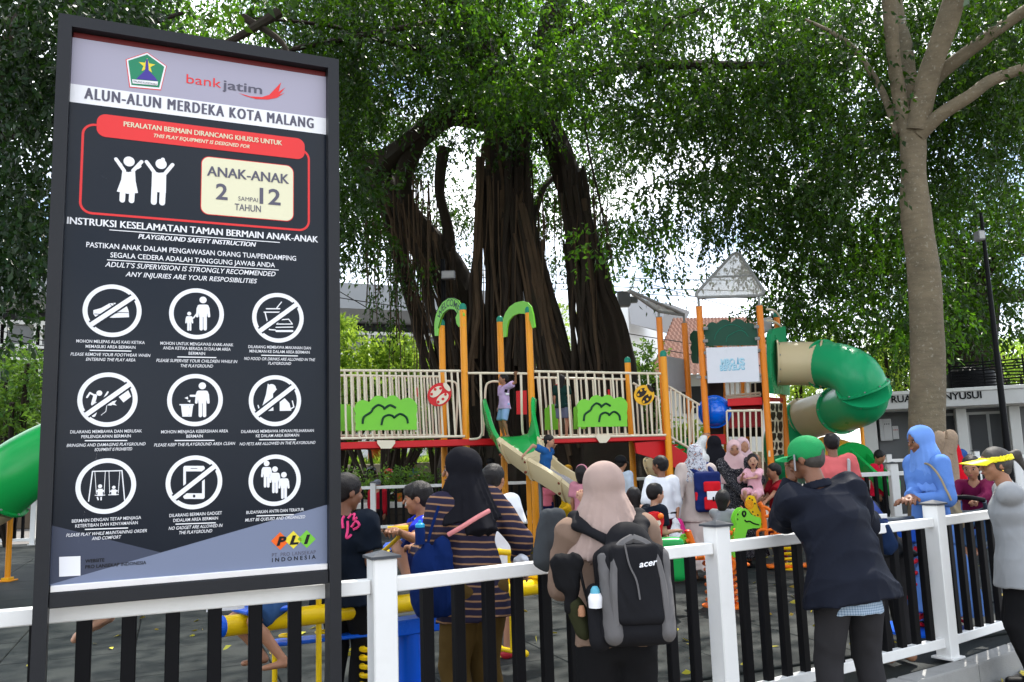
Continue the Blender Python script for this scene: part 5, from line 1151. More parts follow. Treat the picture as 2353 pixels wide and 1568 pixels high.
def pole(px, py, ytop, Y, m=None, r=0.058, capm=True, parent=None, off=None, base=0.0):
    parent = parent or ps; off = po if off is None else off
    X = xat(px, Y, py); zt = zat(px, ytop, Y); p = MB().tube([np.array([X, Y, base]) - off, np.array([X, Y, zt - (.05 if capm else 0)]) - off], r, 20).build('post', m or C_or, parent, True)
    if capm: MB().lathe([(r + .003, -.06), (r + .003, .0), (r * .9, .025), (r * .55, .05), (0.006, .058)], np.array([X, Y, zt - .05]) - off, 18).build('post_cap', C_cap, p, True)
    else: MB().lathe([(r + .004, 0), (r + .004, 0.012)], np.array([X, Y, zt]) - off, 18).build('post_cap', C_clip, p)
    return X, Y, zt
pole(1067, 850, 698, Yf(1067)); pole(1219, 850, 705, Yf(1219)); pole(1526, 850, 806, Yf(1526)); BK = 1.12
pole(1017, 850, 735, Yf(1030) + BK); pole(1152, 850, 727, Yf(1160) + BK); pole(1443, 850, 821, Yf(1450) + BK); pole(640, 850, 720, Yf(700))
FB = Facade((xat(560, Yf(560)), Yf(560)), (xat(1700, Yf(1700)), Yf(1700))); BB = Facade((FB.a + FB.n * -BK)[:2], (FB.a + FB.d * FB.L - FB.n * BK)[:2])
def W(fc, u, z, w=0.0): return fc.a + fc.p(u, z, w) - po
def railing(fc, p0, p1, q0, q1, nb, name='railing', ends=True, rb=0.017, m=None):
    """top rail p0-p1, bottom rail q0-q1 (picture points on the plane), nb bars"""
    a, b, c, d = [fc.hit(*p) for p in (p0, p1, q0, q1)]; m = m or C_cream
    t = MB().tube([W(fc, *a), W(fc, *b)], 0.022, 10).build(name, m, ps, True); MB().tube([W(fc, *c), W(fc, *d)], 0.022, 10).build('bottom_rail', m, t, True)
    for k in range(nb):
        f = (k + (0.5 if not ends else 0)) / max(1, (nb - (0 if not ends else 1))); A = W(fc, *(np.array(a) * (1 - f) + np.array(b) * f)); B = W(fc, *(np.array(c) * (1 - f) + np.array(d) * f)); MB().tube([A, B], rb, 8, False).build('bar', m, t, True)
    return t
railing(FB, (600, 851), (1058, 853), (600, 1011), (1068, 1003), 31, ends=False)
railing(FB, (1228, 854), (1518, 859), (1236, 1007), (1530, 1000), 14, ends=False)
railing(BB, (600, 861), (1010, 866), (600, 1003), (1018, 1000), 27, ends=False); railing(BB, (1228, 868), (1437, 872), (1240, 1003), (1443, 998), 15, ends=False)
def loop(fc, pts, r=0.02, w=0.0, k=5, name='handrail'):
    return MB().tube(curve([W(fc, *fc.hit(*p), w) for p in pts], k), r, 8).build(name, C_cream, ps, True)
loop(FB, [(1075, 858), (1120, 858), (1170, 858), (1211, 859)]); loop(FB, [(1104, 859), (1105, 900), (1108, 980), (1106, 1000), (1098, 1008), (1078, 1010)]); loop(FB, [(1197, 859), (1198, 900), (1200, 980), (1204, 1002), (1214, 1008)])
loop(BB, [(1022, 876), (1040, 877), (1050, 886), (1051, 920), (1047, 1002)]); loop(BB, [(1146, 877), (1128, 878), (1117, 888), (1114, 930), (1110, 1002)])
# deck
zb0, zb1 = 1.735, 1.84
def slab(fc, px0, px1, z0, z1, w0, w1, name, m, bev=0.004):
    u0, u1 = fc.hit(px0, 1020)[0], fc.hit(px1, 1020)[0]; return MB().box(fc.a + fc.p((u0 + u1) / 2, (z0 + z1) / 2, (w0 + w1) / 2) - po, (u1 - u0, abs(w1 - w0), z1 - z0), fc.ax, bev).build(name, m, ps)
slab(FB, 560, 1532, zb0, zb1, -0.06, 0.0, 'deck_beam', C_red); slab(BB, 560, 1532, zb0, zb1, -0.05, 0.0, 'deck_beam', C_red)
for k in range(12): a = 560 + k * 81; slab(FB, a, a + 79, zb1 - .05, zb1 - 0.005, -BK, -0.062, 'deck_plate', C_redd)
def plate(fc, pts, name, m, w=0.03, t=0.018, parent=None, holes=None):
    P = [fc.hit(*p) for p in pts]; b = MB()
    ar = sum(P[i][0] * P[(i + 1) % len(P)][1] - P[(i + 1) % len(P)][0] * P[i][1] for i in range(len(P)))
    if ar < 0: P = P[::-1]
    b.prism(P, t, fc.a + fc.p(0, 0, w) - po, fc.d, (0, 0, 1)); return b.build(name, m, parent or ps)
c4 = lambda x, y: ((1300 + x / 2.24) / 1.7408, (1100 + y / 2.24) / 1.7408); c5 = lambda x, y: ((2100 + x / 2.24) / 1.7408, (1100 + y / 2.24) / 1.7408)
c7 = lambda x, y: ((2700 + x / 1.96) / 1.7408, (950 + y / 1.96) / 1.7408); c6 = lambda x, y: ((2500 + x / 2.413) / 1.7408, (1650 + y / 2.413) / 1.7408)
for cc, bx in ((c4, [(465, 1483), (625, 1483), (625, 1510), (590, 1557), (500, 1557), (465, 1510)]), (c5, [(630, 1435), (757, 1430), (755, 1462), (720, 1505), (662, 1507), (632, 1462)])):
    o = plate(FB, [cc(*p) for p in bx], 'bracket', C_cream, 0.04)
plate(BB, [c4(*p) for p in [(295, 1490), (445, 1490), (445, 1520), (300, 1520)]], 'bracket', C_cream, 0.02)
def scallop(pts, k=7):
    """joins points with outward bulges"""
    out = []
    for i in range(len(pts) - 1):
        a, b = np.array(pts[i], float), np.array(pts[i + 1], float); d = b - a; n_ = np.array([d[1], -d[0]]) * 0.33
        for j in range(k): t = j / k; out.append(tuple(a + d * t + n_ * 4 * t * (1 - t) * .85))
    out.append(pts[-1]); return out
def bush(fc, cc, x0, x1, y0, y1, w, lines=True, m=None, m2=None):
    X = lambda f: x0 + (x1 - x0) * f; Yv = lambda f: y0 + (y1 - y0) * f
    top = scallop([(X(0), Yv(.3)), (X(.24), Yv(.16)), (X(.5), Yv(.05)), (X(.73), Yv(.10)), (X(1), Yv(.25))])
    side = [(X(1), Yv(.42)), (X(.985), Yv(.55)), (X(1), Yv(.66)), (X(.99), Yv(.8)), (X(1), Yv(.98)), (X(0.01), Yv(1)), (X(0.02), Yv(.8)), (X(0), Yv(.62)), (X(.02), Yv(.5)), (X(0), Yv(.42))]
    o = plate(fc, [cc(*p) for p in top + side], 'bush_panel', m or C_lime, w)
    if lines:
        for seg in ([(.13, .8), (.15, .6), (.26, .46), (.30, .34), (.38, .24), (.46, .30), (.475, .36), (.5, .32), (.57, .25), (.66, .33)], [(.43, .84), (.46, .62), (.54, .54), (.61, .57), (.635, .62), (.67, .56), (.74, .51), (.83, .62), (.85, .79)]):
            P = curve([W(fc, *fc.hit(*cc(X(a), Yv(b))), w + .012) for a, b in seg], 4); MB().tube(P, 0.019, 6).build('groove', m2 or C_lined, o, True)
    return o
bush(FB, c4, 262, 822, 1095, 1395, .035); bush(FB, c5, 460, 910, 1085, 1365, .035)
bush(BB, c4, 60, 262, 1150, 1402, .03, False); bush(BB, c4, -330, -60, 1150, 1402, .03, False); bush(BB, c5, 172, 300, 1150, 1392, .03, False); bush(BB, c5, 430, 540, 1140, 1385, .03, False)
def ladybird(fc, cc, cx, cy, rx, ry, m1, m2, m3, w=.05):
    E = lambda ox, oy, a, b, rot, n=20: [cc(cx + ox + a * math.cos(t) * math.cos(rot) - b * math.sin(t) * math.sin(rot), cy + oy + a * math.cos(t) * math.sin(rot) + b * math.sin(t) * math.cos(rot)) for t in np.linspace(0, 2 * math.pi, n, False)]
    o = plate(fc, E(0, 0, rx * 1.08, ry * .92, RAD(-42), 28), 'ladybird_panel', m1, w)
    for ox, oy, rot in ((-.30, -.22, -42), (.25, .35, -42)):
        plate(fc, E(ox * rx, oy * ry, rx * .62, ry * .33, RAD(rot)), 'wing', m2, w + .011, parent=o)
    plate(fc, E(.62 * rx, -.62 * ry, rx * .2, ry * .42, RAD(-38)), 'head_patch', m2, w + .011, parent=o)
    for ox, oy in ((-.68, -.02), (-.38, -.42), (.08, -.5), (-.12, .62), (.28, .38), (.5, 0)):
        plate(fc, E(ox * rx, oy * ry, rx * .12, ry * .12, 0, 10), 'spot', m3, w + .018, parent=o)
    return o
ladybird(FB, c4, 1020, 1075, 105, 108, C_red, C_cream, C_red); C_yel = mat('yellow_plastic', (0.85, 0.44, 0.01), .38); ladybird(FB, c5, 1057, 1080, 84, 98, C_yel, C_dk, C_yel)
plate(BB, [c4(*p) for p in [(803, 1012), (825, 1012), (828, 1092), (805, 1095)]], 'red_panel', C_red, .04); plate(BB, [c5(*p) for p in [(735, 1030), (752, 1030), (754, 1100), (736, 1100)]], 'red_panel', C_red, .04); plate(BB, [c4(*p) for p in [(1715, 1040), (1808, 1035), (1812, 1250), (1720, 1250)]], 'red_panel', C_red, -.02)
ladybird(BB, c5, 286, 1022, 36, 46, C_red, C_red, mat('cream_dot', (.8, .72, .6), .4), .05)
# welcome arches, standing between the front and back posts
def arch(pb, pf, outer, inner_, text=False):
    fc = Facade((xat(pb[0], pb[1]), pb[1]), (xat(pf[0], pf[1]), pf[1]))
    o = plate(fc, [c4(*p) for p in outer + inner_[::-1]], 'welcome_arch', C_lime, 0.0, .03)
    if text:
        # letters follow the arch
        mid = curve([np.array(fc.hit(*c4(*p))) for p in [(1025, 395), (1050, 325), (1090, 275), (1130, 258), (1175, 275), (1205, 325)]], 6); mid = np.array(mid); sl = np.concatenate([[0], np.cumsum(np.linalg.norm(np.diff(mid, axis=0), axis=1))])
        V, Fs = text_mesh('WELCOME', .012); x0, x1 = V[:, 0].min(), V[:, 0].max(); s = sl[-1] / (x1 - x0); P = []
        sy = .125 / .7
        for v in V:
            q = (v[0] - x0) * s; i = min(len(mid) - 2, int(np.searchsorted(sl, q, 'right') - 1)); f = (q - sl[i]) / (sl[i + 1] - sl[i] + 1e-9); c = mid[i] + (mid[i + 1] - mid[i]) * f; t = nrm(mid[min(i + 2, len(mid) - 1)] - mid[max(i - 1, 0)]); n_ = np.array([-t[1], t[0]])
            w_ = c + n_ * (v[1] * sy - .045); P.append(W(fc, w_[0], w_[1], .0175))
        MB().add(P, Fs).build('lettering', C_lined, o)
        for w_, pts in ((.0, outer[2:11]), (.0, inner_[1:-1])): MB().tube([W(fc, *fc.hit(*c4(*p)), .016) for p in pts], .006, 5).build('edge_groove', C_lined, o)
    return o
arch((1018, Yf(1030) + BK - .1), (1068, Yf(1067) + .05), [(990, 548), (986, 470), (988, 420), (998, 360), (1020, 305), (1060, 245), (1110, 210), (1150, 207), (1195, 228), (1228, 280), (1242, 330), (1246, 365), (1228, 405), (1247, 450), (1236, 462), (1205, 467), (1186, 440)], [(1020, 545), (1022, 480), (1042, 400), (1065, 350), (1100, 318), (1130, 308), (1165, 312), (1192, 345), (1176, 385)], True)
arch((1153, Yf(1160) + BK - .1), (1221, Yf(1219) + .05), [(1605, 560), (1598, 470), (1600, 400), (1620, 345), (1655, 290), (1710, 250), (1770, 236), (1820, 248), (1850, 285), (1868, 350), (1885, 470), (1862, 480)], [(1628, 555), (1635, 470), (1650, 415), (1690, 368), (1740, 347), (1790, 350), (1820, 370), (1845, 420)])
# ---- open slide
def channel(P, lat, wh, wd, th, name, m, lip=.035, fl=1.0, parent=None):
    """U-shaped trough swept along P; lat lateral unit vectors, wh wall heights, wd half widths"""
    G = []
    for p, l, h, w in zip(P, lat, wh, wd):
        p = np.array(p); up = np.array([0, 0, 1.0]); ring = []
        prof = [(-w - lip - th, h - .02), (-w - lip, h + .01), (-w - .5 * lip, h + .02), (-w, h), (-w * .98, h * .45), (-w * .8, .04), (-w * .4, 0), (0, -.005), (w * .4, 0), (w * .8, .04), (w * .98, h * .45), (w, h), (w + .5 * lip, h + .02), (w + lip, h + .01), (w + lip + th, h - .02), (w + th, h * .4), (w * .85, -th), (0, -th - .01), (-w * .85, -th), (-w - th, h * .4)]
        for a, z in prof: ring.append(p + l * a + up * z - po)
        G.append(ring)
    b = MB().grid(np.array(G), closed_v=True); n = len(G[0]); b.F += [tuple(range(n)), tuple(range((len(G) - 1) * n, len(G) * n))[::-1]]
    return b.build(name, m, parent or ps, True)
SP = curve([(-.08, 14.25, 1.87), (-.07, 13.85, 1.83), (.06, 13.45, 1.56), (.38, 13.15, 1.24), (.82, 12.92, .92), (1.22, 12.7, .58), (1.6, 12.45, .34), (1.95, 12.2, .27)], 6)
LT = []
for i in range(len(SP)):
    t = SP[min(len(SP) - 1, i + 1)] - SP[max(0, i - 1)]; t[2] = 0; t = nrm(t); LT.append(np.array([-t[1], t[0], 0]))
ng = 12
wh = [(.62 - .36 * min(1, max(0, (i - 3) / 9))) for i in range(len(SP))]; wd = [.34 + .06 * max(0, 1 - i / 7) for i in range(len(SP))]
channel(SP[:ng + 1], LT[:ng + 1], wh[:ng + 1], wd[:ng + 1], .03, 'slide_entry', C_green)
channel(SP[ng:25], LT[ng:25], wh[ng:25], wd[ng:25], .045, 'slide_trough', C_beige); channel(SP[24:], LT[24:], wh[24:], wd[24:], .045, 'slide_trough', C_beige)
for i in (ng + 1, 18, 24):
    channel([SP[i] - nrm(SP[i + 1] - SP[i]) * .03, SP[i] + nrm(SP[i + 1] - SP[i]) * .03], [LT[i]] * 2, [wh[i] + .012] * 2, [wd[i] + .012] * 2, .07, 'flange', C_beige)
    for sg in (-1, 1):
        for z in (.05, .2): MB().lathe([(.022, 0), (.022, .02), (.01, .03)], SP[i] + LT[i] * sg * (wd[i] + .085) + np.array([0, 0, z]) - po, 8, np.array([[0, 0, 1], LT[i] * 0 + [0, 0, 0] + nrm(np.cross([0, 0, 1], LT[i] * sg)), LT[i] * sg])).build('bolt', C_bolt, ps)
X, Y_ = .36, 13.12
MB().tube([np.array([X, Y_, 0]) - po, np.array([X, Y_, 1.2]) - po], .032, 14).box(np.array([X, Y_, .01]) - po, (.2, .2, .014)).build('slide_support', C_steel, ps, True)
for px, y0, y1 in ((1217, 1128, 1250), (1243, 1128, 1250)):
    X = xat(px, 13.6, 1180); MB().box(np.array([X, 13.6, (zat(px, y1, 13.6) + 1.25) / 2]) - po, (.075, .05, 1.25 - zat(px, y1, 13.6)), bev=.005).build('support_post', C_or, ps)
# ---- tower
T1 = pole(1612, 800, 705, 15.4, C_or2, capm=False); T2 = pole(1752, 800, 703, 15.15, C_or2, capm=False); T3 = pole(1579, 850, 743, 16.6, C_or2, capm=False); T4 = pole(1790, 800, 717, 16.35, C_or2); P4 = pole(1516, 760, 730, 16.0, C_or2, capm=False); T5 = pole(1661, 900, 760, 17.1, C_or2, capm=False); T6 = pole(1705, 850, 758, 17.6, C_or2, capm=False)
for T, dy in ((T1, -25), (T2, -22), (T3, -20), (P4, -18)): MB().tube([np.array([T[0], T[1], T[2] - .1]) - po, np.array([T[0], T[1], T[2] + .2]) - po], .024, 10).build('roof_stub', C_clip, ps, True)
TF = Facade((T1[0], T1[1]), (T2[0], T2[1])); TS = Facade((T2[0], T2[1]), (T4[0], T4[1])); TB = Facade((T3[0], T3[1]), (T1[0], T1[1])); TM = Facade((T1[0], T1[1] + .9), (T2[0], T2[1] + .9))
# mesh sun roofs
def shade_mat():
    m, nt, b = newmat('shade_netting'); N, L = nt.nodes, nt.links; b.inputs['Base Color'].default_value = (.62, .59, .53, 1); b.inputs['Roughness'].default_value = .8
    tr = N.new('ShaderNodeBsdfTransparent'); tl = N.new('ShaderNodeBsdfTranslucent'); tl.inputs[0].default_value = (.5, .48, .44, 1); m1 = N.new('ShaderNodeMixShader'); m1.inputs[0].default_value = .5; m2 = N.new('ShaderNodeMixShader'); m2.inputs[0].default_value = .58
    L.new(b.outputs[0], m1.inputs[1]); L.new(tl.outputs[0], m1.inputs[2]); L.new(tr.outputs[0], m2.inputs[1]); L.new(m1.outputs[0], m2.inputs[2]); L.new(m2.outputs[0], N['Material Output'].inputs['Surface']); return m
C_net = shade_mat()
def roof(A, B, C, name='roof_netting', mid=True):
    A, B, C = [np.array(p) - po for p in (A, B, C)]
    def rc(p, a, b, k=.10): return [p + (a - p) * k, p + (a - p) * k * .35 + (b - p) * k * .35, p + (b - p) * k]
    ring = rc(A, C, B) + rc(B, A, C) + rc(C, B, A); fr = MB().tube(ring + [ring[0]], .03, 8).build('roof_frame', C_clip, ps, True)
    nn = nrm(np.cross(B - A, C - A)) * .006; b = MB(); n = len(ring); b.add([p + nn for p in ring] + [p - nn for p in ring], [tuple(range(n)), tuple(range(n, 2 * n))[::-1]]); b.build(name, C_net, fr)
    if mid: MB().tube([A + (C - A) * .42, B + (C - B) * .42], .022, 8).build('cross_bar', C_clip, fr, True)
ap = at(1693, 574, 15.9); roof(at(1590, 685, 15.35), at(1762, 679, 15.1), ap); 
A_ = at(1438, 664, 15.0); B_ = at(1512, 716, 15.95); C_ = at(1577, 725, 16.55); roof(C_, B_, A_, mid=False); 
# boards between the tower posts
top = scallop([(235, 770), (245, 700), (330, 675), (440, 668), (555, 670), (645, 735)]); plate(TF, [c7(*p) for p in top + [(648, 845), (240, 848)]], 'bush_board', C_dg, -.05)
for seg in ([(310, 800), (320, 760), (350, 720), (400, 690), (470, 685), (540, 720)], [(400, 820), (410, 780), (450, 752), (500, 730), (540, 735), (575, 775)]): MB().tube(curve([W(TF, *TF.hit(*c7(*p)), -.037) for p in seg], 4), .005, 5).build('groove', C_cap, ps)
lf = scallop([(192, 985), (185, 850), (188, 740)][::1]); plate(TB, [c7(*p) for p in [(183, 990), (178, 735), (150, 730), (122, 760), (118, 800), (135, 830), (122, 870), (135, 900), (128, 940), (140, 985)]], 'bush_board', C_dg, .0)
sgn = plate(TF, [c7(*p) for p in [(245, 870), (645, 857), (662, 1133), (258, 1146)]], 'sign_board', mat('sign_board_white', (.74, .75, .80), .3, 0, .02), .075, .02)
C_lb = mat('sign_light_blue', (.16, .42, .60), .4); C_lw = mat('sign_pale_blue', (.45, .70, .82), .4)
def tf_text(s, x0, x1, yb, cap, m, w, bold=.03):
    a, b_ = TF.hit(*c7(x0, yb)), TF.hit(*c7(x1, yb)); uc = (a[0] + b_[0]) / 2; vc = (a[1] + b_[1]) / 2
    V, Fs = text_mesh(s, bold); x_0, x_1 = V[:, 0].min(), V[:, 0].max(); sx = (b_[0] - a[0]) / (x_1 - x_0); MB().add([W(TF, uc + (v[0] - (x_0 + x_1) / 2) * sx, vc + v[1] * cap / .7, w) for v in V], Fs).build('lettering', m, sgn)
for dx, dy, m, w in ((4, 6, C_lb, .0865), (0, 0, C_lw, .0885)):
    tf_text('MBO', 360 + dx, 468 + dx, 1000 + dy, .105, m, w); tf_text('S', 502 + dx, 546 + dx, 1000 + dy, .115, m, w); tf_text('BERKELAS', 352 + dx, 545 + dx, 1040 + dy, .095, m, w)
plate(TF, [c7(*p) for p in [(484, 1000), (488, 955), (492, 940), (496, 955), (502, 1000)]], 'obelisk_mark', C_lb, .089, .002, parent=sgn)
for x, y in ((240, 718), (240, 815), (246, 908), (255, 1100), (638, 705), (645, 797), (648, 890), (655, 1083), (185, 1100)): p = W(TF, *TF.hit(*c7(x, y)), .05); MB().box(p, (.09, .03, .06), TF.ax, .01).build('clip', C_clip, ps)
# inner dark boards, blue bubble, decks, rails
plate(TB, [c7(*p) for p in [(135, 1060), (180, 1050), (185, 1240), (140, 1235)]], 'inner_board', C_dk, -.2)
plate(TM, [c7(*p) for p in [(245, 1120), (380, 1120), (380, 1600), (245, 1600)]], 'inner_board', C_dk, -.05); plate(TM, [c7(*p) for p in [(600, 1130), (700, 1120), (700, 1560), (420, 1560), (420, 1320), (600, 1300)]], 'inner_board', C_dk, -.5)
cb0 = TF.hit(*c7(308, 1360)); b = MB(); Rb = .275
b.lathe([(Rb + .03, 0), (Rb + .03, .02), (Rb, .025), (Rb * .95, .08), (Rb * .75, .16), (Rb * .4, .21), (.01, .225)], W(TF, cb0[0], cb0[1], -.35), 32, np.array([TF.d, [0, 0, 1], TF.n])); b.build('bubble_window', mat('blue_bubble', (0.0, .13, .75), .08, 0, .03, 2, coat=.7), ps, True)
def slabz(px0, px1, py0, py1, w0, w1, name, m, fc=None):
    fc = fc or TF; u0, z1 = fc.hit(*c7(px0, py0)); u1, z0 = fc.hit(*c7(px1, py1)); MB().box(fc.a + fc.p((u0 + u1) / 2, (z0 + z1) / 2, (w0 + w1) / 2) - po, (u1 - u0, abs(w1 - w0), z1 - z0), fc.ax, .004).build(name, m, ps)
slabz(412, 690, 1262, 1308, -1.1, -.15, 'upper_deck', C_red); slabz(420, 690, 1325, 1400, -1.0, -.5, 'step', C_redd); slabz(425, 690, 1405, 1480, -1.0, -.4, 'step', C_redd); slabz(255, 400, 1545, 1620, -.9, -.3, 'lower_deck', C_red)
plate(TS, [c7(*p) for p in [(735, 1252), (842, 1262), (842, 1290), (735, 1290)]], 'deck_beam', C_red, 0)
railing(TF, c7(405, 1362), c7(680, 1357), c6(1005, 690), c6(1335, 690), 7, ends=True); railing(TM, c7(398, 1245), c7(670, 1218), c7(405, 1262), c7(670, 1240), 2)
for k in range(6): f = k / 5; MB().tube([W(TM, *TM.hit(*c7(430 + 200 * f, 1140))), W(TM, *TM.hit(*c7(432 + 200 * f, 1240)))], .015, 8).build('bar', C_cream, ps)
for k in range(4): f = k / 3; MB().tube([W(TM, *TM.hit(*c7(418 + 90 * f, 835))), W(TM, *TM.hit(*c7(420 + 90 * f, 862)))], .015, 8).build('bar', C_cream, ps)
# grey screens
GP = Facade((xat(1534, 16.0), 16.0), (xat(1576, 16.5), 16.5)); plate(GP, [c5(*p) for p in [(1268, 730), (1432, 757), (1458, 1050), (1285, 1040)]], 'grey_screen', mat('grey_screen_board', (.42, .42, .43), .5), 0, .03)
plate(TS, [c7(*p) for p in [(690, 650), (790, 612), (792, 720), (690, 780)]], 'grey_screen', mat('grey_screen_board', (0, 0, 0)), -.1, .03)
for pts in ([(694, 566), (730, 568), (770, 590), (800, 632)], [(700, 655), (740, 660), (780, 680), (808, 704)]): MB().tube(curve([W(TS, *TS.hit(*c7(*p)), .06) for p in pts], 4), .02, 8).build('handrail', C_cream, ps, True)
# stone pattern climbing board on the side
sp_ = plate(TS, [c7(*p) for p in [(735, 1298), (838, 1300), (848, 1700), (740, 1720)]], 'stone_pattern_board', C_cream, .0, .03); rs = np.random.RandomState(4)
rows_ = [1302, 1365, 1440, 1530, 1600, 1660, 1712]
for r in range(len(rows_) - 1):
    nc = 3 if r % 2 == 0 else 2; ed = [0] + sorted([(i + 1) / nc + rs.uniform(-.06, .06) for i in range(nc - 1)]) + [1]
    for c in range(nc):
        x0, x1 = 738 + 100 * ed[c] + 4, 738 + 100 * ed[c + 1] - 3; y0, y1 = rows_[r] + 5, rows_[r + 1] - 5; jx = rs.uniform(-5, 5, 4)
        if nc == 3 and c == 1: y1 += 10
        q = [(x0 + 6, y0), (x1 - 5, y0 + jx[0] * .5), (x1, (y0 + y1) / 2 + jx[1]), ((x0 + x1) / 2 + 6, y1), ((x0 + x1) / 2 - 6, y1 - 2), (x0, (y0 + y1) / 2 + jx[2])]
        plate(TS, [c7(*p) for p in q], 'stone_cell', C_dk, .017, .008, parent=sp_)
# stairs and sloping rails between bridge and tower
SF = Facade((xat(1532, 15.05), 15.05), (xat(1612, 15.4), 15.4)); railing(SF, c5(1285, 1000), c5(1562, 1165), c5(1305, 1455), c5(1570, 1610), 7, ends=False)
SB2 = Facade((xat(1532, 16.1), 16.1), (xat(1600, 16.5), 16.5)); railing(SB2, c5(970, 970), c5(1200, 1110), c5(1000, 1430), c5(1205, 1530), 5, ends=False); loop(SF, [c5(1520, 1500), c5(1522, 1260), c5(1535, 1195), c5(1555, 1180)], .018, -.1)
plate(SF, [(1462, 1018), (1532, 1012), (1600, 1056), (1612, 1066), (1612, 1092), (1560, 1078), (1500, 1052), (1466, 1042)], 'stair_stringer', C_red, -.05, .04)
for k in range(5):
    u = SF.hit(1540 + 14 * k, 1020)[0]; z = SF.hit(1540 + 14 * k, 1012 + 11 * k)[1]; MB().box(SF.a + SF.p(u, z, -.55) - po, (.24, .9, .03), SF.ax, .004).build('step', C_red, ps)
# ---- tube slide
def tube_section(pts, r0, name, m, n=30, parent=None, off=None, k=6, r1=None, flange=(True, True)):
    parent = parent or ps; off = po if off is None else off; P = [p - off for p in curve(pts, k)]; r1 = r1 or r0; R = list(np.linspace(r0, r1, len(P)))
    o = MB().tube(P, R, n, True).build(name, m, parent, True)
    for e, (i, j) in ((0, (0, 1)), (1, (-1, -2))):
        if not flange[e]: continue
        t = nrm(P[j] - P[i]); rr = R[i] + .045; u = nrm(np.cross(t, [0, .3, 1])); w = np.cross(t, u); MB().tube([P[i] - t * .004, P[i] + t * .028], rr, n).build('flange', m, o, True)
        for q in range(10):
            a = q * math.pi / 5; c = P[i] + t * .03 + (math.cos(a) * u + math.sin(a) * w) * (rr - .02); MB().lathe([(.016, 0), (.016, .014), (.008, .02)], c, 6, np.array([u, w, t])).build('bolt', C_clip, o)
    return o
R_ = .405
K = [at(1784, 836, 15.75), at(1800, 836, 15.72), at(1845, 836, 15.62), at(1889, 837, 15.5)]
tube_section(K, R_, 'tube_section', C_beige)
E1 = [K[-1], at(1932, 844, 15.1), at(1968, 864, 14.75), at(1984, 896, 14.75)]
tube_section(E1, R_ + .01, 'tube_elbow', C_green2)
E2 = [E1[-1], at(1981, 920, 14.95), at(1958, 934, 15.4), at(1930, 942, 15.9)]
tube_section(E2, R_ + .01, 'tube_elbow', C_green2)
L1 = [E2[-1], at(1888, 953, 16.6), at(1846, 966, 17.15)]
tube_section(L1, R_, 'tube_section', C_beige)
L2 = [L1[-1], at(1818, 982, 17.35), at(1802, 1012, 17.25), at(1808, 1055, 17.1), at(1850, 1088, 16.9)]
tube_section(L2, R_, 'tube_elbow', C_green2)
plate(TS, [c7(*p) for p in [(712, 760), (735, 722), (830, 700), (838, 800), (865, 1190), (865, 1240), (735, 1225), (718, 1100)]], 'tube_entry_panel', C_green2, .05, .08)
X = xat(1986, 15.9, 1050); MB().tube([np.array([X, 15.9, 0]) - po, np.array([X, 15.9, zat(1978, 928, 15.9)]) - po], [.036, .034], 14).build('slide_support', C_or, ps, True)
# ---- small rear slide seen under the stairs
tube_section([at(1500, 1085, 17.3), at(1520, 1075, 17.2), at(1545, 1075, 17.1)], .28, 'tube_section', C_beige, flange=(True, False)); tube_section([at(1547, 1072, 17.1), at(1568, 1058, 17.1), at(1590, 1040, 17.2)], .3, 'tube_elbow', C_green, flange=(True, True))
# ================================================================ other slides
ys = thing('small_slide', 'yellow covered slide with green rim and green chute beside the tube support', 'slide', (xat(1975, 15.2), 15.2, 0)); yo = np.array(ys.location)
tube_section([at(1896, 1042, 16.2), at(1928, 1052, 15.7), at(1958, 1068, 15.2)], .32, 'slide_hood', mat('yellow_slide_plastic', (.78, .36, .03), .35), parent=ys, off=yo, r1=.36, flange=(False, False))
e = at(1959, 1068, 15.18) - yo; t_ = nrm(at(1958, 1068, 15.2) - at(1928, 1052, 15.7)); MB().tube([e - t_ * .04, e + t_ * .05], .40, 28).build('rim', C_green, ys, True)
SPy = curve([at(1968, 1062, 15.1), at(2000, 1090, 14.7), at(2030, 1118, 14.4), at(2060, 1140, 14.2)], 5); LTy = [np.array([.62, .78, 0])] * len(SPy)
_po = po; po = yo; channel(SPy, LTy, [.24] * len(SPy), [.27] * len(SPy), .03, 'chute', C_green, parent=ys); MB().box(at(1955, 1100, 15.6) - yo, (.9, .9, .05)).box(at(1940, 1008, 16.3) - yo - np.array([0, 0, .5]), (1.0, .8, .06)).build('platform', C_red, ys)
plate(GP, [(1948, 1052), (1962, 1052), (1965, 1070), (1950, 1070)], 'paper_patch', P_white, 0, .01, parent=ys) if False else None
po = _po
for dx in (-.4, .4):
    for dy in (0, .8): MB().tube([(dx - .35, dy + .6, -.0), (dx - .35, dy + .6, 1.5)], .04, 10).build('leg', C_or, ys, True)
gs = thing('tube_slide', 'fat green tube slide with beige end at the left edge, on an orange post', 'slide', (xat(30, 12.4), 12.4, 0)); go_ = np.array(gs.location)
tube_section([at(-6, 1128, 11.6), at(30, 1096, 11.6), at(75, 1065, 11.7), at(150, 1030, 11.9), at(260, 1000, 12.2)], .44, 'tube_elbow', C_green, parent=gs, off=go_, flange=(True, True))
tube_section([at(-8, 1130, 11.6), at(-60, 1160, 11.6), at(-150, 1200, 11.6)], .42, 'tube_section', C_beige, parent=gs, off=go_, flange=(False, True))
tube_section([at(262, 1000, 12.2), at(420, 960, 12.6), at(560, 940, 13.4)], .44, 'tube_section', C_beige, parent=gs, off=go_)
MB().tube([(0, 0, 0), (0, 0, zat(30, 1180, 12.4))], .038, 14).box((0, 0, .01), (.2, .2, .02), bev=.004).build('support_post', C_or, gs, True); MB().box((0, 0, .03), (.11, .14, .05), bev=.006).build('foot_clamp', C_yel, gs)
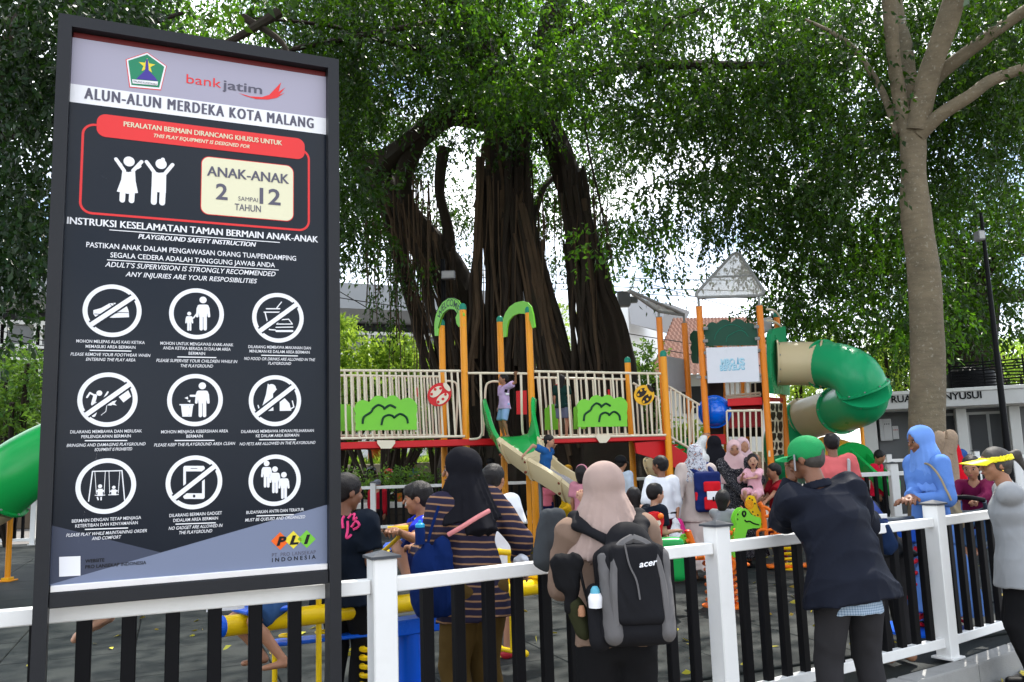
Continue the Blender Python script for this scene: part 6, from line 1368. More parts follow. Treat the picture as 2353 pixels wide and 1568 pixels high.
# ================================================================ people
def skin(name, c): return mat(name, c, .5, 0, .10, 14, .12, 180, sub=.08, spec=.4)
SK = skin('skin_brown', (.33, .155, .085)); SKd = skin('skin_deep_brown', (.20, .085, .045)); SKl = skin('skin_light_brown', (.45, .24, .15))
HAIR = mat('black_hair', (.007, .005, .005), .5, 0, .4, 30, .5, 160); EYEW = mat('eye_white', (.30, .27, .24), .5); EYEB = mat('eye_dark', (.01, .006, .004), .15); LIP = mat('lips', (.25, .07, .06), .45)
def ellm(c, r, ax, m, name, parent, n=8):
    b = MB(); c = np.asarray(c); V = []; rows = n // 2 + 1
    prof = [(max(.02, math.sin(math.pi * i / rows)), -math.cos(math.pi * i / rows)) for i in range(rows + 1)]
    b.lathe(prof, (0, 0, 0), n); b.V = [tuple(c + np.array([v[0] * r[0], v[1] * r[1], v[2] * r[2]]) @ np.asarray(ax)) for v in b.V]; return b.build(name, m, parent, True)
def ik(a, t, l1, l2, pole):
    d = t - a; L = np.linalg.norm(d); L2 = min(L, (l1 + l2) * .998); d = d / (L + 1e-9); t = a + d * L2
    x = (l1 * l1 - l2 * l2 + L2 * L2) / (2 * L2); h = math.sqrt(max(0, l1 * l1 - x * x)); p = np.asarray(pole, float); p = p - d * np.dot(p, d); p = nrm(p); return a + d * x + p * h, t
def person(label, loc, face, H=1.6, hs=1.0, skin_=None, v=None, lean=(0, 0), head=None, headoff=(0, 0, 0), hands=None, poles=None, feet=None, fpoles=None, pel=None, curl=0.5, build=1.0,
           top=None, pants=None, skirt=None, hijab=None, hair='short', hairm=None, shoes=None, cap=None, group=None, details=True, seed=0, handdir=None, name='person', fingers=True):
    skin_ = skin_ or SK; loc = np.asarray(loc, float); f = nrm([face[0], face[1], 0]); yaw = math.atan2(-f[0], f[1])
    t = thing('person', label, 'person', loc, yaw, group); cy, sy = math.cos(-yaw), math.sin(-yaw)
    def loc2(p): q = np.asarray(p, float) - loc; return np.array([cy * q[0] - sy * q[1], sy * q[0] + cy * q[1], q[2]])
    v = (v * 1.12 if v else 0) or min(.028, max(.0092, loc[1] * .00172)); J = {}
    ph = pel if pel is not None else .52 * H      # pelvis height
    J['pel'] = np.array([0, 0, ph]); lx, ly = lean; tl = .30 * H * (1 if hs < 1.1 else .97)
    up = nrm([lx, ly, math.sqrt(max(.05, tl * tl - lx * lx - ly * ly))]); side = nrm(np.cross([0, 1.0, 0] if abs(up[1]) < .9 else [0, 0, 1.0], up)) ; side = nrm(np.array([1, 0, 0]) - up * up[0])
    J['wa'] = J['pel'] + up * .09 * H; J['ch'] = J['pel'] + up * .2 * H; J['nk'] = J['pel'] + up * .298 * H; fw = nrm(np.cross(up, side))
    bw = build
    hH = .143 * H * hs; hu = nrm(up * .6 + np.array([0, 0, .5])); 
    hf = np.array([0, 1.0, 0]) if head is None else nrm([cy * head[0] - sy * head[1], sy * head[0] + cy * head[1], head[2] if len(head) > 2 else 0])
    hu = nrm(hu - hf * np.dot(hu, hf)) if head is not None else nrm(np.array([0, 0, 1.0])); hu = nrm(np.array([0, 0, 1.0]) - hf * hf[2]); hr = np.cross(hf, hu); HA = np.array([hr, hf, hu])
    J['hd'] = J['nk'] + up * .018 * H + np.array([0, .012 * H, 0]) + hu * hH * .5 + np.array([cy * headoff[0] - sy * headoff[1], sy * headoff[0] + cy * headoff[1], headoff[2]])
    hp = lambda x, y, z: J['hd'] + (np.array([x, y, z]) * hH) @ HA
    sw = .100 * H * bw
    for s, k in ((-1, 'L'), (1, 'R')):
        J['sh' + k] = J['pel'] + up * .275 * H + side * s * sw; tgt = (hands or {}).get(k)
        if tgt is None:
            J['el' + k] = J['sh' + k] + np.array([s * .02 * H, -.01 * H, -.165 * H]); J['wr' + k] = J['el' + k] + np.array([s * .0, .035 * H, -.14 * H])
        else:
            pole_ = (poles or {}).get(k, (s * .5, -.6, -.6)); J['el' + k], J['wr' + k] = ik(J['sh' + k], loc2(tgt), .17 * H, .15 * H, pole_)
        J['hip' + k] = J['pel'] + np.array([s * .05 * H * bw, 0, -.01 * H]); ft = (feet or {}).get(k)
        if ft is None: J['an' + k] = np.array([s * .055 * H, -.01 * H, .045 * H]); tg = J['an' + k]
        else: tg = loc2(ft)
        J['kn' + k], J['an' + k] = ik(J['hip' + k], tg, .245 * H, .235 * H, (fpoles or {}).get(k, (s * .1, 1, 0.05)))
    b = Blob(); X = side
    b.cone(J['pel'], J['wa'], .056 * H * bw, .050 * H * bw, .02, X, 1.45); b.cone(J['wa'], J['ch'], .050 * H * bw, .060 * H * bw, .02, X, 1.45); b.cone(J['ch'], J['nk'] - up * .02 * H, .056 * H * bw, .034 * H, .03, X, 1.6)
    b.cone(J['nk'] - up * .01 * H, J['hd'] - hu * hH * .2 - hf * hH * .06, .032 * H * (1 if hs < 1.1 else .9), .030 * H, .015)
    b.ell(hp(0, -.03, .13), (.33 * hH, .40 * hH, .37 * hH), .01, HA); b.cone(hp(0, .1, .02), hp(0, .2, -.33), .27 * hH, .13 * hH, .015); b.ell(hp(0, .07, -.17), (.265 * hH, .27 * hH, .25 * hH), .012, HA)
    b.cone(hp(0, .36, .06), hp(0, .445, -.09), .03 * hH, .052 * hH, .006); b.ell(hp(0, .37, -.215), (.11 * hH, .045 * hH, .045 * hH), .006, HA); b.ell(hp(0, .31, .10), (.22 * hH, .07 * hH, .04 * hH), .01, HA)
    for s in (-1, 1): b.ell(hp(s * .335, -.02, -.03), (.035 * hH, .085 * hH, .12 * hH), .004, HA); b.ell(hp(s * .17, .25, -.1), (.1 * hH, .1 * hH, .1 * hH), .02, HA); b.ell(hp(s * .135, .37, .015), (.07 * hH, .02 * hH, .03 * hH), .004, HA, sub=True) if v < .009 else None
    sc = (1 if hs < 1.1 else .92) * (0.5 + .5 * bw)
    for s, k in ((-1, 'L'), (1, 'R')):
        b.cone(J['sh' + k] - side * s * .02 * H, J['el' + k], .031 * H * sc, .024 * H * sc, .02); b.cone(J['el' + k], J['wr' + k], .0245 * H * sc, .0155 * H * sc, .008)
        b.cone(J['hip' + k], J['kn' + k], .051 * H * sc, .033 * H * sc, .02); m_ = J['kn' + k] + (J['an' + k] - J['kn' + k]) * .35; b.cone(J['kn' + k], m_, .031 * H * sc, .034 * H * sc, .012); b.cone(m_, J['an' + k], .034 * H * sc, .021 * H * sc, .01)
        kd = J['an' + k] - J['kn' + k]; fd = np.array([0, 1.0, 0]); 
        if feet and feet.get(k) is not None and abs(kd[2]) < .5 * np.linalg.norm(kd): fd = np.array([0, .5, .8])
        hl = J['an' + k] + np.array([0, -.012 * H, -.022 * H]); tp = hl + fd * .105 * H + np.array([0, 0, -.006 * H])
        b.cone(J['an' + k], hl, .02 * H, .02 * H, .01); b.cone(hl, tp, .019 * H, .013 * H, .012, (1, 0, 0), 1.5)
        J['hl' + k], J['tp' + k] = hl, tp
        # hand
        d = nrm(J['wr' + k] - J['el' + k])
        if handdir and k in handdir: q = handdir[k]; d = nrm([cy * q[0] - sy * q[1], sy * q[0] + cy * q[1], q[2]])
        S = .105 * H; ac = nrm(np.cross(d, [0, 0, 1.0] if abs(d[2]) < .8 else [1.0 * s, 0, 0])); nn = nrm(np.cross(ac, d)); 
        if nn[2] > 0 and abs(d[2]) < .8: nn = -nn
        if abs(d[2]) >= .8: ac, nn = np.array([0, 1.0, 0]), np.array([-s * 1.0, 0, 0]); ac = nrm(ac - d * np.dot(ac, d))
        th = ac * (1 if abs(d[2]) >= .8 else -s) 
        if abs(d[2]) < .8: th = ac if np.dot(ac, side) * s < 0 else -ac
        b.cone(J['wr' + k], J['wr' + k] + d * .42 * S, .13 * S, .12 * S, .006, ac, 1.9)
        if fingers:
            for i_, (o_, l_) in enumerate(((.30, .40), (.10, .46), (-.10, .43), (-.29, .34))):
                p0 = J['wr' + k] + d * .48 * S + th * o_ * S * .9; a1 = curl * .7; d1 = nrm(d * math.cos(a1) + nn * math.sin(a1)); p1 = p0 + d1 * l_ * S * .55; a2 = curl * 2.0; d2 = nrm(d * math.cos(a2) + nn * math.sin(a2)); b.cone(p0, p1, .078 * S, .07 * S, .002); b.cone(p1, p1 + d2 * l_ * S * .5, .07 * S, .055 * S, .002)
            p0 = J['wr' + k] + d * .15 * S + th * .2 * S; p1 = p0 + nrm(d * .7 + th * .75 + nn * .3) * .28 * S; b.cone(p0, p1, .09 * S, .075 * S, .004); b.cone(p1, p1 + nrm(d * .9 + th * .1 + nn * .5 * curl) * .2 * S, .073 * S, .055 * S, .002)
        else: b.cone(J['wr' + k] + d * .4 * S, J['wr' + k] + d * .75 * S + nn * curl * .2 * S, .12 * S, .08 * S, .006, ac, 1.8)
    b.build('body', skin_, v, t)
    cs = H * (1 if hs < 1.1 else .97)
    if top:
        kind, m, hem, lo = (list(top) + [None, None, 1.0])[:4] if len(top) < 4 else top[:4]; lo = lo or 1.0; nz = top[4] if len(top) > 4 else .006
        c = Blob(); hem = hem if hem is not None else -.02
        # hem: height relative to pelvis in H units
        pb = J['pel'] + up * .0 * H + np.array([0, 0, hem * H]); c.cone(J['ch'], J['wa'], .064 * cs * lo * bw, .060 * cs * lo * bw, .03, X, 1.36); c.cone(J['wa'], pb, .061 * cs * lo * bw, (.073 + max(0, -hem) * .16) * cs * lo * bw, .03, X, 1.42, 1)
        c.cone(J['ch'], J['nk'] - up * .012 * H, .062 * cs * lo * bw, .040 * cs, .03, X, 1.6, 1)
        for s, k in ((-1, 'L'), (1, 'R')):
            sh = J['sh' + k]; el = J['el' + k]; wr = J['wr' + k]; c.cone(J['ch'] + up * .06 * H, sh - side * s * .01, .045 * cs, .040 * cs * lo, .04)
            if kind == 'short': c.cone(sh, sh + (el - sh) * .72, .043 * cs * lo, .046 * cs * lo, .015, None, 1, 1)
            elif kind == 'three': c.cone(sh, el, .042 * cs * lo, .037 * cs * lo, .015); c.cone(el, el + (wr - el) * .45, .037 * cs * lo, .036 * cs * lo, .012, None, 1, 1)
            elif kind == 'long': c.cone(sh, el, .042 * cs * lo, .036 * cs * lo, .02); c.cone(el, el + (wr - el) * .97, .036 * cs * lo, .026 * cs * lo, .012, None, 1, 1)
        if kind != 'polo': pass
        # open the neck
        c.cone(J['nk'] - up * .03 * H + hf * .015 * H, J['nk'] + up * .08 * H + hf * .02 * H, .036 * cs, .05 * cs, .006, sub=True)
        c.build('shirt' if hem > -.12 else 'dress', m, v, t, nz, 13, seed)
    if pants:
        kind, m = pants[0], pants[1]; lo = pants[2] if len(pants) > 2 else 1.0; c = Blob()
        c.cone(J['pel'] + up * .035 * H, J['pel'] - np.array([0, 0, .01 * H]), .054 * cs * bw, .060 * cs * bw, .02, X, 1.34, 0)
        for k in 'LR':
            hp_, kn, an = J['hip' + k], J['kn' + k], J['an' + k]
            if kind == 'long': c.cone(hp_, kn, .060 * cs * lo, .045 * cs * lo, .02); c.cone(kn, kn + (an - kn) * .95, .045 * cs * lo, .037 * cs * lo, .012, None, 1, 1)
            else: fr_ = {'short': .85, 'mini': .4, 'knee': 1.0}[kind]; c.cone(hp_, hp_ + (kn - hp_) * fr_, .060 * cs * lo, .052 * cs * lo, .015, None, 1, 1)
        c.build('trousers' if kind == 'long' else 'shorts', m, v, t, .004, 12, seed + 1)
    if skirt:
        m, zend, r = skirt; c = Blob(); c.cone(J['pel'] + up * .06 * H, J['pel'] * [1, 1, 1], .06 * cs * bw, .07 * cs * bw, .02, X, 1.4); c.cone(J['pel'], np.array([(J['anL'][0] + J['anR'][0]) / 2, (J['anL'][1] + J['anR'][1]) / 2, zend * H]), .072 * cs * bw, r * cs, .02, X, 1.35, 1); c.build('skirt', m, v, t, .004, 12, seed + 2, .1, pleat=(J['pel'][0], J['pel'][1], 13, .018, .2 * H, J['pel'][2] + .02 * H))
    if hijab:
        m, ln = hijab[0], hijab[1]; c = Blob(); c.ell(hp(0, -.04, .12), (.40 * hH, .47 * hH, .43 * hH), .02, HA); c.cone(hp(0, -.06, -.05), J['nk'] + fw * .0, .36 * hH, .40 * hH, .03)
        c.cone(J['nk'] + up * .015 * H, J['pel'] + up * (.3 - ln) * H - fw * .005 * H, .055 * H, .082 * H * bw, .035, X, 1.55, 1)
        if len(hijab) > 2 and hijab[2]: c.cone(hp(0, -.12, -.3), J['pel'] + up * (.3 - ln - hijab[2]) * H - fw * .085 * H, .3 * hH, .25 * hH, .03, X, 1.5, 1)
        c.ell(hp(0, .50, -.02), (.235 * hH, .36 * hH, .33 * hH), .008, HA, sub=True)
        c.build('hijab', m, v, t, .003, 17, seed + 3, .12, pleat=(J['nk'][0], J['nk'][1], 15, .0135, J['nk'][2] - .02 * H, J['hd'][2] + .15 * hH))
    elif hair:
        hm = hairm or HAIR; c = Blob(); kc = .93 if cap else 1; c.ell(hp(0, -.05, .155 if not cap else .10), (.365 * hH * kc, .43 * hH * kc, .385 * hH * kc), .01, HA)
        if hair in ('long', 'pony', 'bob', 'tail'): c.cone(hp(0, -.14, -.02), hp(0, -.20, {'long': -.75, 'pony': -.15, 'bob': -.42, 'tail': -.15}[hair]), .34 * hH, .22 * hH, .02, hr, 1.15)
        else: c.ell(hp(0, -.17, -.02), (.30 * hH, .27 * hH, .27 * hH), .01, HA)
        if hair == 'tail': c.cone(hp(0.1, -.35, .2), hp(.15, -.72, .28), .13 * hH, .12 * hH, .02); c.cone(hp(.15, -.72, .28), hp(.1, -.95, -.35), .13 * hH, .05 * hH, .02)
        c.ell(hp(0, .42, -.12), (.30 * hH, .34 * hH, .36 * hH), .01, HA, sub=True)
        if hair == 'short': c.box(hp(0, 0, -.62), np.array([.6, .7, .20]) * hH, .0, .01, HA, sub=True)
        if hair == 'fringe': c.ell(hp(0, .27, .25), (.27 * hH, .15 * hH, .2 * hH), .02, HA); c.box(hp(0, 0, -.60), np.array([.6, .7, .32]) * hH, .0, .01, HA, sub=True)
        c.build('hair', hm, v, t, .004 if not cap else .002, 40, seed + 4, .5)
    if cap:
        m = cap[0]; c = Blob(); c.ell(hp(0, -.04, .17), (.385 * hH, .44 * hH, .38 * hH), .01, HA); c.box(hp(0, -.05, -.45), np.array([.6, .7, .42]) * hH, 0, .006, HA, sub=True)
        if len(cap) > 1 and cap[1]: c.ell(hp(0, -.48, .08), (.12 * hH, .12 * hH, .09 * hH), .006, HA, sub=True)
        co = c.build('cap', m, v, t); pts = []
        G = []
        for i in range(9):
            a = -1.15 + 2.3 * i / 8; x = math.sin(a); G.append([hp(.36 * x, .36 * math.cos(a) - .02, .12), hp(.37 * x, .42 * math.cos(a) + .14, .115 - .05 * abs(x)), hp(.33 * x, .42 * math.cos(a) + .33 * math.cos(a * .9), .08 - .10 * abs(x)), hp(.33 * x, .42 * math.cos(a) + .33 * math.cos(a * .9), .06 - .10 * abs(x)), hp(.36 * x, .36 * math.cos(a) - .02, .09)])
        MB().grid(np.array(G), closed_v=True).build('cap_peak', m, co, True)
    if shoes:
        m = shoes[0]
        for s, k in ((-1, 'L'), (1, 'R')):
            c = Blob(); hl, tp = J['hl' + k], J['tp' + k]; c.cone(hl, tp + (tp - hl) * .06, .027 * H, .022 * H, .012, (1, 0, 0), 1.35); c.cone(hl, J['an' + k], .026 * H, .028 * H, .012, None, 1, 1); c.build('shoe', m, v, t)
    if details and v < .02:
        for s in (-1, 1):
            ellm(hp(s * .135, .345, .015), np.array([.05, .03, .022]) * hH, HA, EYEW, 'eye', t, 8); ellm(hp(s * .135, .368, .013), np.array([.028, .022, .028]) * hH, HA, EYEB, 'iris', t, 8)
            ellm(hp(s * .145, .362, .095), np.array([.085, .025, .015]) * hH, HA, HAIR, 'eyebrow', t, 8)
        ellm(hp(0, .398, -.215), np.array([.09, .03, .028]) * hH, HA, LIP, 'lips', t, 8)
    t['_J'] = 0; del t['_J']
    J['hp'] = hp; J['HA'] = HA; J['hH'] = hH; J['up'] = up; J['side'] = side; J['fw'] = fw; J['t'] = t; J['loc'] = loc; J['yaw'] = yaw
    return J
def held(name, label, cat, J, group=None): return thing(name, label, cat, J['loc'], J['yaw'], group)

# ---------- woman in the striped shirt
M_str = stripes('striped_shirt', (.024, .021, .040), (.27, .15, .085), 27, .24, (.10, 0.02, 1)); M_blackc = cloth('black_scarf', (.010, .010, .013)); M_olive = cloth('olive_brown_trousers', (.085, .052, .016))
J = person('woman in black hijab and brown striped shirt standing with her back turned', (xat(1085, 4.62), 4.62, 0), (-.55, .84), 1.60, head=(-.96, .12, -.05), top=('long', M_str, -.10, 1.12, .007), pants=('long', M_olive, 1.18), hijab=(M_blackc, .09, .04), hair=None, seed=1,
   hands={'L': at(960, 1262, 4.75), 'R': at(1194, 1296, 4.95)}, poles={'L': (-.4, -.6, -1), 'R': (.2, -1, -.2)}, lean=(-.02, .05), shoes=(M_black,))
SJ = J
M_blue = cloth('royal_blue_bag', (.005, .017, .085))
tb_ = thing('tote_bag', 'dark blue drawstring bag hanging at the side of the striped shirt woman', 'bag', at(992, 1300, 4.42)); tb_.scale = (.66, .66, .82); c = Blob(); c.cone((-.05, 0, .02), (-.03, 0, -.20), .085, .12, .03, (1, 0, 0), 1.25); c.cone((.08, .02, .12), (.09, .02, -.22), .06, .09, .03, (1, 0, 0), 1.2); c.cone((-.03, 0, .10), (-.05, 0, .0), .05, .085, .03); c.build('body', M_blue, .009, tb_, .009, 16, 3)
MB().tube(curve([(-.03, 0, .12), (-.0, .02, .22), (.06, .05, .36)], 5), .012, 8).build('strap', M_blue, tb_, True)
bt_ = thing('drink_bottle', 'blue drinking bottle with bright cyan lid in the blue bag', 'bottle', at(965, 1212, 4.40)); bt_.scale = (.7, .7, .7); MB().lathe([(.035, -.12), (.038, -.02), (.03, 0)], n=16).build('body', M_blue, bt_, True); MB().lathe([(.034, 0), (.036, .018), (.025, .03), (.012, .034), (.012, .05), (.004, .052)], n=16).build('lid', mat('cyan_lid', (.02, .32, .55), .3), bt_, True)
ss = thing('shoulder_strap', 'pink bag strap crossing the back of the striped shirt', 'strap', at(1076, 1200, 4.44)); P = curve([at(1030, 1229, 4.42), at(1060, 1212, 4.40), at(1095, 1190, 4.41), at(1124, 1174, 4.46)], 5); sl_ = np.array(ss.location); MB().tube([p - sl_ for p in P], .012, 8).build('strap', cloth('pink_strap', (.60, .22, .22)), ss, True)
cu = thing('plastic_cup', 'crumpled clear drink pouch in the striped shirt woman\'s right hand', 'cup', at(1200, 1296, 4.73)); Blob().cone((0, 0, .02), (.03, 0, -.05), .035, .02, .02, (1, 0, 0), 1.4).build('pouch', mat('clear_pouch', (.55, .56, .6), .2), .008, cu, .006, 30)
# ---------- woman with the backpack
M_taupe = cloth('taupe_tunic', (.20, .135, .10)); M_pinkb = cloth('dusty_pink_scarf', (.36, .265, .23), fold=.8); M_blk = cloth('black_cloth', (.010, .010, .011))
J = person('woman in dusty pink hijab and taupe top seen from behind, wearing a black backpack', (xat(1398, 3.86), 3.86, PAV), (-.10, 1), 1.67, lean=(0, .10), top=('long', M_taupe, -.02, 1.10, .007), pants=('long', M_blk, 1.0), hijab=(M_pinkb, .11, .06), hair=None, seed=5, head=(.12, 1, -.1), details=False,
   hands={'L': at(1300, 1296, 4.28), 'R': at(1470, 1275, 4.38)}, poles={'L': (-.3, -.35, -1), 'R': (.25, -.35, -1)}, shoes=(M_black,))
M_bpk = cloth('backpack_black', (.012, .012, .014), .7); M_bpg = cloth('backpack_grey', (.12, .115, .115), .75)
bp = held('backpack', 'black and grey school backpack worn by the woman in dusty pink hijab', 'backpack', J); u_, s_, f_ = J['up'], J['side'], J['fw']; c0 = J['pel'] + u_ * .14 * 1.67 - f_ * .20 + s_ * .045; BA = np.array([s_, f_, u_])
B3 = lambda x, y, z: c0 + np.array([x, y, z * .94]) @ BA
c = Blob(); c.box(B3(0, 0, -.07), (.10, .045, .15), .055, .03, BA); c.cone(B3(0, .0, .10), B3(0, .01, .15), .125, .10, .03, f_, .7); c.cone(B3(-.10, 0, -.2), B3(.10, 0, -.2), .07, .07, .03); c.build('body', M_bpk, .008, bp, .003, 20)
c = Blob(); c.box(B3(0, -.075, -.03), (.075, .018, .13), .035, .02, BA); c.build('front_pocket', M_bpk, .008, bp, .003, 20)
for s in (-1, 1):
    c = Blob(); c.cone(B3(s * .125, -.055, .09), B3(s * .11, -.07, -.24), .030, .040, .02, BA[1], 1.3); c.build('grey_side_panel', M_bpg, .008, bp, .003, 22)
    MB().tube(curve([B3(s * .105, -.10, -.2), B3(s * .10, -.112, -.02), B3(s * .07, -.10, .12), B3(0, -.085, .17)], 6), .019, 6).build('grey_piping', M_bpg, bp, True)
    w = Blob(); q = [J['sh' + ('L' if s < 0 else 'R')] + f_ * -.085 + u_ * .015 - s_ * s * .030, J['sh' + ('L' if s < 0 else 'R')] + u_ * .070 - s_ * s * .022 - f_ * .01]; w.cone(B3(s * .05, .02, .15), q[0], .020, .022, .02, s_, 1.7); w.cone(q[0], q[1], .022, .020, .02, s_, 1.7); w.cone(q[1], q[1] + f_ * .09 - u_ * .05, .026, .024, .02, s_, 1.3); w.build('shoulder_strap', M_bpk, .008, bp, .002, 20)
c = Blob(); c.cone(B3(-.16, .0, -.06), B3(-.155, .0, -.25), .045, .05, .02); c.build('side_pocket', M_bpk, .008, bp, .004, 20)
MB().tube(curve([B3(-.045, -.125, .14), B3(-.035, -.133, .05), B3(-.012, -.137, -.02), B3(-.005, -.137, -.10)], 5), .004, 5).build('zip', M_bpg, bp, True)
V, Fs = text_mesh('acer', .02, .25); x0, x1 = V[:, 0].min(), V[:, 0].max(); sx = .078 / (x1 - x0); MB().add([B3(.005 + (v_[0] - x0) * sx, -.140, .035 + v_[1] * sx * .9 + (v_[0] - x0) * sx * .12) for v_ in V], Fs).build('lettering', P_white, bp)
wb2 = thing('water_bottle', 'white drinking bottle with light blue flip lid in the backpack side pocket', 'bottle', at(1368, 1372, 3.62)); wb2.scale = (.85, .85, .85); MB().lathe([(.034, -.05), (.036, -.02), (.036, .0), (.026, .018)], n=16).build('body', P_white, wb2, True); MB().lathe([(.024, .018), (.022, .035), (.012, .05), (.004, .052)], n=14).build('lid', mat('pale_blue_lid', (.10, .38, .50), .3), wb2, True)
hb = thing('shoulder_bag', 'black sling bag with a jacket bundled at the left elbow of the backpack woman', 'bag', at(1312, 1318, 3.72)); hb.scale = (.8, .8, .85); c = Blob(); c.cone((-.04, 0, .05), (-.03, 0, -.05), .055, .05, .03, (1, 0, 0), 1.2); c.cone((.02, 0, .05), (-.02, 0, -.17), .05, .028, .03); c.build('bundle', M_blk, .008, hb, .006, 20, 7); Blob().cone((.01, .02, -.16), (.06, .02, -.27), .05, .055, .03).build('pouch', cloth('dark_olive_bag', (.03, .032, .015)), .008, hb, .006, 20); MB().tube(curve([(.04, -.02, .09), (.06, -.03, -.05), (.10, -.03, -.2)], 5), .008, 6).build('strap', M_blk, hb, True)
MB().lathe([(.012, 0), (.02, -.02), (.02, -.05), (.006, -.055)], (.045, -.05, -.15), 10).build('charm', mat('tan_leather', (.35, .17, .09), .5), hb, True)
jk = thing('folded_jacket', 'grey jacket bundle held at the left arm of the backpack woman', 'jacket', at(1268, 1240, 4.2)); jk.scale = (.75, .8, .85); c = Blob(); c.cone((-.02, 0, .12), (-.05, 0, -.10), .055, .075, .03, (1, 0, 0), 1.1); c.cone((.05, 0, .13), (.0, 0, .0), .05, .07, .03); c.build('bundle', cloth('charcoal_jacket', (.045, .05, .055)), .009, jk, .006, 18, 3)
# ---------- man in the green cap
M_nav = cloth('dark_navy_jacket', (.010, .012, .020), .6, .12, .6); M_jean = cloth('charcoal_jeans', (.030, .029, .031)); M_gcap = mat('green_cap', (.012, .26, .075), .8, 0, .1, 20, .3, 250)
ML = (xat(1932, 4.95), 4.95, PAV)
J = person('man in green cap and dark jacket leaning on the fence, phone at his ear', ML, (-.22, 1), 1.77, build=1.07, lean=(-.07, .14), head=(-.75, .62, -.1), skin_=SKd, top=('long', M_nav, -.075, 1.32, .010), pants=('long', M_jean, 1.0), hair='short', hairm=mat('greying_hair', (.05, .045, .04), .6, 0, .5, 60), cap=(M_gcap, True), seed=9, headoff=(-.015, .04, .02), feet={'L': (xat(1878, 4.85), 4.9, PAV + .07), 'R': (xat(1990, 4.9), 5.0, PAV + .07)},
   hands={'L': at(1822, 1100, 5.25), 'R': at(1985, 1225, 5.5)}, poles={'L': (-.25, .2, -1.2), 'R': (.1, -.8, -1)}, handdir={'L': (-.05, .1, 1)}, shoes=(M_black,), curl=.6)
c = Blob(); c.cone(J['pel'] + J['up'] * .015, J['pel'] - np.array([0, 0, .185]), .118, .130, .02, J['side'], 1.36, 1); c.build('checked_shirt_hem', patterned('pale_blue_check', [(.42, .52, .62), (.14, .22, .34)], 75, check=True), .009, J['t'], .006, 14)
cl = Blob(); cl.cone(J['nk'] - J['up'] * .005, J['nk'] + J['up'] * .045, .078, .072, .01, J['side'], 1.15, 2); cl.cone(J['nk'] - J['up'] * .02, J['nk'] + J['up'] * .06, .058, .062, .01, J['side'], 1.1, sub=True); cl.build('collar', M_nav, .008, J['t'])
hpn = thing('phone', 'dark phone with silver edge held to the ear under the green cap', 'phone', at(1826, 1064, 5.10)); MB().box((0, 0, 0), (.010, .06, .10), np.array([[.95, -.3, 0], [.3, .95, 0], [0, 0, 1]]) @ np.array([[1, 0, 0], [0, 1, 0], [0, 0, 1]]), .004).build('body', mat('phone_grey', (.25, .25, .27), .25, .5), hpn)
# ---------- person bent over with the blue strap
J = person('person in black jacket with a wide blue strap, bending forward next to the green cap', (xat(2022, 6.2), 6.2, 0), (-.2, 1), 1.50, lean=(-.06, .36), head=(.0, .8, -.6), headoff=(0, .02, -.08), top=('long', cloth('black_padded_jacket', (.016, .018, .022), .6), -.07, 1.2, .011), pants=('long', M_jean), hair='bob', seed=12, details=False, hands={'R': at(2010, 1215, 6.1), 'L': at(1960, 1215, 6.0)})
BJ = J
hbg = thing('shoulder_bag', 'dark blue bag hanging from the blue strap at the fence', 'bag', at(2026, 1222, 5.95)); Blob().cone((0, 0, .03), (.02, 0, -.08), .06, .075, .03, (1, 0, 0), 1.1).build('body', cloth('dark_blue_bag', (.010, .022, .06)), .009, hbg, .007, 20)
# ---------- woman in blue
M_bl = cloth('cornflower_dress', (.095, .20, .50)); M_bl2 = cloth('cornflower_hijab', (.14, .27, .62))
J = person('woman in cornflower blue hijab and dress, hands folded, looking left', (xat(2128, 7.15), 7.15, 0), (-.92, -.22), 1.69, skin_=SKd, top=('long', M_bl, -.10, 1.1, .007), skirt=(M_bl, .10, .17), hijab=(M_bl2, .16, .03), hair=None, seed=14, head=(-1, -.10, -.12), hands={'R': at(2093, 1142, 6.95), 'L': at(2100, 1148, 6.95)}, poles={'L': (-.6, -.8, -.5), 'R': (.6, -.8, -.5)}, shoes=(M_black,))
sg_ = thing('shoulder_bag', 'khaki cloth bag with long strap on the back of the woman in blue', 'bag', at(2178, 1175, 7.25)); sl_ = np.array(sg_.location); M_khaki = cloth('khaki_bag', (.28, .23, .15)); Blob().cone((-.02, .05, .18), (.02, .03, -.06), .08, .12, .03, (1, 0, 0), 1.1).build('body', M_khaki, .011, sg_, .012, 16); BW = J; BWB = sg_
# (strap laid on the dress below)
# ---------- girl on the seesaw at right
M_mar = cloth('maroon_shirt', (.10, .006, .035)); GS = (xat(2232, 7.55), 7.55, .66)
J = person('small girl in maroon long sleeved shirt with ponytail holding a black handlebar', GS, (-.45, -.9), 1.12, hs=1.3, skin_=SK, pel=.18, top=('long', M_mar, -.06, 1.12, .005), pants=('long', cloth('denim_blue', (.05, .10, .19)), 1.1), hair='tail', seed=16, head=(-.62, -.75, -.22), hands={'R': at(2195, 1142, 7.3), 'L': at(2245, 1150, 7.22)}, poles={'L': (-.6, -.3, -.8), 'R': (.6, -.3, -.8)}, feet={'L': at(2240, 1262, 7.3), 'R': at(2215, 1262, 7.25)}, lean=(0, .06), curl=1.0)
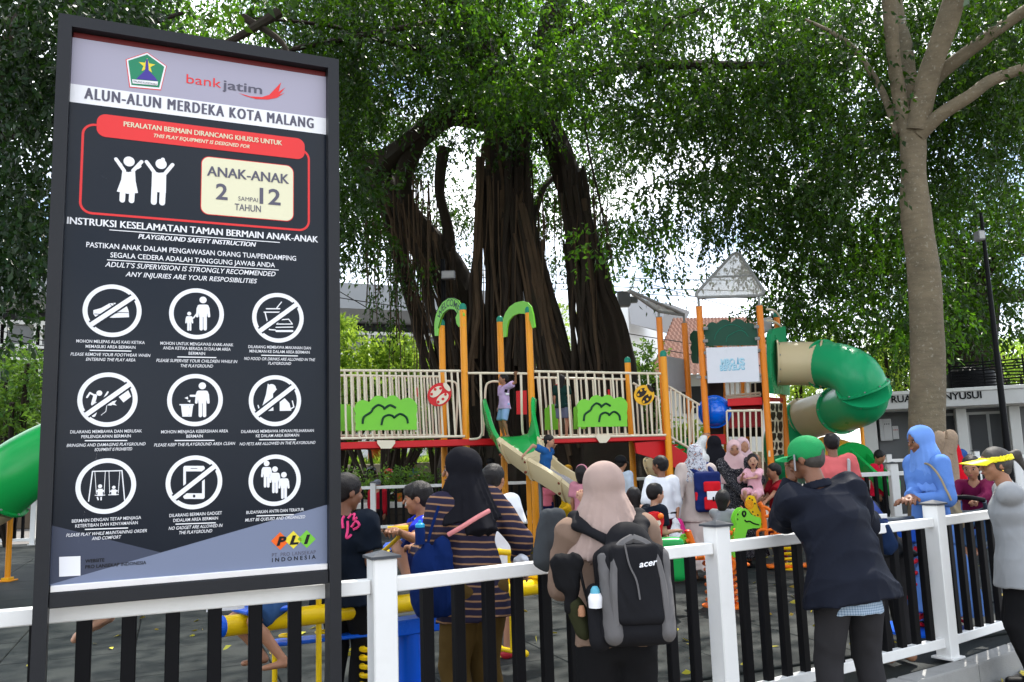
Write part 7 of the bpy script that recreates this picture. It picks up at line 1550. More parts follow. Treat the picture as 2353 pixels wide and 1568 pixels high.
# ---------- woman with the yellow visor
M_gr = cloth('grey_knit', (.27, .28, .29), .9, .25, .6); M_vis = mat('yellow_visor', (.82, .70, .01), .45)
J = person('woman in bright yellow visor and grey knit top resting her arm on the fence', (xat(2325, 5.95), 5.95, PAV), (-.86, .42), 1.66, build=1.14, skin_=SK, top=('long', M_gr, -.10, 1.18, .005), pants=('long', M_blk, 1.0), hair='tail', hairm=mat('greying_hair', (0, 0, 0)), seed=18, head=(-1, .06, -.03), headoff=(-.02, .02, 0), lean=(.0, .05), hands={'L': at(2300, 1168, 6.45), 'R': at(2310, 1160, 6.7)}, poles={'L': (-.5, .8, -.8), 'R': (.2, .5, -.8)}, shoes=(M_black,))
hp = J['hp']; vz = Blob(); vz.cone(hp(0, -.04, .10), hp(0, -.02, .28), .435 * J['hH'], .40 * J['hH'], .006, J['HA'][1], 1.16, 2); vz.cone(hp(0, -.04, .05), hp(0, -.02, .36), .40 * J['hH'], .365 * J['hH'], .006, J['HA'][1], 1.16, 2, sub=True); vo = vz.build('visor_band', M_vis, .0075, J['t']); G = []
for i in range(11):
    a = -1.25 + 2.5 * i / 10; x = math.sin(a); cA = math.cos(a); G.append([hp(.38 * x, .42 * cA, .19), hp(.42 * x, .46 * cA + .26 * cA, .16 - .05 * x * x), hp(.40 * x, .46 * cA + .55 * cA ** .6 if cA > 0 else .4, .12 - .10 * x * x), hp(.40 * x, .46 * cA + .55 * cA ** .6 if cA > 0 else .4, .10 - .10 * x * x), hp(.38 * x, .42 * cA, .16)])
MB().grid(np.array(G), closed_v=True).build('visor_peak', M_vis, J['t'], True); ellm(hp(-.36, -.02, -.16), np.array([.03, .03, .03]) * J['hH'], J['HA'], mat('gold', (.8, .5, .1), .2, 1), 'earring', J['t'])
# ---------- boys at the yellow seesaws
M_nvt = cloth('black_tee', (.008, .012, .020)); J = person('boy in black shirt with pink lettering on his back, beside the board', (xat(790, 5.35), 5.35, 0), (.25, .95), 1.44, hs=1.14, skin_=SKd, top=('short', M_nvt, -.07, 1.36, .007), pants=('long', M_blk, 1.1), hair='short', seed=20, head=(.75, .62, -.1), hands={'R': at(832, 1284, 5.5), 'L': at(770, 1290, 5.8)}, details=False, v=.0085)
pr = []; fcB = J; gr_ = [[(1326, 2020), (1336, 2080), (1341, 2140)], [(1345, 2035), (1353, 2030), (1358, 2060), (1356, 2110)], [(1364, 2050), (1380, 2028), (1380, 2060), (1370, 2080), (1372, 2115)], [(1383, 2045), (1400, 2035), (1404, 2060), (1392, 2075)], [(1388, 2040), (1392, 2110), (1386, 2150), (1396, 2150), (1404, 2140)], [(1412, 2062), (1420, 2058), (1415, 2080), (1430, 2072)], [(1405, 2110), (1425, 2085), (1438, 2100), (1430, 2112), (1412, 2120)]]
Mp = mat('pink_print', (.75, .05, .20), .6); pb = MB()
for gl in gr_: P = curve([at(x / 1.7408, (y + 0) / 1.7408, 5.2) for x, y in gl], 3); pr.append(P)
dg = bpy.context.evaluated_depsgraph_get(); sh_ob = [c_ for c_ in J['t'].children if c_.name.startswith('shirt')][0]
def onto(obj, pts, lift=.003):
    """lays a line of points onto a garment by casting them along the line of sight direction of the wearer's back"""
    J_t = obj.parent; bpy.context.view_layer.update(); mw = obj.matrix_world.copy(); inv = mw.inverted(); out = []
    for p in pts:
        o_ = inv @ Vector((0, 0, CAM_H)); q = inv @ Vector([float(a) for a in p]); ok, h, n_, _ = obj.ray_cast(o_, (q - o_).normalized())
        if ok: out.append(np.array(h + n_ * lift))
    return out
Q = onto([c_ for c_ in BW['t'].children if c_.name.startswith('shirt')][0], curve([at(*p, 6.9) for p in ((2117, 1072), (2130, 1066), (2145, 1075), (2165, 1105), (2184, 1150))], 5), .008)
if len(Q) > 3:
    wm_ = BW['t'].matrix_world; MB().tube([np.array(wm_ @ Vector(q)) - np.array(BWB.location) for q in Q], .009, 8).build('strap', M_khaki, BWB, True)
Q = onto([c_ for c_ in BJ['t'].children if c_.name.startswith('shirt')][0], curve([at(*p, 6.0) for p in ((1962, 1100), (1975, 1118), (1990, 1140), (2008, 1165), (2028, 1192), (2040, 1210))], 5), .006)
print('STRAP', len(Q))
if len(Q) > 4:
    st2 = thing('cross_strap', 'royal blue bag strap with silver buckle across the black jacket', 'strap', BJ['loc'], BJ['yaw'])
    G = [[q + np.array([-.026, 0, 0]), q + np.array([0, -.008, .0]), q + np.array([.026, 0, 0]), q + np.array([0, .01, 0])] for q in Q]
    MB().grid(np.array(G), closed_v=True).build('webbing', cloth('blue_webbing', (.016, .035, .15), .7), st2, True); MB().box(Q[len(Q) // 2] + np.array([0, -.012, 0]), (.07, .01, .034), bev=.003).build('buckle', M_trim, st2)
for P in pr:
    Q = onto(sh_ob, P, .002)
    if len(Q) > 2: MB().tube(Q, .0085, 5).build('print_stroke', Mp, J['t'])
M_jer = cloth('blue_jersey', (.015, .03, .42)); JB = (xat(985, 5.95), 5.95, .40)
J = person('boy in blue and yellow football shirt riding the yellow seesaw, facing left', JB, (-1, -.12), 1.38, hs=1.16, pel=.30, skin_=SK, top=('short', M_jer, -.05, 1.1, .005), pants=('knee', cloth('navy_shorts', (.012, .02, .09)), 1.1), hair='fringe', seed=22, head=(-1, .0, -.06), lean=(0, .05), hands={'R': at(905, 1215, 5.55), 'L': at(915, 1222, 5.4)}, poles={'L': (-.2, -.2, -1), 'R': (.2, -.2, -1)}, feet={'R': at(945, 1330, 5.8), 'L': at(935, 1325, 5.55)}, curl=1.1, v=.0085, fpoles={'L': (-.2, .8, .9), 'R': (.2, .8, .9)})
cl = Blob(); cl.cone(J['nk'] - J['up'] * .015, J['nk'] + J['up'] * .02, .062, .052, .01, J['side'], 1.2, 2); cl.cone(J['nk'] - J['up'] * .03, J['nk'] + J['up'] * .05, .046, .046, .01, J['side'], 1.15, sub=True); cl.build('collar', mat('yellow_collar', (.75, .60, .03), .8), .0075, J['t'])
sh_ob = [c_ for c_ in J['t'].children if c_.name.startswith('shirt')][0]
for pts, m, r in (([(974, 1110), (970, 1135), (966, 1160)], mat('yellow_trim', (.8, .5, .03), .7), .014), ([(984, 1120), (978, 1150), (972, 1180)], mat('red_trim', (.6, .02, .04), .7), .012), ([(974, 1182), (976, 1188), (972, 1192)], P_white, .010), ([(1000, 1108), (1002, 1116), (999, 1124)], P_white, .007)):
    Q = onto(sh_ob, [at(*p, 5.8) for p in pts], .001)
    if len(Q) > 1: MB().tube(Q, r, 6).build('shirt_print', m, J['t'])
J = person('child in denim shorts straddling the blue capped end of the yellow seesaw', (xat(640, 5.05), 5.05, .24), (-.75, -.5), 1.10, hs=1.18, pel=.52, skin_=SK, top=('short', cloth('grey_tee', (.2, .2, .22)), -.04, 1.1), pants=('short', cloth('denim_shorts', (.035, .085, .20)), 1.25), seed=24, hands={'R': at(600, 1290, 4.9), 'L': at(620, 1290, 4.8)}, feet={'R': at(602, 1505, 4.9), 'L': at(650, 1515, 4.75)}, fpoles={'L': (-.2, 1, .3), 'R': (.2, 1, .3)}, details=False)
sn = thing('sandal', 'blue sandal with white sole on a bare foot above the seesaw end', 'sandal', at(518, 1397, 4.6)); MB().prism([(-.09, -.03), (.08, -.035), (.10, 0), (.08, .035), (-.09, .03)], .02, (0, 0, 0), (1, 0, .05), (0, 1, 0)).build('sole', P_white, sn); MB().prism([(-.085, -.028), (.075, -.032), (.092, 0), (.075, .032), (-.085, .028)], .012, (0, 0, .016), (1, 0, .05), (0, 1, 0)).build('footbed', mat('blue_sandal', (.02, .12, .5), .5), sn)
J = person('barefoot child in mint clothes kneeling up behind the lower edge of the board', (xat(235, 6.3), 6.3, .10), (1, .05), 1.15, hs=1.2, pel=.62, skin_=SKl, top=('short', cloth('mint_dress', (.36, .60, .50)), -.20, 1.1), pants=('short', cloth('mint_dress', (0, 0, 0))), hair='long', seed=26, feet={'L': at(188, 1452, 6.2), 'R': at(176, 1462, 6.35)}, fpoles={'L': (0, 1, .2), 'R': (0, 1, .2)}, details=False)
J = person('schoolboy in white shirt and red shorts, half hidden behind the striped shirt woman', (xat(1132, 6.75), 6.75, 0), (.35, .9), 1.46, hs=1.14, skin_=SK, top=('short', cloth('white_school_shirt', (.68, .69, .72)), -.09, 1.2), pants=('knee', cloth('school_red', (.25, .012, .03)), 1.2), seed=28, hands={'R': at(1190, 1215, 6.9)}, details=False, shoes=(mat('red_shoe', (.4, .02, .03), .5),))
# ---------- children and grown-ups in the middle
J = person('small boy in lilac shirt and light denim shorts on the bridge, arm raised', (xat(1163, 14.25), 14.25, 1.84), (-.8, -.5), 1.07, hs=1.22, skin_=SK, top=('short', cloth('lilac_shirt', (.46, .33, .52)), -.07, 1.15), pants=('knee', cloth('light_denim', (.26, .38, .60)), 1.15), head=(-1, -.2, .05), hands={'L': at(1185, 862, 13.95)}, poles={'L': (-.6, -.5, 0)}, seed=30, hair='short', v=.014)
sh_ob = [c_ for c_ in J['t'].children if c_.name.startswith('shirt')][0]
Q = onto(sh_ob, [at(x, y, 14.1) for x, y in ((1160, 898), (1166, 899), (1172, 900))], .004)
if len(Q) > 1: MB().tube(Q, .028, 8).build('shirt_print', M_black, J['t'])
Q = onto(sh_ob, [at(x, y, 14.1) for x, y in ((1162, 905), (1168, 906))], .008)
if len(Q) > 1: MB().tube(Q, .018, 8).build('shirt_print', P_white, J['t'])
J = person('boy in blue polo shirt sitting on the beige slide, leaning to the right', (.42, 13.08, 1.05), (.85, -.45), 1.15, hs=1.2, pel=.24, skin_=SKl, top=('short', cloth('blue_polo', (.02, .10, .30)), -.04, 1.15), pants=('long', cloth('grey_trousers', (.33, .31, .31)), 1.1), head=(.95, -.25, -.1), lean=(0, .08), hands={'R': at(1207, 1042, 12.85), 'L': at(1272, 1028, 13.2)}, poles={'L': (-.5, -.5, -.5), 'R': (.5, -.5, .2)}, feet={'L': (.98, 12.98, 1.02), 'R': (.92, 12.86, 1.02)}, fpoles={'L': (0, .3, 1), 'R': (0, .3, 1)}, seed=32, v=.014)
J = person('child in dark green top and denim shorts standing on the bridge behind the bars', (xat(1297, 15.0), 15.0, 1.84), (.3, 1), 1.1, hs=1.2, skin_=SKl, top=('short', cloth('dark_green_top', (.010, .035, .030)), -.05, 1.15), pants=('short', cloth('faded_denim', (.15, .20, .30)), 1.2), hair='long', seed=34, details=False, v=.018)
J = person('toddler in pink shirt and navy shorts standing barefoot beyond the slide', (xat(1255, 17.8), 17.8, 0), (.1, 1), 1.06, hs=1.22, skin_=SK, top=('short', cloth('bright_pink_shirt', (.62, .16, .22)), -.05, 1.15), pants=('knee', cloth('navy_shorts', (0, 0, 0)), 1.2), seed=36, details=False)
bench = thing('stone_bench', 'low dark stone bench at the foot of the banyan', 'bench', (xat(1330, 17.4), 17.4, 0)); MB().box((0, 0, .40), (2.2, .5, .07), bev=.01).build('seat', M_conc, bench)
for s in (-.8, .8): MB().box((s, 0, .18), (.2, .4, .36), bev=.01).build('leg', M_conc, bench)
J = person('smiling woman in mustard hijab and yellow dress sitting beyond the slide', (xat(1303, 17.0), 17.0, 0), (.8, -.55), 1.6, skin_=SKd, pel=.60, top=('long', cloth('yellow_dress', (.55, .33, .01)), -.1, 1.1), skirt=(cloth('yellow_dress', (0, 0, 0)), .2, .13), hijab=(cloth('mustard_hijab', (.50, .26, .02)), .15), head=(.9, -.5, 0), seed=38, v=.018, feet={'L': (xat(1290, 16.6), 16.6, .1), 'R': (xat(1300, 16.6), 16.5, .1)})
J = person('schoolboy in white shirt and maroon trousers walking away near the orange post', (xat(1517, 10.2), 10.2, 0), (-.3, 1), 1.48, hs=1.12, skin_=SKd, top=('long', cloth('white_school_shirt', (0, 0, 0)), -.02, 1.2, .008), pants=('long', cloth('maroon_trousers', (.12, .006, .018)), 1.2), head=(-.7, .7, .02), seed=40, hands={'L': at(1485, 1180, 10.2)}, details=False)
J2 = J
MB().tube([J['pel'] + np.array([.115 * math.cos(a) * 1.38, .115 * math.sin(a), .035]) for a in np.linspace(0, 2 * math.pi, 21)], .014, 6, False).build('belt', M_black, J['t'])
M_gx = cloth('pale_taupe_dress', (.50, .42, .38)); J = person('woman in flowery hijab and long pale dress with a blue and red backpack', (xat(1598, 10.35), 10.35, 0), (.2, 1), 1.63, top=('three', M_gx, -.10, 1.2, .008), skirt=(M_gx, .08, .17), hijab=(patterned('flowery_hijab', [(.55, .55, .58), (.04, .06, .10), (.10, .13, .2), (.45, .25, .2)], 28), .12), seed=42, head=(.2, 1, 0), details=False, hands={'L': at(1556, 1180, 10.2)}, poles={'L': (-.8, 0, -.5)})
u_, s_, f_ = J['up'], J['side'], J['fw']; c0 = J['pel'] + u_ * .19 - f_ * .19 + s_ * .12; BA = np.array([s_, f_, u_]); B3 = lambda x, y, z: c0 + np.array([x, y, z]) @ BA
bk = held('school_backpack', 'navy and red backpack with white flap on the flowery hijab woman', 'backpack', J); M_nb = cloth('navy_backpack', (.010, .020, .10), .6); M_rb = cloth('red_backpack', (.55, .012, .02), .6)
Blob().box(B3(0, 0, 0), (.11, .06, .19), .045, .03, BA).build('body', M_nb, .012, bk, .004, 18); Blob().box(B3(.05, -.10, .06), (.075, .02, .04), .022, .02, BA).build('front_pocket', M_rb, .011, bk); Blob().box(B3(.05, -.09, -.13), (.08, .025, .055), .02, .02, BA).build('lower_pocket', M_rb, .011, bk); Blob().box(B3(-.10, -.05, -.05), (.03, .03, .04), .02, .02, BA).build('side_pocket', M_rb, .012, bk); MB().box(B3(.06, -.135, -.04), (.15, .016, .10), BA, .006).build('white_flap', P_white, bk); MB().box(B3(.055, -.146, -.08), (.02, .008, .05), BA, .002).build('buckle', M_black, bk)
for s, k in ((-1, 'L'), (1, 'R')): Blob().cone(B3(s * .08, .05, .2), J['sh' + k] + u_ * .055 - s_ * s * .03, .03, .03, .02).cone(J['sh' + k] + u_ * .055 - s_ * s * .03, J['sh' + k] + f_ * .08 - u_ * .05 - s_ * s * .02, .03, .03, .02).build('shoulder_strap', M_nb, .012, bk)
pg = thing('carrier_bag', 'pink and white cloth bag in the hand of the flowery hijab woman', 'bag', at(1556, 1205, 10.1)); Blob().cone((.02, 0, .02), (.04, 0, -.20), .05, .09, .03, (1, 0, 0), 1.1).build('pink_bag', cloth('magenta_bag', (.60, .03, .20)), .012, pg, .006); Blob().cone((-.03, -.05, .04), (-.03, -.06, -.14), .03, .085, .03, (1, 0, 0), 1.1).build('white_bag', cloth('white_bag', (.62, .62, .64)), .012, pg, .012, 24)
J = person('person in black hijab and white long sleeved shirt at the tower steps', (xat(1645, 12.0), 12.0, 0), (-.2, 1), 1.76, top=('long', cloth('white_blouse', (.60, .60, .58)), -.08, 1.2), pants=('long', M_blk), hijab=(M_blackc, .10, .04), seed=44, details=False, head=(.2, 1, 0), hands={'L': at(1618, 1005, 12.4)}, poles={'L': (-.7, -.3, -.3)})
M_fl = patterned('black_floral_dress', [(.012, .012, .016), (.012, .012, .018), (.40, .38, .36), (.30, .30, .33)], 46, (.40, .60)); M_ph = cloth('pale_pink_hijab', (.58, .38, .38))
J = person('woman in pale pink hijab and black floral dress carrying a crying toddler', (xat(1688, 11.4), 11.4, 0), (-.25, -1), 1.68, skin_=SK, top=('long', M_fl, -.10, 1.15, .008), skirt=(M_fl, .08, .16), hijab=(M_ph, .18), seed=46, head=(-.15, -1, -.12), hands={'L': at(1722, 1128, 11.1), 'R': at(1712, 1148, 11.1)}, poles={'L': (-.8, .2, -.6), 'R': (.8, .3, -.6)}, shoes=(M_black,))
J = person('crying toddler in light pink clothes held on the hip of the woman in floral dress', (xat(1730, 11.12), 11.12, .78), (-.55, -.85), .90, hs=1.5, pel=.20, skin_=SKl, top=('short', cloth('baby_pink', (.72, .40, .45)), -.05, 1.15), pants=('knee', cloth('baby_pink', (0, 0, 0)), 1.2), hair='bob', seed=48, head=(-.25, -1, 0), feet={'L': at(1738, 1172, 11), 'R': at(1722, 1168, 11)}, hands={'R': at(1707, 1092, 11), 'L': at(1720, 1100, 10.9)}, v=.0135)
ellm(J['hp'](0, .40, -.21), np.array([.10, .05, .06]) * J['hH'], J['HA'], mat('open_mouth', (.10, .015, .015), .4), 'open_mouth', J['t'])
J = person('woman in pink hijab and patterned brown dress mostly hidden behind the floral dress', (xat(1708, 12.1), 12.1, 0), (.1, -1), 1.72, top=('long', patterned('brown_pattern', [(.28, .14, .09), (.16, .10, .05), (.4, .3, .2)], 40), -.1, 1.2), skirt=(cloth('brown_skirt', (.14, .08, .05)), .1, .15), hijab=(cloth('pink_hijab_pale', (.55, .38, .40)), .14), seed=50, details=False)
J = person('boy in dark red tee standing at the yellow giraffe rider, facing left', (xat(1780, 11.3), 11.3, 0), (-1, -.15), 1.32, hs=1.17, skin_=SK, top=('short', cloth('dark_red_tee', (.24, .008, .014)), -.06, 1.2), pants=('long', cloth('wine_trousers', (.10, .005, .025)), 1.1), seed=52, head=(-1, .05, -.05), hands={'L': at(1752, 1160, 10.9), 'R': at(1745, 1152, 11.2)}, poles={'L': (-.2, -.2, -1), 'R': (.2, -.2, -1)}, curl=1.0)
sh_ob = [c_ for c_ in J['t'].children if c_.name.startswith('shirt')][0]
Q = onto(sh_ob, [at(x, y, 11.2) for x, y in ((1767, 1133), (1766, 1145), (1764, 1158))], .002)
if len(Q) > 1: MB().tube(Q, .014, 6).build('shirt_print', mat('grey_print', (.35, .35, .33), .6), J['t'])
J = person('toddler in grey shirt seen from behind riding the green crocodile', (xat(1655, 8.6), 8.6, .42), (.45, .85), .98, hs=1.35, pel=.20, skin_=SK, top=('long', cloth('grey_baby_shirt', (.24, .25, .26)), -.05, 1.2), pants=('long', cloth('grey_baby_pants', (.28, .29, .30))), hair='bob', seed=54, head=(.6, .75, -.05), hands={'R': at(1705, 1180, 8.5), 'L': at(1690, 1175, 8.9)}, poles={'L': (-.5, -.3, -.6), 'R': (.5, -.3, -.6)}, feet={'R': at(1688, 1290, 8.5), 'L': at(1670, 1290, 8.9)}, details=False, curl=1)
J = person('girl with loose black hair and black shirt riding the red spring horse', (xat(1452, 8.5), 8.5, .34), (.35, .8), 1.15, hs=1.2, pel=.28, skin_=SKl, top=('short', M_nvt, -.05, 1.15), pants=('long', M_blk), hair='long', seed=56, hands={'R': at(1478, 1172, 8.7)}, details=False, curl=1.0, feet={'L': at(1445, 1300, 8.8), 'R': at(1470, 1300, 8.8)})
J = person('child in black sleeves reaching to the small green rider, mostly hidden by the backpack', (xat(1478, 8.35), 8.35, 0), (.8, .4), 1.22, hs=1.2, skin_=SKl, top=('short', M_nvt, -.05, 1.2), pants=('long', M_blk), seed=58, hands={'R': at(1552, 1220, 8.4), 'L': at(1535, 1240, 8.7)}, poles={'R': (.2, -.2, -1), 'L': (-.2, 0, -1)}, details=False, lean=(0, .1))
J = person('person reaching one hand to the lower end of the slide, hidden behind the pink hijab', (xat(1395, 8.5), 8.5, 0), (-.7, .5), 1.45, skin_=SKl, top=('short', cloth('rose_top', (.5, .2, .2)), -.05, 1.1), pants=('long', M_blk), seed=60, hands={'L': at(1340, 1152, 8.3)}, handdir={'L': (-.3, 0, 1)}, poles={'L': (-.5, -.2, -1)}, details=False, curl=.8)
J = person('small child with pink headband and dark hair near the slide end', (xat(1335, 12.2), 12.2, 0), (.5, .8), 1.36, hs=1.2, top=('short', cloth('pink_top', (.5, .2, .25)), -.05, 1.1), pants=('long', M_blk), hair='bob', seed=62, details=False); MB().tube([J['hp'](.37 * math.cos(a), -.02, .16 + .37 * math.sin(a)) for a in np.linspace(0, math.pi, 13)], .014, 6).build('headband', cloth('pink_band', (.6, .25, .3)), J['t'])
J = person('person in dark cap and pale blue shirt beyond the pink hijab', (xat(1425, 13.0), 13.0, 0), (.6, .6), 1.5, hs=1.1, top=('long', cloth('pale_blue_shirt', (.45, .52, .60)), -.06, 1.15), pants=('long', M_blk), seed=64, cap=(M_black,), details=False)
J = person('person in salmon pink shirt with grey strap, back turned, right of the green cap', (xat(1915, 9.8), 9.8, 0), (.1, 1), 1.70, build=1.02, skin_=SKd, top=('short', cloth('salmon_shirt', (.60, .13, .13)), -.06, 1.2), pants=('long', M_jean), seed=66, details=False); MB().tube([J['sh' + 'R'] + np.array([-.03, .02, .06]), J['shR'] + np.array([-.03, -.10, 0]), J['shR'] + np.array([-.05, -.125, -.18])], .018, 6).build('strap', cloth('light_grey_strap', (.4, .4, .4)), J['t'], True)
J = person('child in red shirt with tousled black hair at the top of the green chute', (xat(2012, 14.6), 14.6, 0), (.7, -.6), 1.45, hs=1.18, top=('short', cloth('bright_red_shirt', (.62, .01, .04)), -.06, 1.2), pants=('long', M_blk), seed=68, head=(.3, -.7, -.5), details=False)
J = person('child looking out at the top of the yellow covered slide', (xat(1926, 16.6), 16.6, .52), (-.1, -1), 1.2, hs=1.2, top=('short', cloth('brown_tee', (.08, .03, .01)), -.06, 1.2), pants=('long', M_blk), seed=70, details=False, skin_=SKd)
J = person('woman in bright red hijab standing behind the stump, facing left', (xat(2186, 11.2), 11.2, 0), (-.3, 1), 1.70, top=('long', cloth('blue_blouse', (.03, .08, .25)), -.08, 1.2), skirt=(cloth('blue_skirt', (.03, .07, .2)), .1, .15), hijab=(cloth('red_hijab', (.50, .005, .015)), .17, .05), seed=72, details=False)
# ---------- far side of the playground
J = person('man in black cap and grey blue shirt leaning on the far fence', (xat(1130, 19.5), 19.5, -.18), (-.1, -1), 1.78, skin_=SKd, top=('short', cloth('grey_blue_shirt', (.10, .16, .20)), -.06, 1.2), pants=('long', cloth('far_denim', (.03, .06, .13))), cap=(M_black,), seed=74, lean=(0, .2), hands={'L': at(1128, 1106, 19.0), 'R': at(1136, 1106, 19.0)}, head=(.1, -1, -.1), v=.022)
J = person('man in dark shirt and blue jeans standing beyond the far fence behind the slide posts', (xat(1190, 19.6), 19.6, -.18), (0, -1), 1.72, top=('short', cloth('dark_shirt', (.02, .02, .03)), -.06, 1.2), pants=('long', cloth('jeans', (.02, .05, .13)), 1.1), seed=76, details=False, shoes=(mat('tan_shoe', (.3, .25, .15), .7),))
J = person('motorbike rider in red jacket and grey cap resting beyond the far fence', (xat(867, 20.0), 20.0, -.18), (-.3, -.9), 1.62, pel=.55, skin_=SKl, top=('long', cloth('red_jacket', (.35, .01, .02)), -.05, 1.25), pants=('long', M_blk), cap=(mat('grey_cap', (.15, .16, .19), .8),), hair='bob', seed=78, head=(-.2, -1, 0), feet={'L': (xat(860, 19.5), 19.6, 0.0), 'R': (xat(874, 19.5), 19.6, 0.0)}, v=.02)
J = person('distant rider in teal shirt and black cap sitting by the beige wall', (xat(950, 24.5), 24.5, .32), (.9, -.4), 1.6, pel=.5, skin_=SKd, top=('short', cloth('teal_shirt', (.06, .13, .15)), -.05, 1.2), pants=('long', M_blk), cap=(M_black,), seed=80, head=(.8, -.5, 0), details=False)
# ================================================================ seesaws and spring riders
Y_y = mat('yellow_pipe_paint', (.85, .56, .005), .3, 0, .05, 3, dirt=.1, dirtcol=(.4, .25, .02)); Y_b = mat('blue_pipe_paint', (.004, .10, .62), .3, 0, .05, 3, dirt=.1, dirtcol=(.02, .05, .2)); Y_o = mat('orange_handle', (.85, .17, .01), .38)
def coil(b, c, r, h, n, w, r2=None):
    P = []; r2 = r2 or r
    for i in range(n * 14 + 1):
        a = 2 * math.pi * i / 14; f = i / (n * 14); P.append(np.array(c) + np.array([(r + (r2 - r) * f) * math.cos(a), (r + (r2 - r) * f) * math.sin(a), h * f]))
    return b.tube(P, w, 7)
sw = thing('seesaw', 'long yellow seesaw with blue end cap and blue post beside the striped shirt woman', 'seesaw', (xat(935, 5.8), 5.8, 0)); so_ = np.array(sw.location)
a_, b_ = at(512, 1440, 4.75) - so_, at(1292, 1341, 6.6) - so_; d_ = nrm(b_ - a_)
MB().tube([a_, b_], .056, 20).build('beam', Y_y, sw, True)
for p, s in ((a_, -1), (b_, 1)): MB().lathe([(.057, 0), (.057, .025), (.045, .05), (.02, .066), (.004, .068)], p, 18, np.array([nrm(np.cross([0, 0, 1], d_ * s)), nrm(np.cross(d_ * s, nrm(np.cross([0, 0, 1], d_ * s)))), d_ * s])).build('end_cap', Y_b, sw, True)
MB().lathe([(.15, 0), (.15, .012), (.075, .03), (.072, .40)], (0, 0, 0), 20).build('post', Y_b, sw, True); MB().box((0, 0, .43), (.42, .16, .10), np.array([d_, nrm(np.cross([0, 0, 1], d_)), [0, 0, 1]]), .01).build('saddle', Y_b, sw)
LA = nrm(np.cross([0, 0, 1], d_))
def tbar(f, h=.26, low=.42, nm='handle'):
    c = a_ + (b_ - a_) * f; t_ = c + np.array([0, 0, h]); l_ = c - np.array([0, 0, low]); o = MB().tube([t_, c, l_], .017, 10).tube([t_ - LA * .11, t_ + LA * .11], .022, 10).tube([l_ - LA * .13, l_ + LA * .13], .017, 10).build(nm, Y_y, sw, True)
    for s in (-1, 1): ellm(l_ + LA * s * .13, (.026, .026, .026), np.eye(3), Y_y, 'knob', o); ellm(t_ + LA * s * .11, (.027, .027, .027), np.eye(3), Y_y, 'knob', o)
tbar(.80); tbar(.22, .30, .48)
MB().box(a_ + (b_ - a_) * .94 + np.array([0, 0, .08]), (.3, .2, .05), np.array([d_, LA, [0, 0, 1]]), .015).build('seat', Y_y, sw); MB().box(a_ + (b_ - a_) * .09 + np.array([0, 0, .07]), (.3, .2, .03), np.array([d_, LA, [0, 0, 1]]), .01).build('seat', Y_b, sw)
sw2 = thing('seesaw', 'second yellow seesaw, higher and farther, ridden by the boy in the football shirt', 'seesaw', (xat(830, 6.2), 6.2, 0)); so_ = np.array(sw2.location); a_, b_ = at(700, 1330, 5.75) - so_, at(932, 1272, 6.15) - so_; d_ = nrm(b_ - a_); LA = nrm(np.cross([0, 0, 1], d_))
MB().tube([a_, b_], [.055, .06], 20).build('beam', Y_y, sw2, True); MB().box((0, 0, .3), (.12, .12, .6), bev=.02).build('post', Y_b, sw2); c = b_ - d_ * .28 + np.array([0, 0, 0]); hN = at(912, 1216, 5.5) - so_
MB().tube(curve([c, hN + np.array([0, .02, -.06]), hN], 4), .014, 8).tube([hN + np.array([-.06, -.0, .0]), hN + np.array([.07, .02, -.0])], .02, 8).build('handle', Y_y, sw2, True); MB().box(b_ + d_ * .05 + np.array([0, 0, .06]), (.36, .24, .06), np.array([d_, LA, [0, 0, 1]]), .02).build('seat', Y_b, sw2); MB().tube([b_ - d_ * .1, b_ + d_ * .35], .05, 14).build('seat_tube', Y_b, sw2, True)
sr = thing('coil_spring', 'tall yellow coil spring partly hidden by the nearest white post', 'spring', (xat(857, 5.3), 5.3, 0)); coil(MB(), (0, 0, .02), .082, .40, 8, .015).build('coil', Y_y, sr, True); MB().box((0, 0, .01), (.3, .3, .018), bev=.004).build('base_plate', Y_b, sr)
bb = thing('foot_board', 'flat blue foot board with yellow rings under the seesaw', 'footboard', at(745, 1466, 5.3)); MB().box((0, 0, 0), (.62, .14, .022), np.array([[.93, .36, 0], [-.36, .93, 0], [0, 0, 1]]), .006).build('board', Y_b, bb)
for k in range(3): MB().tube([(-.2 + .2 * k + .05 * math.cos(a), -.07 + .07 * k + .035 * math.sin(a), .035) for a in np.linspace(0, 2 * math.pi, 17)], .008, 6, False).build('ring', Y_y, bb, True)
MB().tube([(-.27, -.1, 0), (-.27, -.1, -.22)], .016, 10).build('stem', Y_y, bb, True)
for j, (px, py) in enumerate(((690, 1382), (690, 1400), (700, 1420))):
    t = None
def rider(name, label, px, Y, build_fn, spring_m, h=.34, r=.11):
    t = thing(name, label, 'spring rider', (xat(px, Y), Y, 0)); coil(MB(), (0, 0, .03), r, h - .03, 6, .017).build('spring', spring_m, t, True); MB().lathe([(r + .05, 0), (r + .05, .015), (r, .03)], n=18).build('spring_foot', spring_m, t, True); MB().box((0, 0, h + .01), (.42, .22, .03), bev=.01).build('seat_plate', Y_o, t); build_fn(t, np.array([xat(px, Y), Y, 0])); return t
def side_panel(t, o, pts, Yp, m, name, th=.025, dy=0.0, cc=None):
    P = [at(*(cc(*p) if cc else p), Yp) - o for p in pts]; b = MB(); uv = [(p[0], p[2]) for p in P]
    ar = sum(uv[i][0] * uv[(i + 1) % len(uv)][1] - uv[(i + 1) % len(uv)][0] * uv[i][1] for i in range(len(uv)))
    if ar < 0: uv = uv[::-1]
    b.prism(uv, th, (0, P[0][1] + dy, 0), (1, 0, 0), (0, 0, 1)); return b.build(name, m, t)
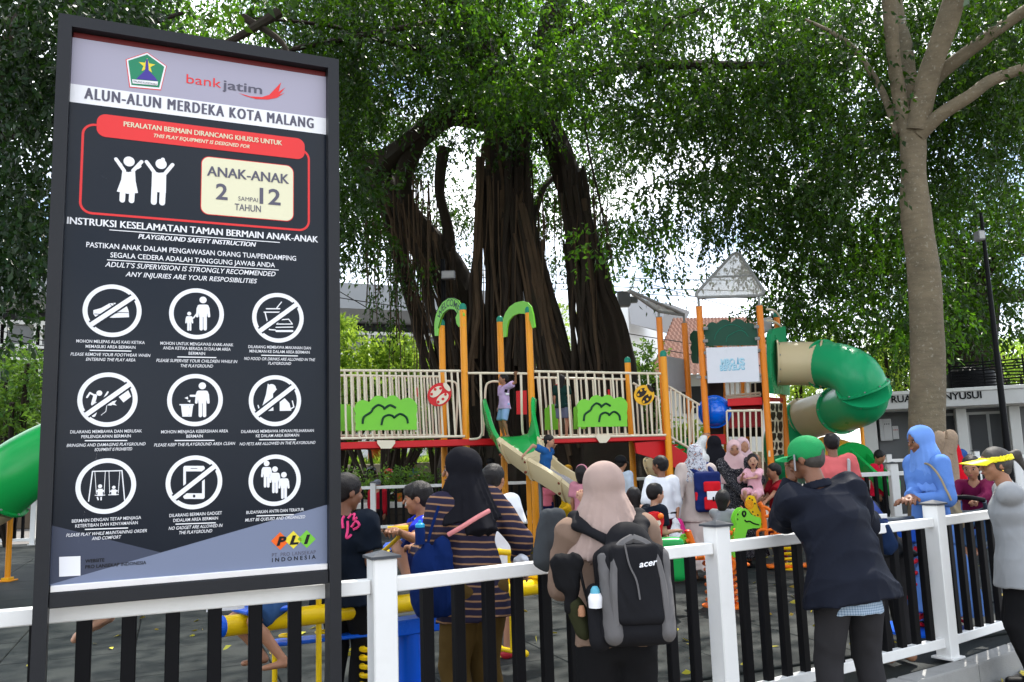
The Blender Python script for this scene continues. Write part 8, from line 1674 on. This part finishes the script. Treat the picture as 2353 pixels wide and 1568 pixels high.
def ln(t, o, pts, Yp, m, r=.006, cc=None, k=4, dy=-.014, name='groove', closed=False):
    return MB().tube([p for p in curve([at(*(cc(*p) if cc else p), Yp) - o + np.array([0, dy, 0]) for p in pts], k, closed)], r, 6, not closed).build(name, m, t, True)
c6b = lambda x, y: ((2500 + x / 2.413) / 1.7408, (1650 + y / 2.413) / 1.7408)
def croc(t, o):
    Yp = 8.25
    body = [(1085, 975), (1100, 950), (1130, 930), (1165, 928), (1190, 950), (1215, 985), (1260, 1005), (1300, 1015), (1310, 1035), (1308, 1095), (1290, 1118), (1235, 1118), (1180, 1130), (1165, 1180), (1150, 1260), (1130, 1400), (1045, 1400), (1040, 1290), (1055, 1170), (1075, 1080), (1062, 1040), (1072, 1000)]
    side_panel(t, o, body, Yp, C_lime, 'crocodile_panel', cc=c6b); side_panel(t, o, body, Yp, C_lime, 'crocodile_panel', dy=.16, cc=c6b)
    b = ln(t, o, [(1150, 1038), (1170, 1055), (1200, 1050), (1235, 1070), (1290, 1085)], Yp, M_black, .007, c6b, name='mouth_line'); ln(t, o, [(1145, 950), (1162, 975), (1145, 1005), (1130, 975)], Yp, M_black, .008, c6b, 5, name='eye_ring', closed=True)
    side_panel(t, o, [(1082, 975), (1095, 978), (1088, 995), (1078, 992)], Yp, M_black, 'mark', .004, -.014, c6b); side_panel(t, o, [(1078, 1020), (1092, 1030), (1082, 1045)], Yp, M_black, 'mark', .004, -.014, c6b)
    for s, p in ((-.06, [(1005, 1140), (1020, 1165), (1060, 1180)]), ): pass
    MB().tube(curve([at(*c6b(x, y), Yp) - o + np.array([0, .05, 0]) for x, y in ((1065, 1150), (1100, 1140), (1112, 1180), (1095, 1215), (1060, 1225))], 5), .022, 8).build('handle', Y_o, t, True); MB().tube(curve([at(*c6b(x, y), Yp) - o + np.array([0, .1, 0]) for x, y in ((1060, 1175), (1020, 1165), (1003, 1140))], 5), .022, 8).build('handle', Y_o, t, True)
    MB().tube(curve([at(*c6b(x, y), Yp) - o for x, y in ((1010, 1430), (1050, 1440), (1052, 1500), (1015, 1530))], 4, True), .018, 8, False).build('foot_ring', Y_o, t, True)
rider('crocodile_rider', 'bright green crocodile spring rider with black outlined eye and wavy mouth', 1652, 8.5, croc, Y_o, .40, .09)
def gir(t, o):
    Yp = 10.8
    side_panel(t, o, [(1165, 850), (1190, 805), (1215, 800), (1245, 810), (1262, 850), (1268, 880), (1290, 940), (1320, 980), (1350, 1040), (1370, 1120), (1310, 1130), (1270, 1030), (1230, 985), (1185, 935), (1160, 900)], Yp, Y_y, 'giraffe_panel', cc=c6b)
    for k, rr in enumerate((.052, .034, .016)): cc_ = at(*c6b(1195, 890), Yp) - o; MB().tube([cc_ + np.array([rr * math.cos(a), -.014, rr * math.sin(a)]) for a in np.linspace(0, 2 * math.pi, 17)], .004, 5, False).build('spiral', Y_o, t)
    for x, y in ((1230, 960), (1250, 1000), (1278, 990), (1300, 1040), (1320, 1080), (1225, 845), (1250, 880), (1285, 1060), (1340, 1100), (1200, 830)): side_panel(t, o, [(x - 7, y - 9), (x + 7, y - 6), (x + 8, y + 8), (x - 5, y + 9)], Yp, C_dk, 'spot', .004, -.014, c6b)
    MB().tube(curve([at(*c6b(x, y), Yp) - o + np.array([0, -.05, 0]) for x, y in ((1285, 870), (1320, 930), (1330, 1010), (1340, 1130))], 5), .03, 10).build('handle_post', Y_o, t, True); MB().tube(curve([at(*c6b(x, y), Yp) - o + np.array([0, -.06, 0]) for x, y in ((1300, 905), (1350, 920), (1388, 950), (1380, 995), (1330, 1000))], 5), .022, 8).build('handle', Y_o, t, True)
    for dx in (0, 80): MB().tube(curve([at(*c6b(x + dx, y), Yp) - o + np.array([0, -.1, 0]) for x, y in ((1262, 1200), (1258, 1150), (1290, 1128), (1340, 1135), (1348, 1195))], 5), .018, 8).build('foot_rest', Y_o, t, True)
rider('giraffe_rider', 'yellow spotted giraffe spring rider with orange handles before the boy in red', 1800, 11.0, gir, Y_y, .42, .09)
def redh(t, o):
    Yp = 7.9; cc = c6b
    body = [(215, 1005), (260, 975), (310, 965), (350, 970), (372, 1000), (375, 1060), (360, 1110), (355, 1180), (345, 1250), (330, 1300), (300, 1240), (262, 1140), (235, 1090)]
    side_panel(t, o, body, Yp, C_red, 'horse_panel', cc=cc); side_panel(t, o, body, Yp, C_red, 'horse_panel', dy=.15, cc=cc); side_panel(t, o, [(225, 1015), (262, 1005), (285, 1035), (310, 1045), (335, 1040), (345, 1075), (325, 1100), (300, 1110), (285, 1170), (262, 1120), (238, 1070)], Yp, C_cream, 'cream_patch', .006, -.015, cc); side_panel(t, o, [(246, 1085), (258, 1080), (268, 1092), (262, 1110), (250, 1112), (242, 1100)], Yp, C_red, 'spot', .006, -.021, cc)
    side_panel(t, o, [(270, 1130), (300, 1110), (330, 1120), (335, 1160), (320, 1200), (325, 1260), (300, 1230), (285, 1180)], Yp, C_red, 'mane', .006, -.021, cc); ln(t, o, [(290, 1140), (310, 1160), (305, 1200)], Yp, mat('dark_red_line', (.25, .0, .0), .5), .005, cc, dy=-.024)
    ellm(at(*cc(340, 1000), Yp) - o + np.array([0, -.03, 0]), (.028, .03, .028), np.eye(3), Y_o, 'bolt_cap', t); Blob().box(np.array([.20, .12, .52]), (.10, .06, .15), .05).build('saddle', C_green, .02, t)
rider('horse_rider', 'red and cream spring horse with green saddle', 1478, 8.0, redh, Y_o, .36)
def smallc(t, o):
    Yp = 8.45; cc = c6b
    side_panel(t, o, [(500, 1240), (520, 1215), (545, 1180), (575, 1170), (600, 1180), (612, 1220), (600, 1260), (640, 1290), (640, 1360), (500, 1360)], Yp, C_lime, 'crocodile_panel', cc=cc); side_panel(t, o, [(566, 1198), (576, 1182), (588, 1198)], Yp, M_black, 'eye_mark', .004, -.014, cc); ln(t, o, [(515, 1245), (540, 1240), (565, 1265), (590, 1262)], Yp, M_black, .005, cc, name='mouth_line')
    MB().tube([at(*cc(605, 1150), Yp) - o, at(*cc(655, 1290), Yp) - o], [.034, .034], 14).build('handle', Y_o, t, True); MB().tube([at(*cc(585, 1245), Yp) - o + np.array([0, -.03, 0]), at(*cc(610, 1232), Yp) - o + np.array([0, -.03, 0])], .02, 10).build('peg', Y_o, t, True); ellm(at(*cc(605, 1150), Yp) - o, (.036, .036, .02), np.eye(3), C_red, 'handle_cap', t)
    MB().tube([at(*cc(700, 1400), 8.3) - o, at(*cc(760, 1390), 8.3) - o], .022, 10).build('foot_bar', Y_o, t, True)
rider('small_crocodile_rider', 'small lime green crocodile rider with thick orange handle, cut off by the fence rail', 1624, 8.6, smallc, Y_o, .46, .085)
g2 = bpy.data.objects[[o.name for o in bpy.data.objects if o.name.startswith('giraffe_rider')][0]]; MB().box((0.02, 0, .045), (.66, .2, .035), bev=.01).build('base_plate', Y_o, g2); MB().box((.24, -.08, .075), (.12, .1, .04), bev=.01).build('foot', C_lime, g2)
# seesaw on a blue post with red springs, right
bs = thing('seesaw', 'grey tube seesaw on a blue post with red spring rings, behind the right post', 'seesaw', (xat(2088, 7.2), 7.2, 0)); o = np.array(bs.location)
MB().tube([at(1985, 1160, 6.9) - o + np.array([0, 0, .0]), at(2040, 1192, 7.1) - o, at(2110, 1195, 7.25) - o, at(2235, 1182, 7.5) - o, at(2345, 1170, 7.7) - o], .055, 16).build('beam', C_steel, bs, True) if False else MB().tube([at(2000, 1206, 7.0) - o, at(2120, 1200, 7.25) - o, at(2240, 1195, 7.5) - o, at(2350, 1190, 7.75) - o], .055, 16).build('beam', C_steel, bs, True)
zt_ = zat(2090, 1215, 7.2); MB().box((0, 0, zt_ - .04), (.5, .16, .13), bev=.01).build('saddle', Y_b, bs); MB().tube([(.06, 0, .02), (.06, 0, zt_ - .1)], .065, 16).build('post', mat('deep_blue_post', (.004, .02, .22), .35), bs, True); coil(MB(), (-.10, -.06, .05), .06, zt_ - .2, 7, .016).build('spring', mat('red_spring', (.6, .01, .02), .35), bs, True); MB().lathe([(.34, 0), (.34, .02), (.30, .03)], (0, 0, 0), 24).build('base_plate', Y_b, bs, True)
coil(MB(), (.28, -.02, .05), .05, zt_ - .2, 7, .014).build('spring', mat('red_spring', (0, 0, 0)), bs, True)
hb_ = [at(2190, 1145, 7.2) - o, at(2222, 1143, 7.15) - o, at(2262, 1150, 7.15) - o]; MB().tube(curve(hb_, 4), .02, 10).build('handlebar', M_black, bs, True); MB().tube(curve([at(2190, 1150, 7.25) - o, at(2196, 1172, 7.3) - o, at(2225, 1178, 7.35) - o, at(2262, 1170, 7.3) - o, at(2262, 1152, 7.2) - o], 5), .018, 8).build('handle_frame', C_steel, bs, True); MB().box(at(2232, 1188, 7.55) - o + np.array([0, 0, -.0]), (.34, .3, .06), bev=.02).build('seat', M_black, bs)
MB().tube(curve([at(2215, 1205, 7.4) - o, at(2212, 1250, 7.3) - o, at(2240, 1262, 7.3) - o, at(2262, 1255, 7.35) - o, at(2268, 1225, 7.4) - o], 5), .022, 8).build('foot_frame', C_steel, bs, True)
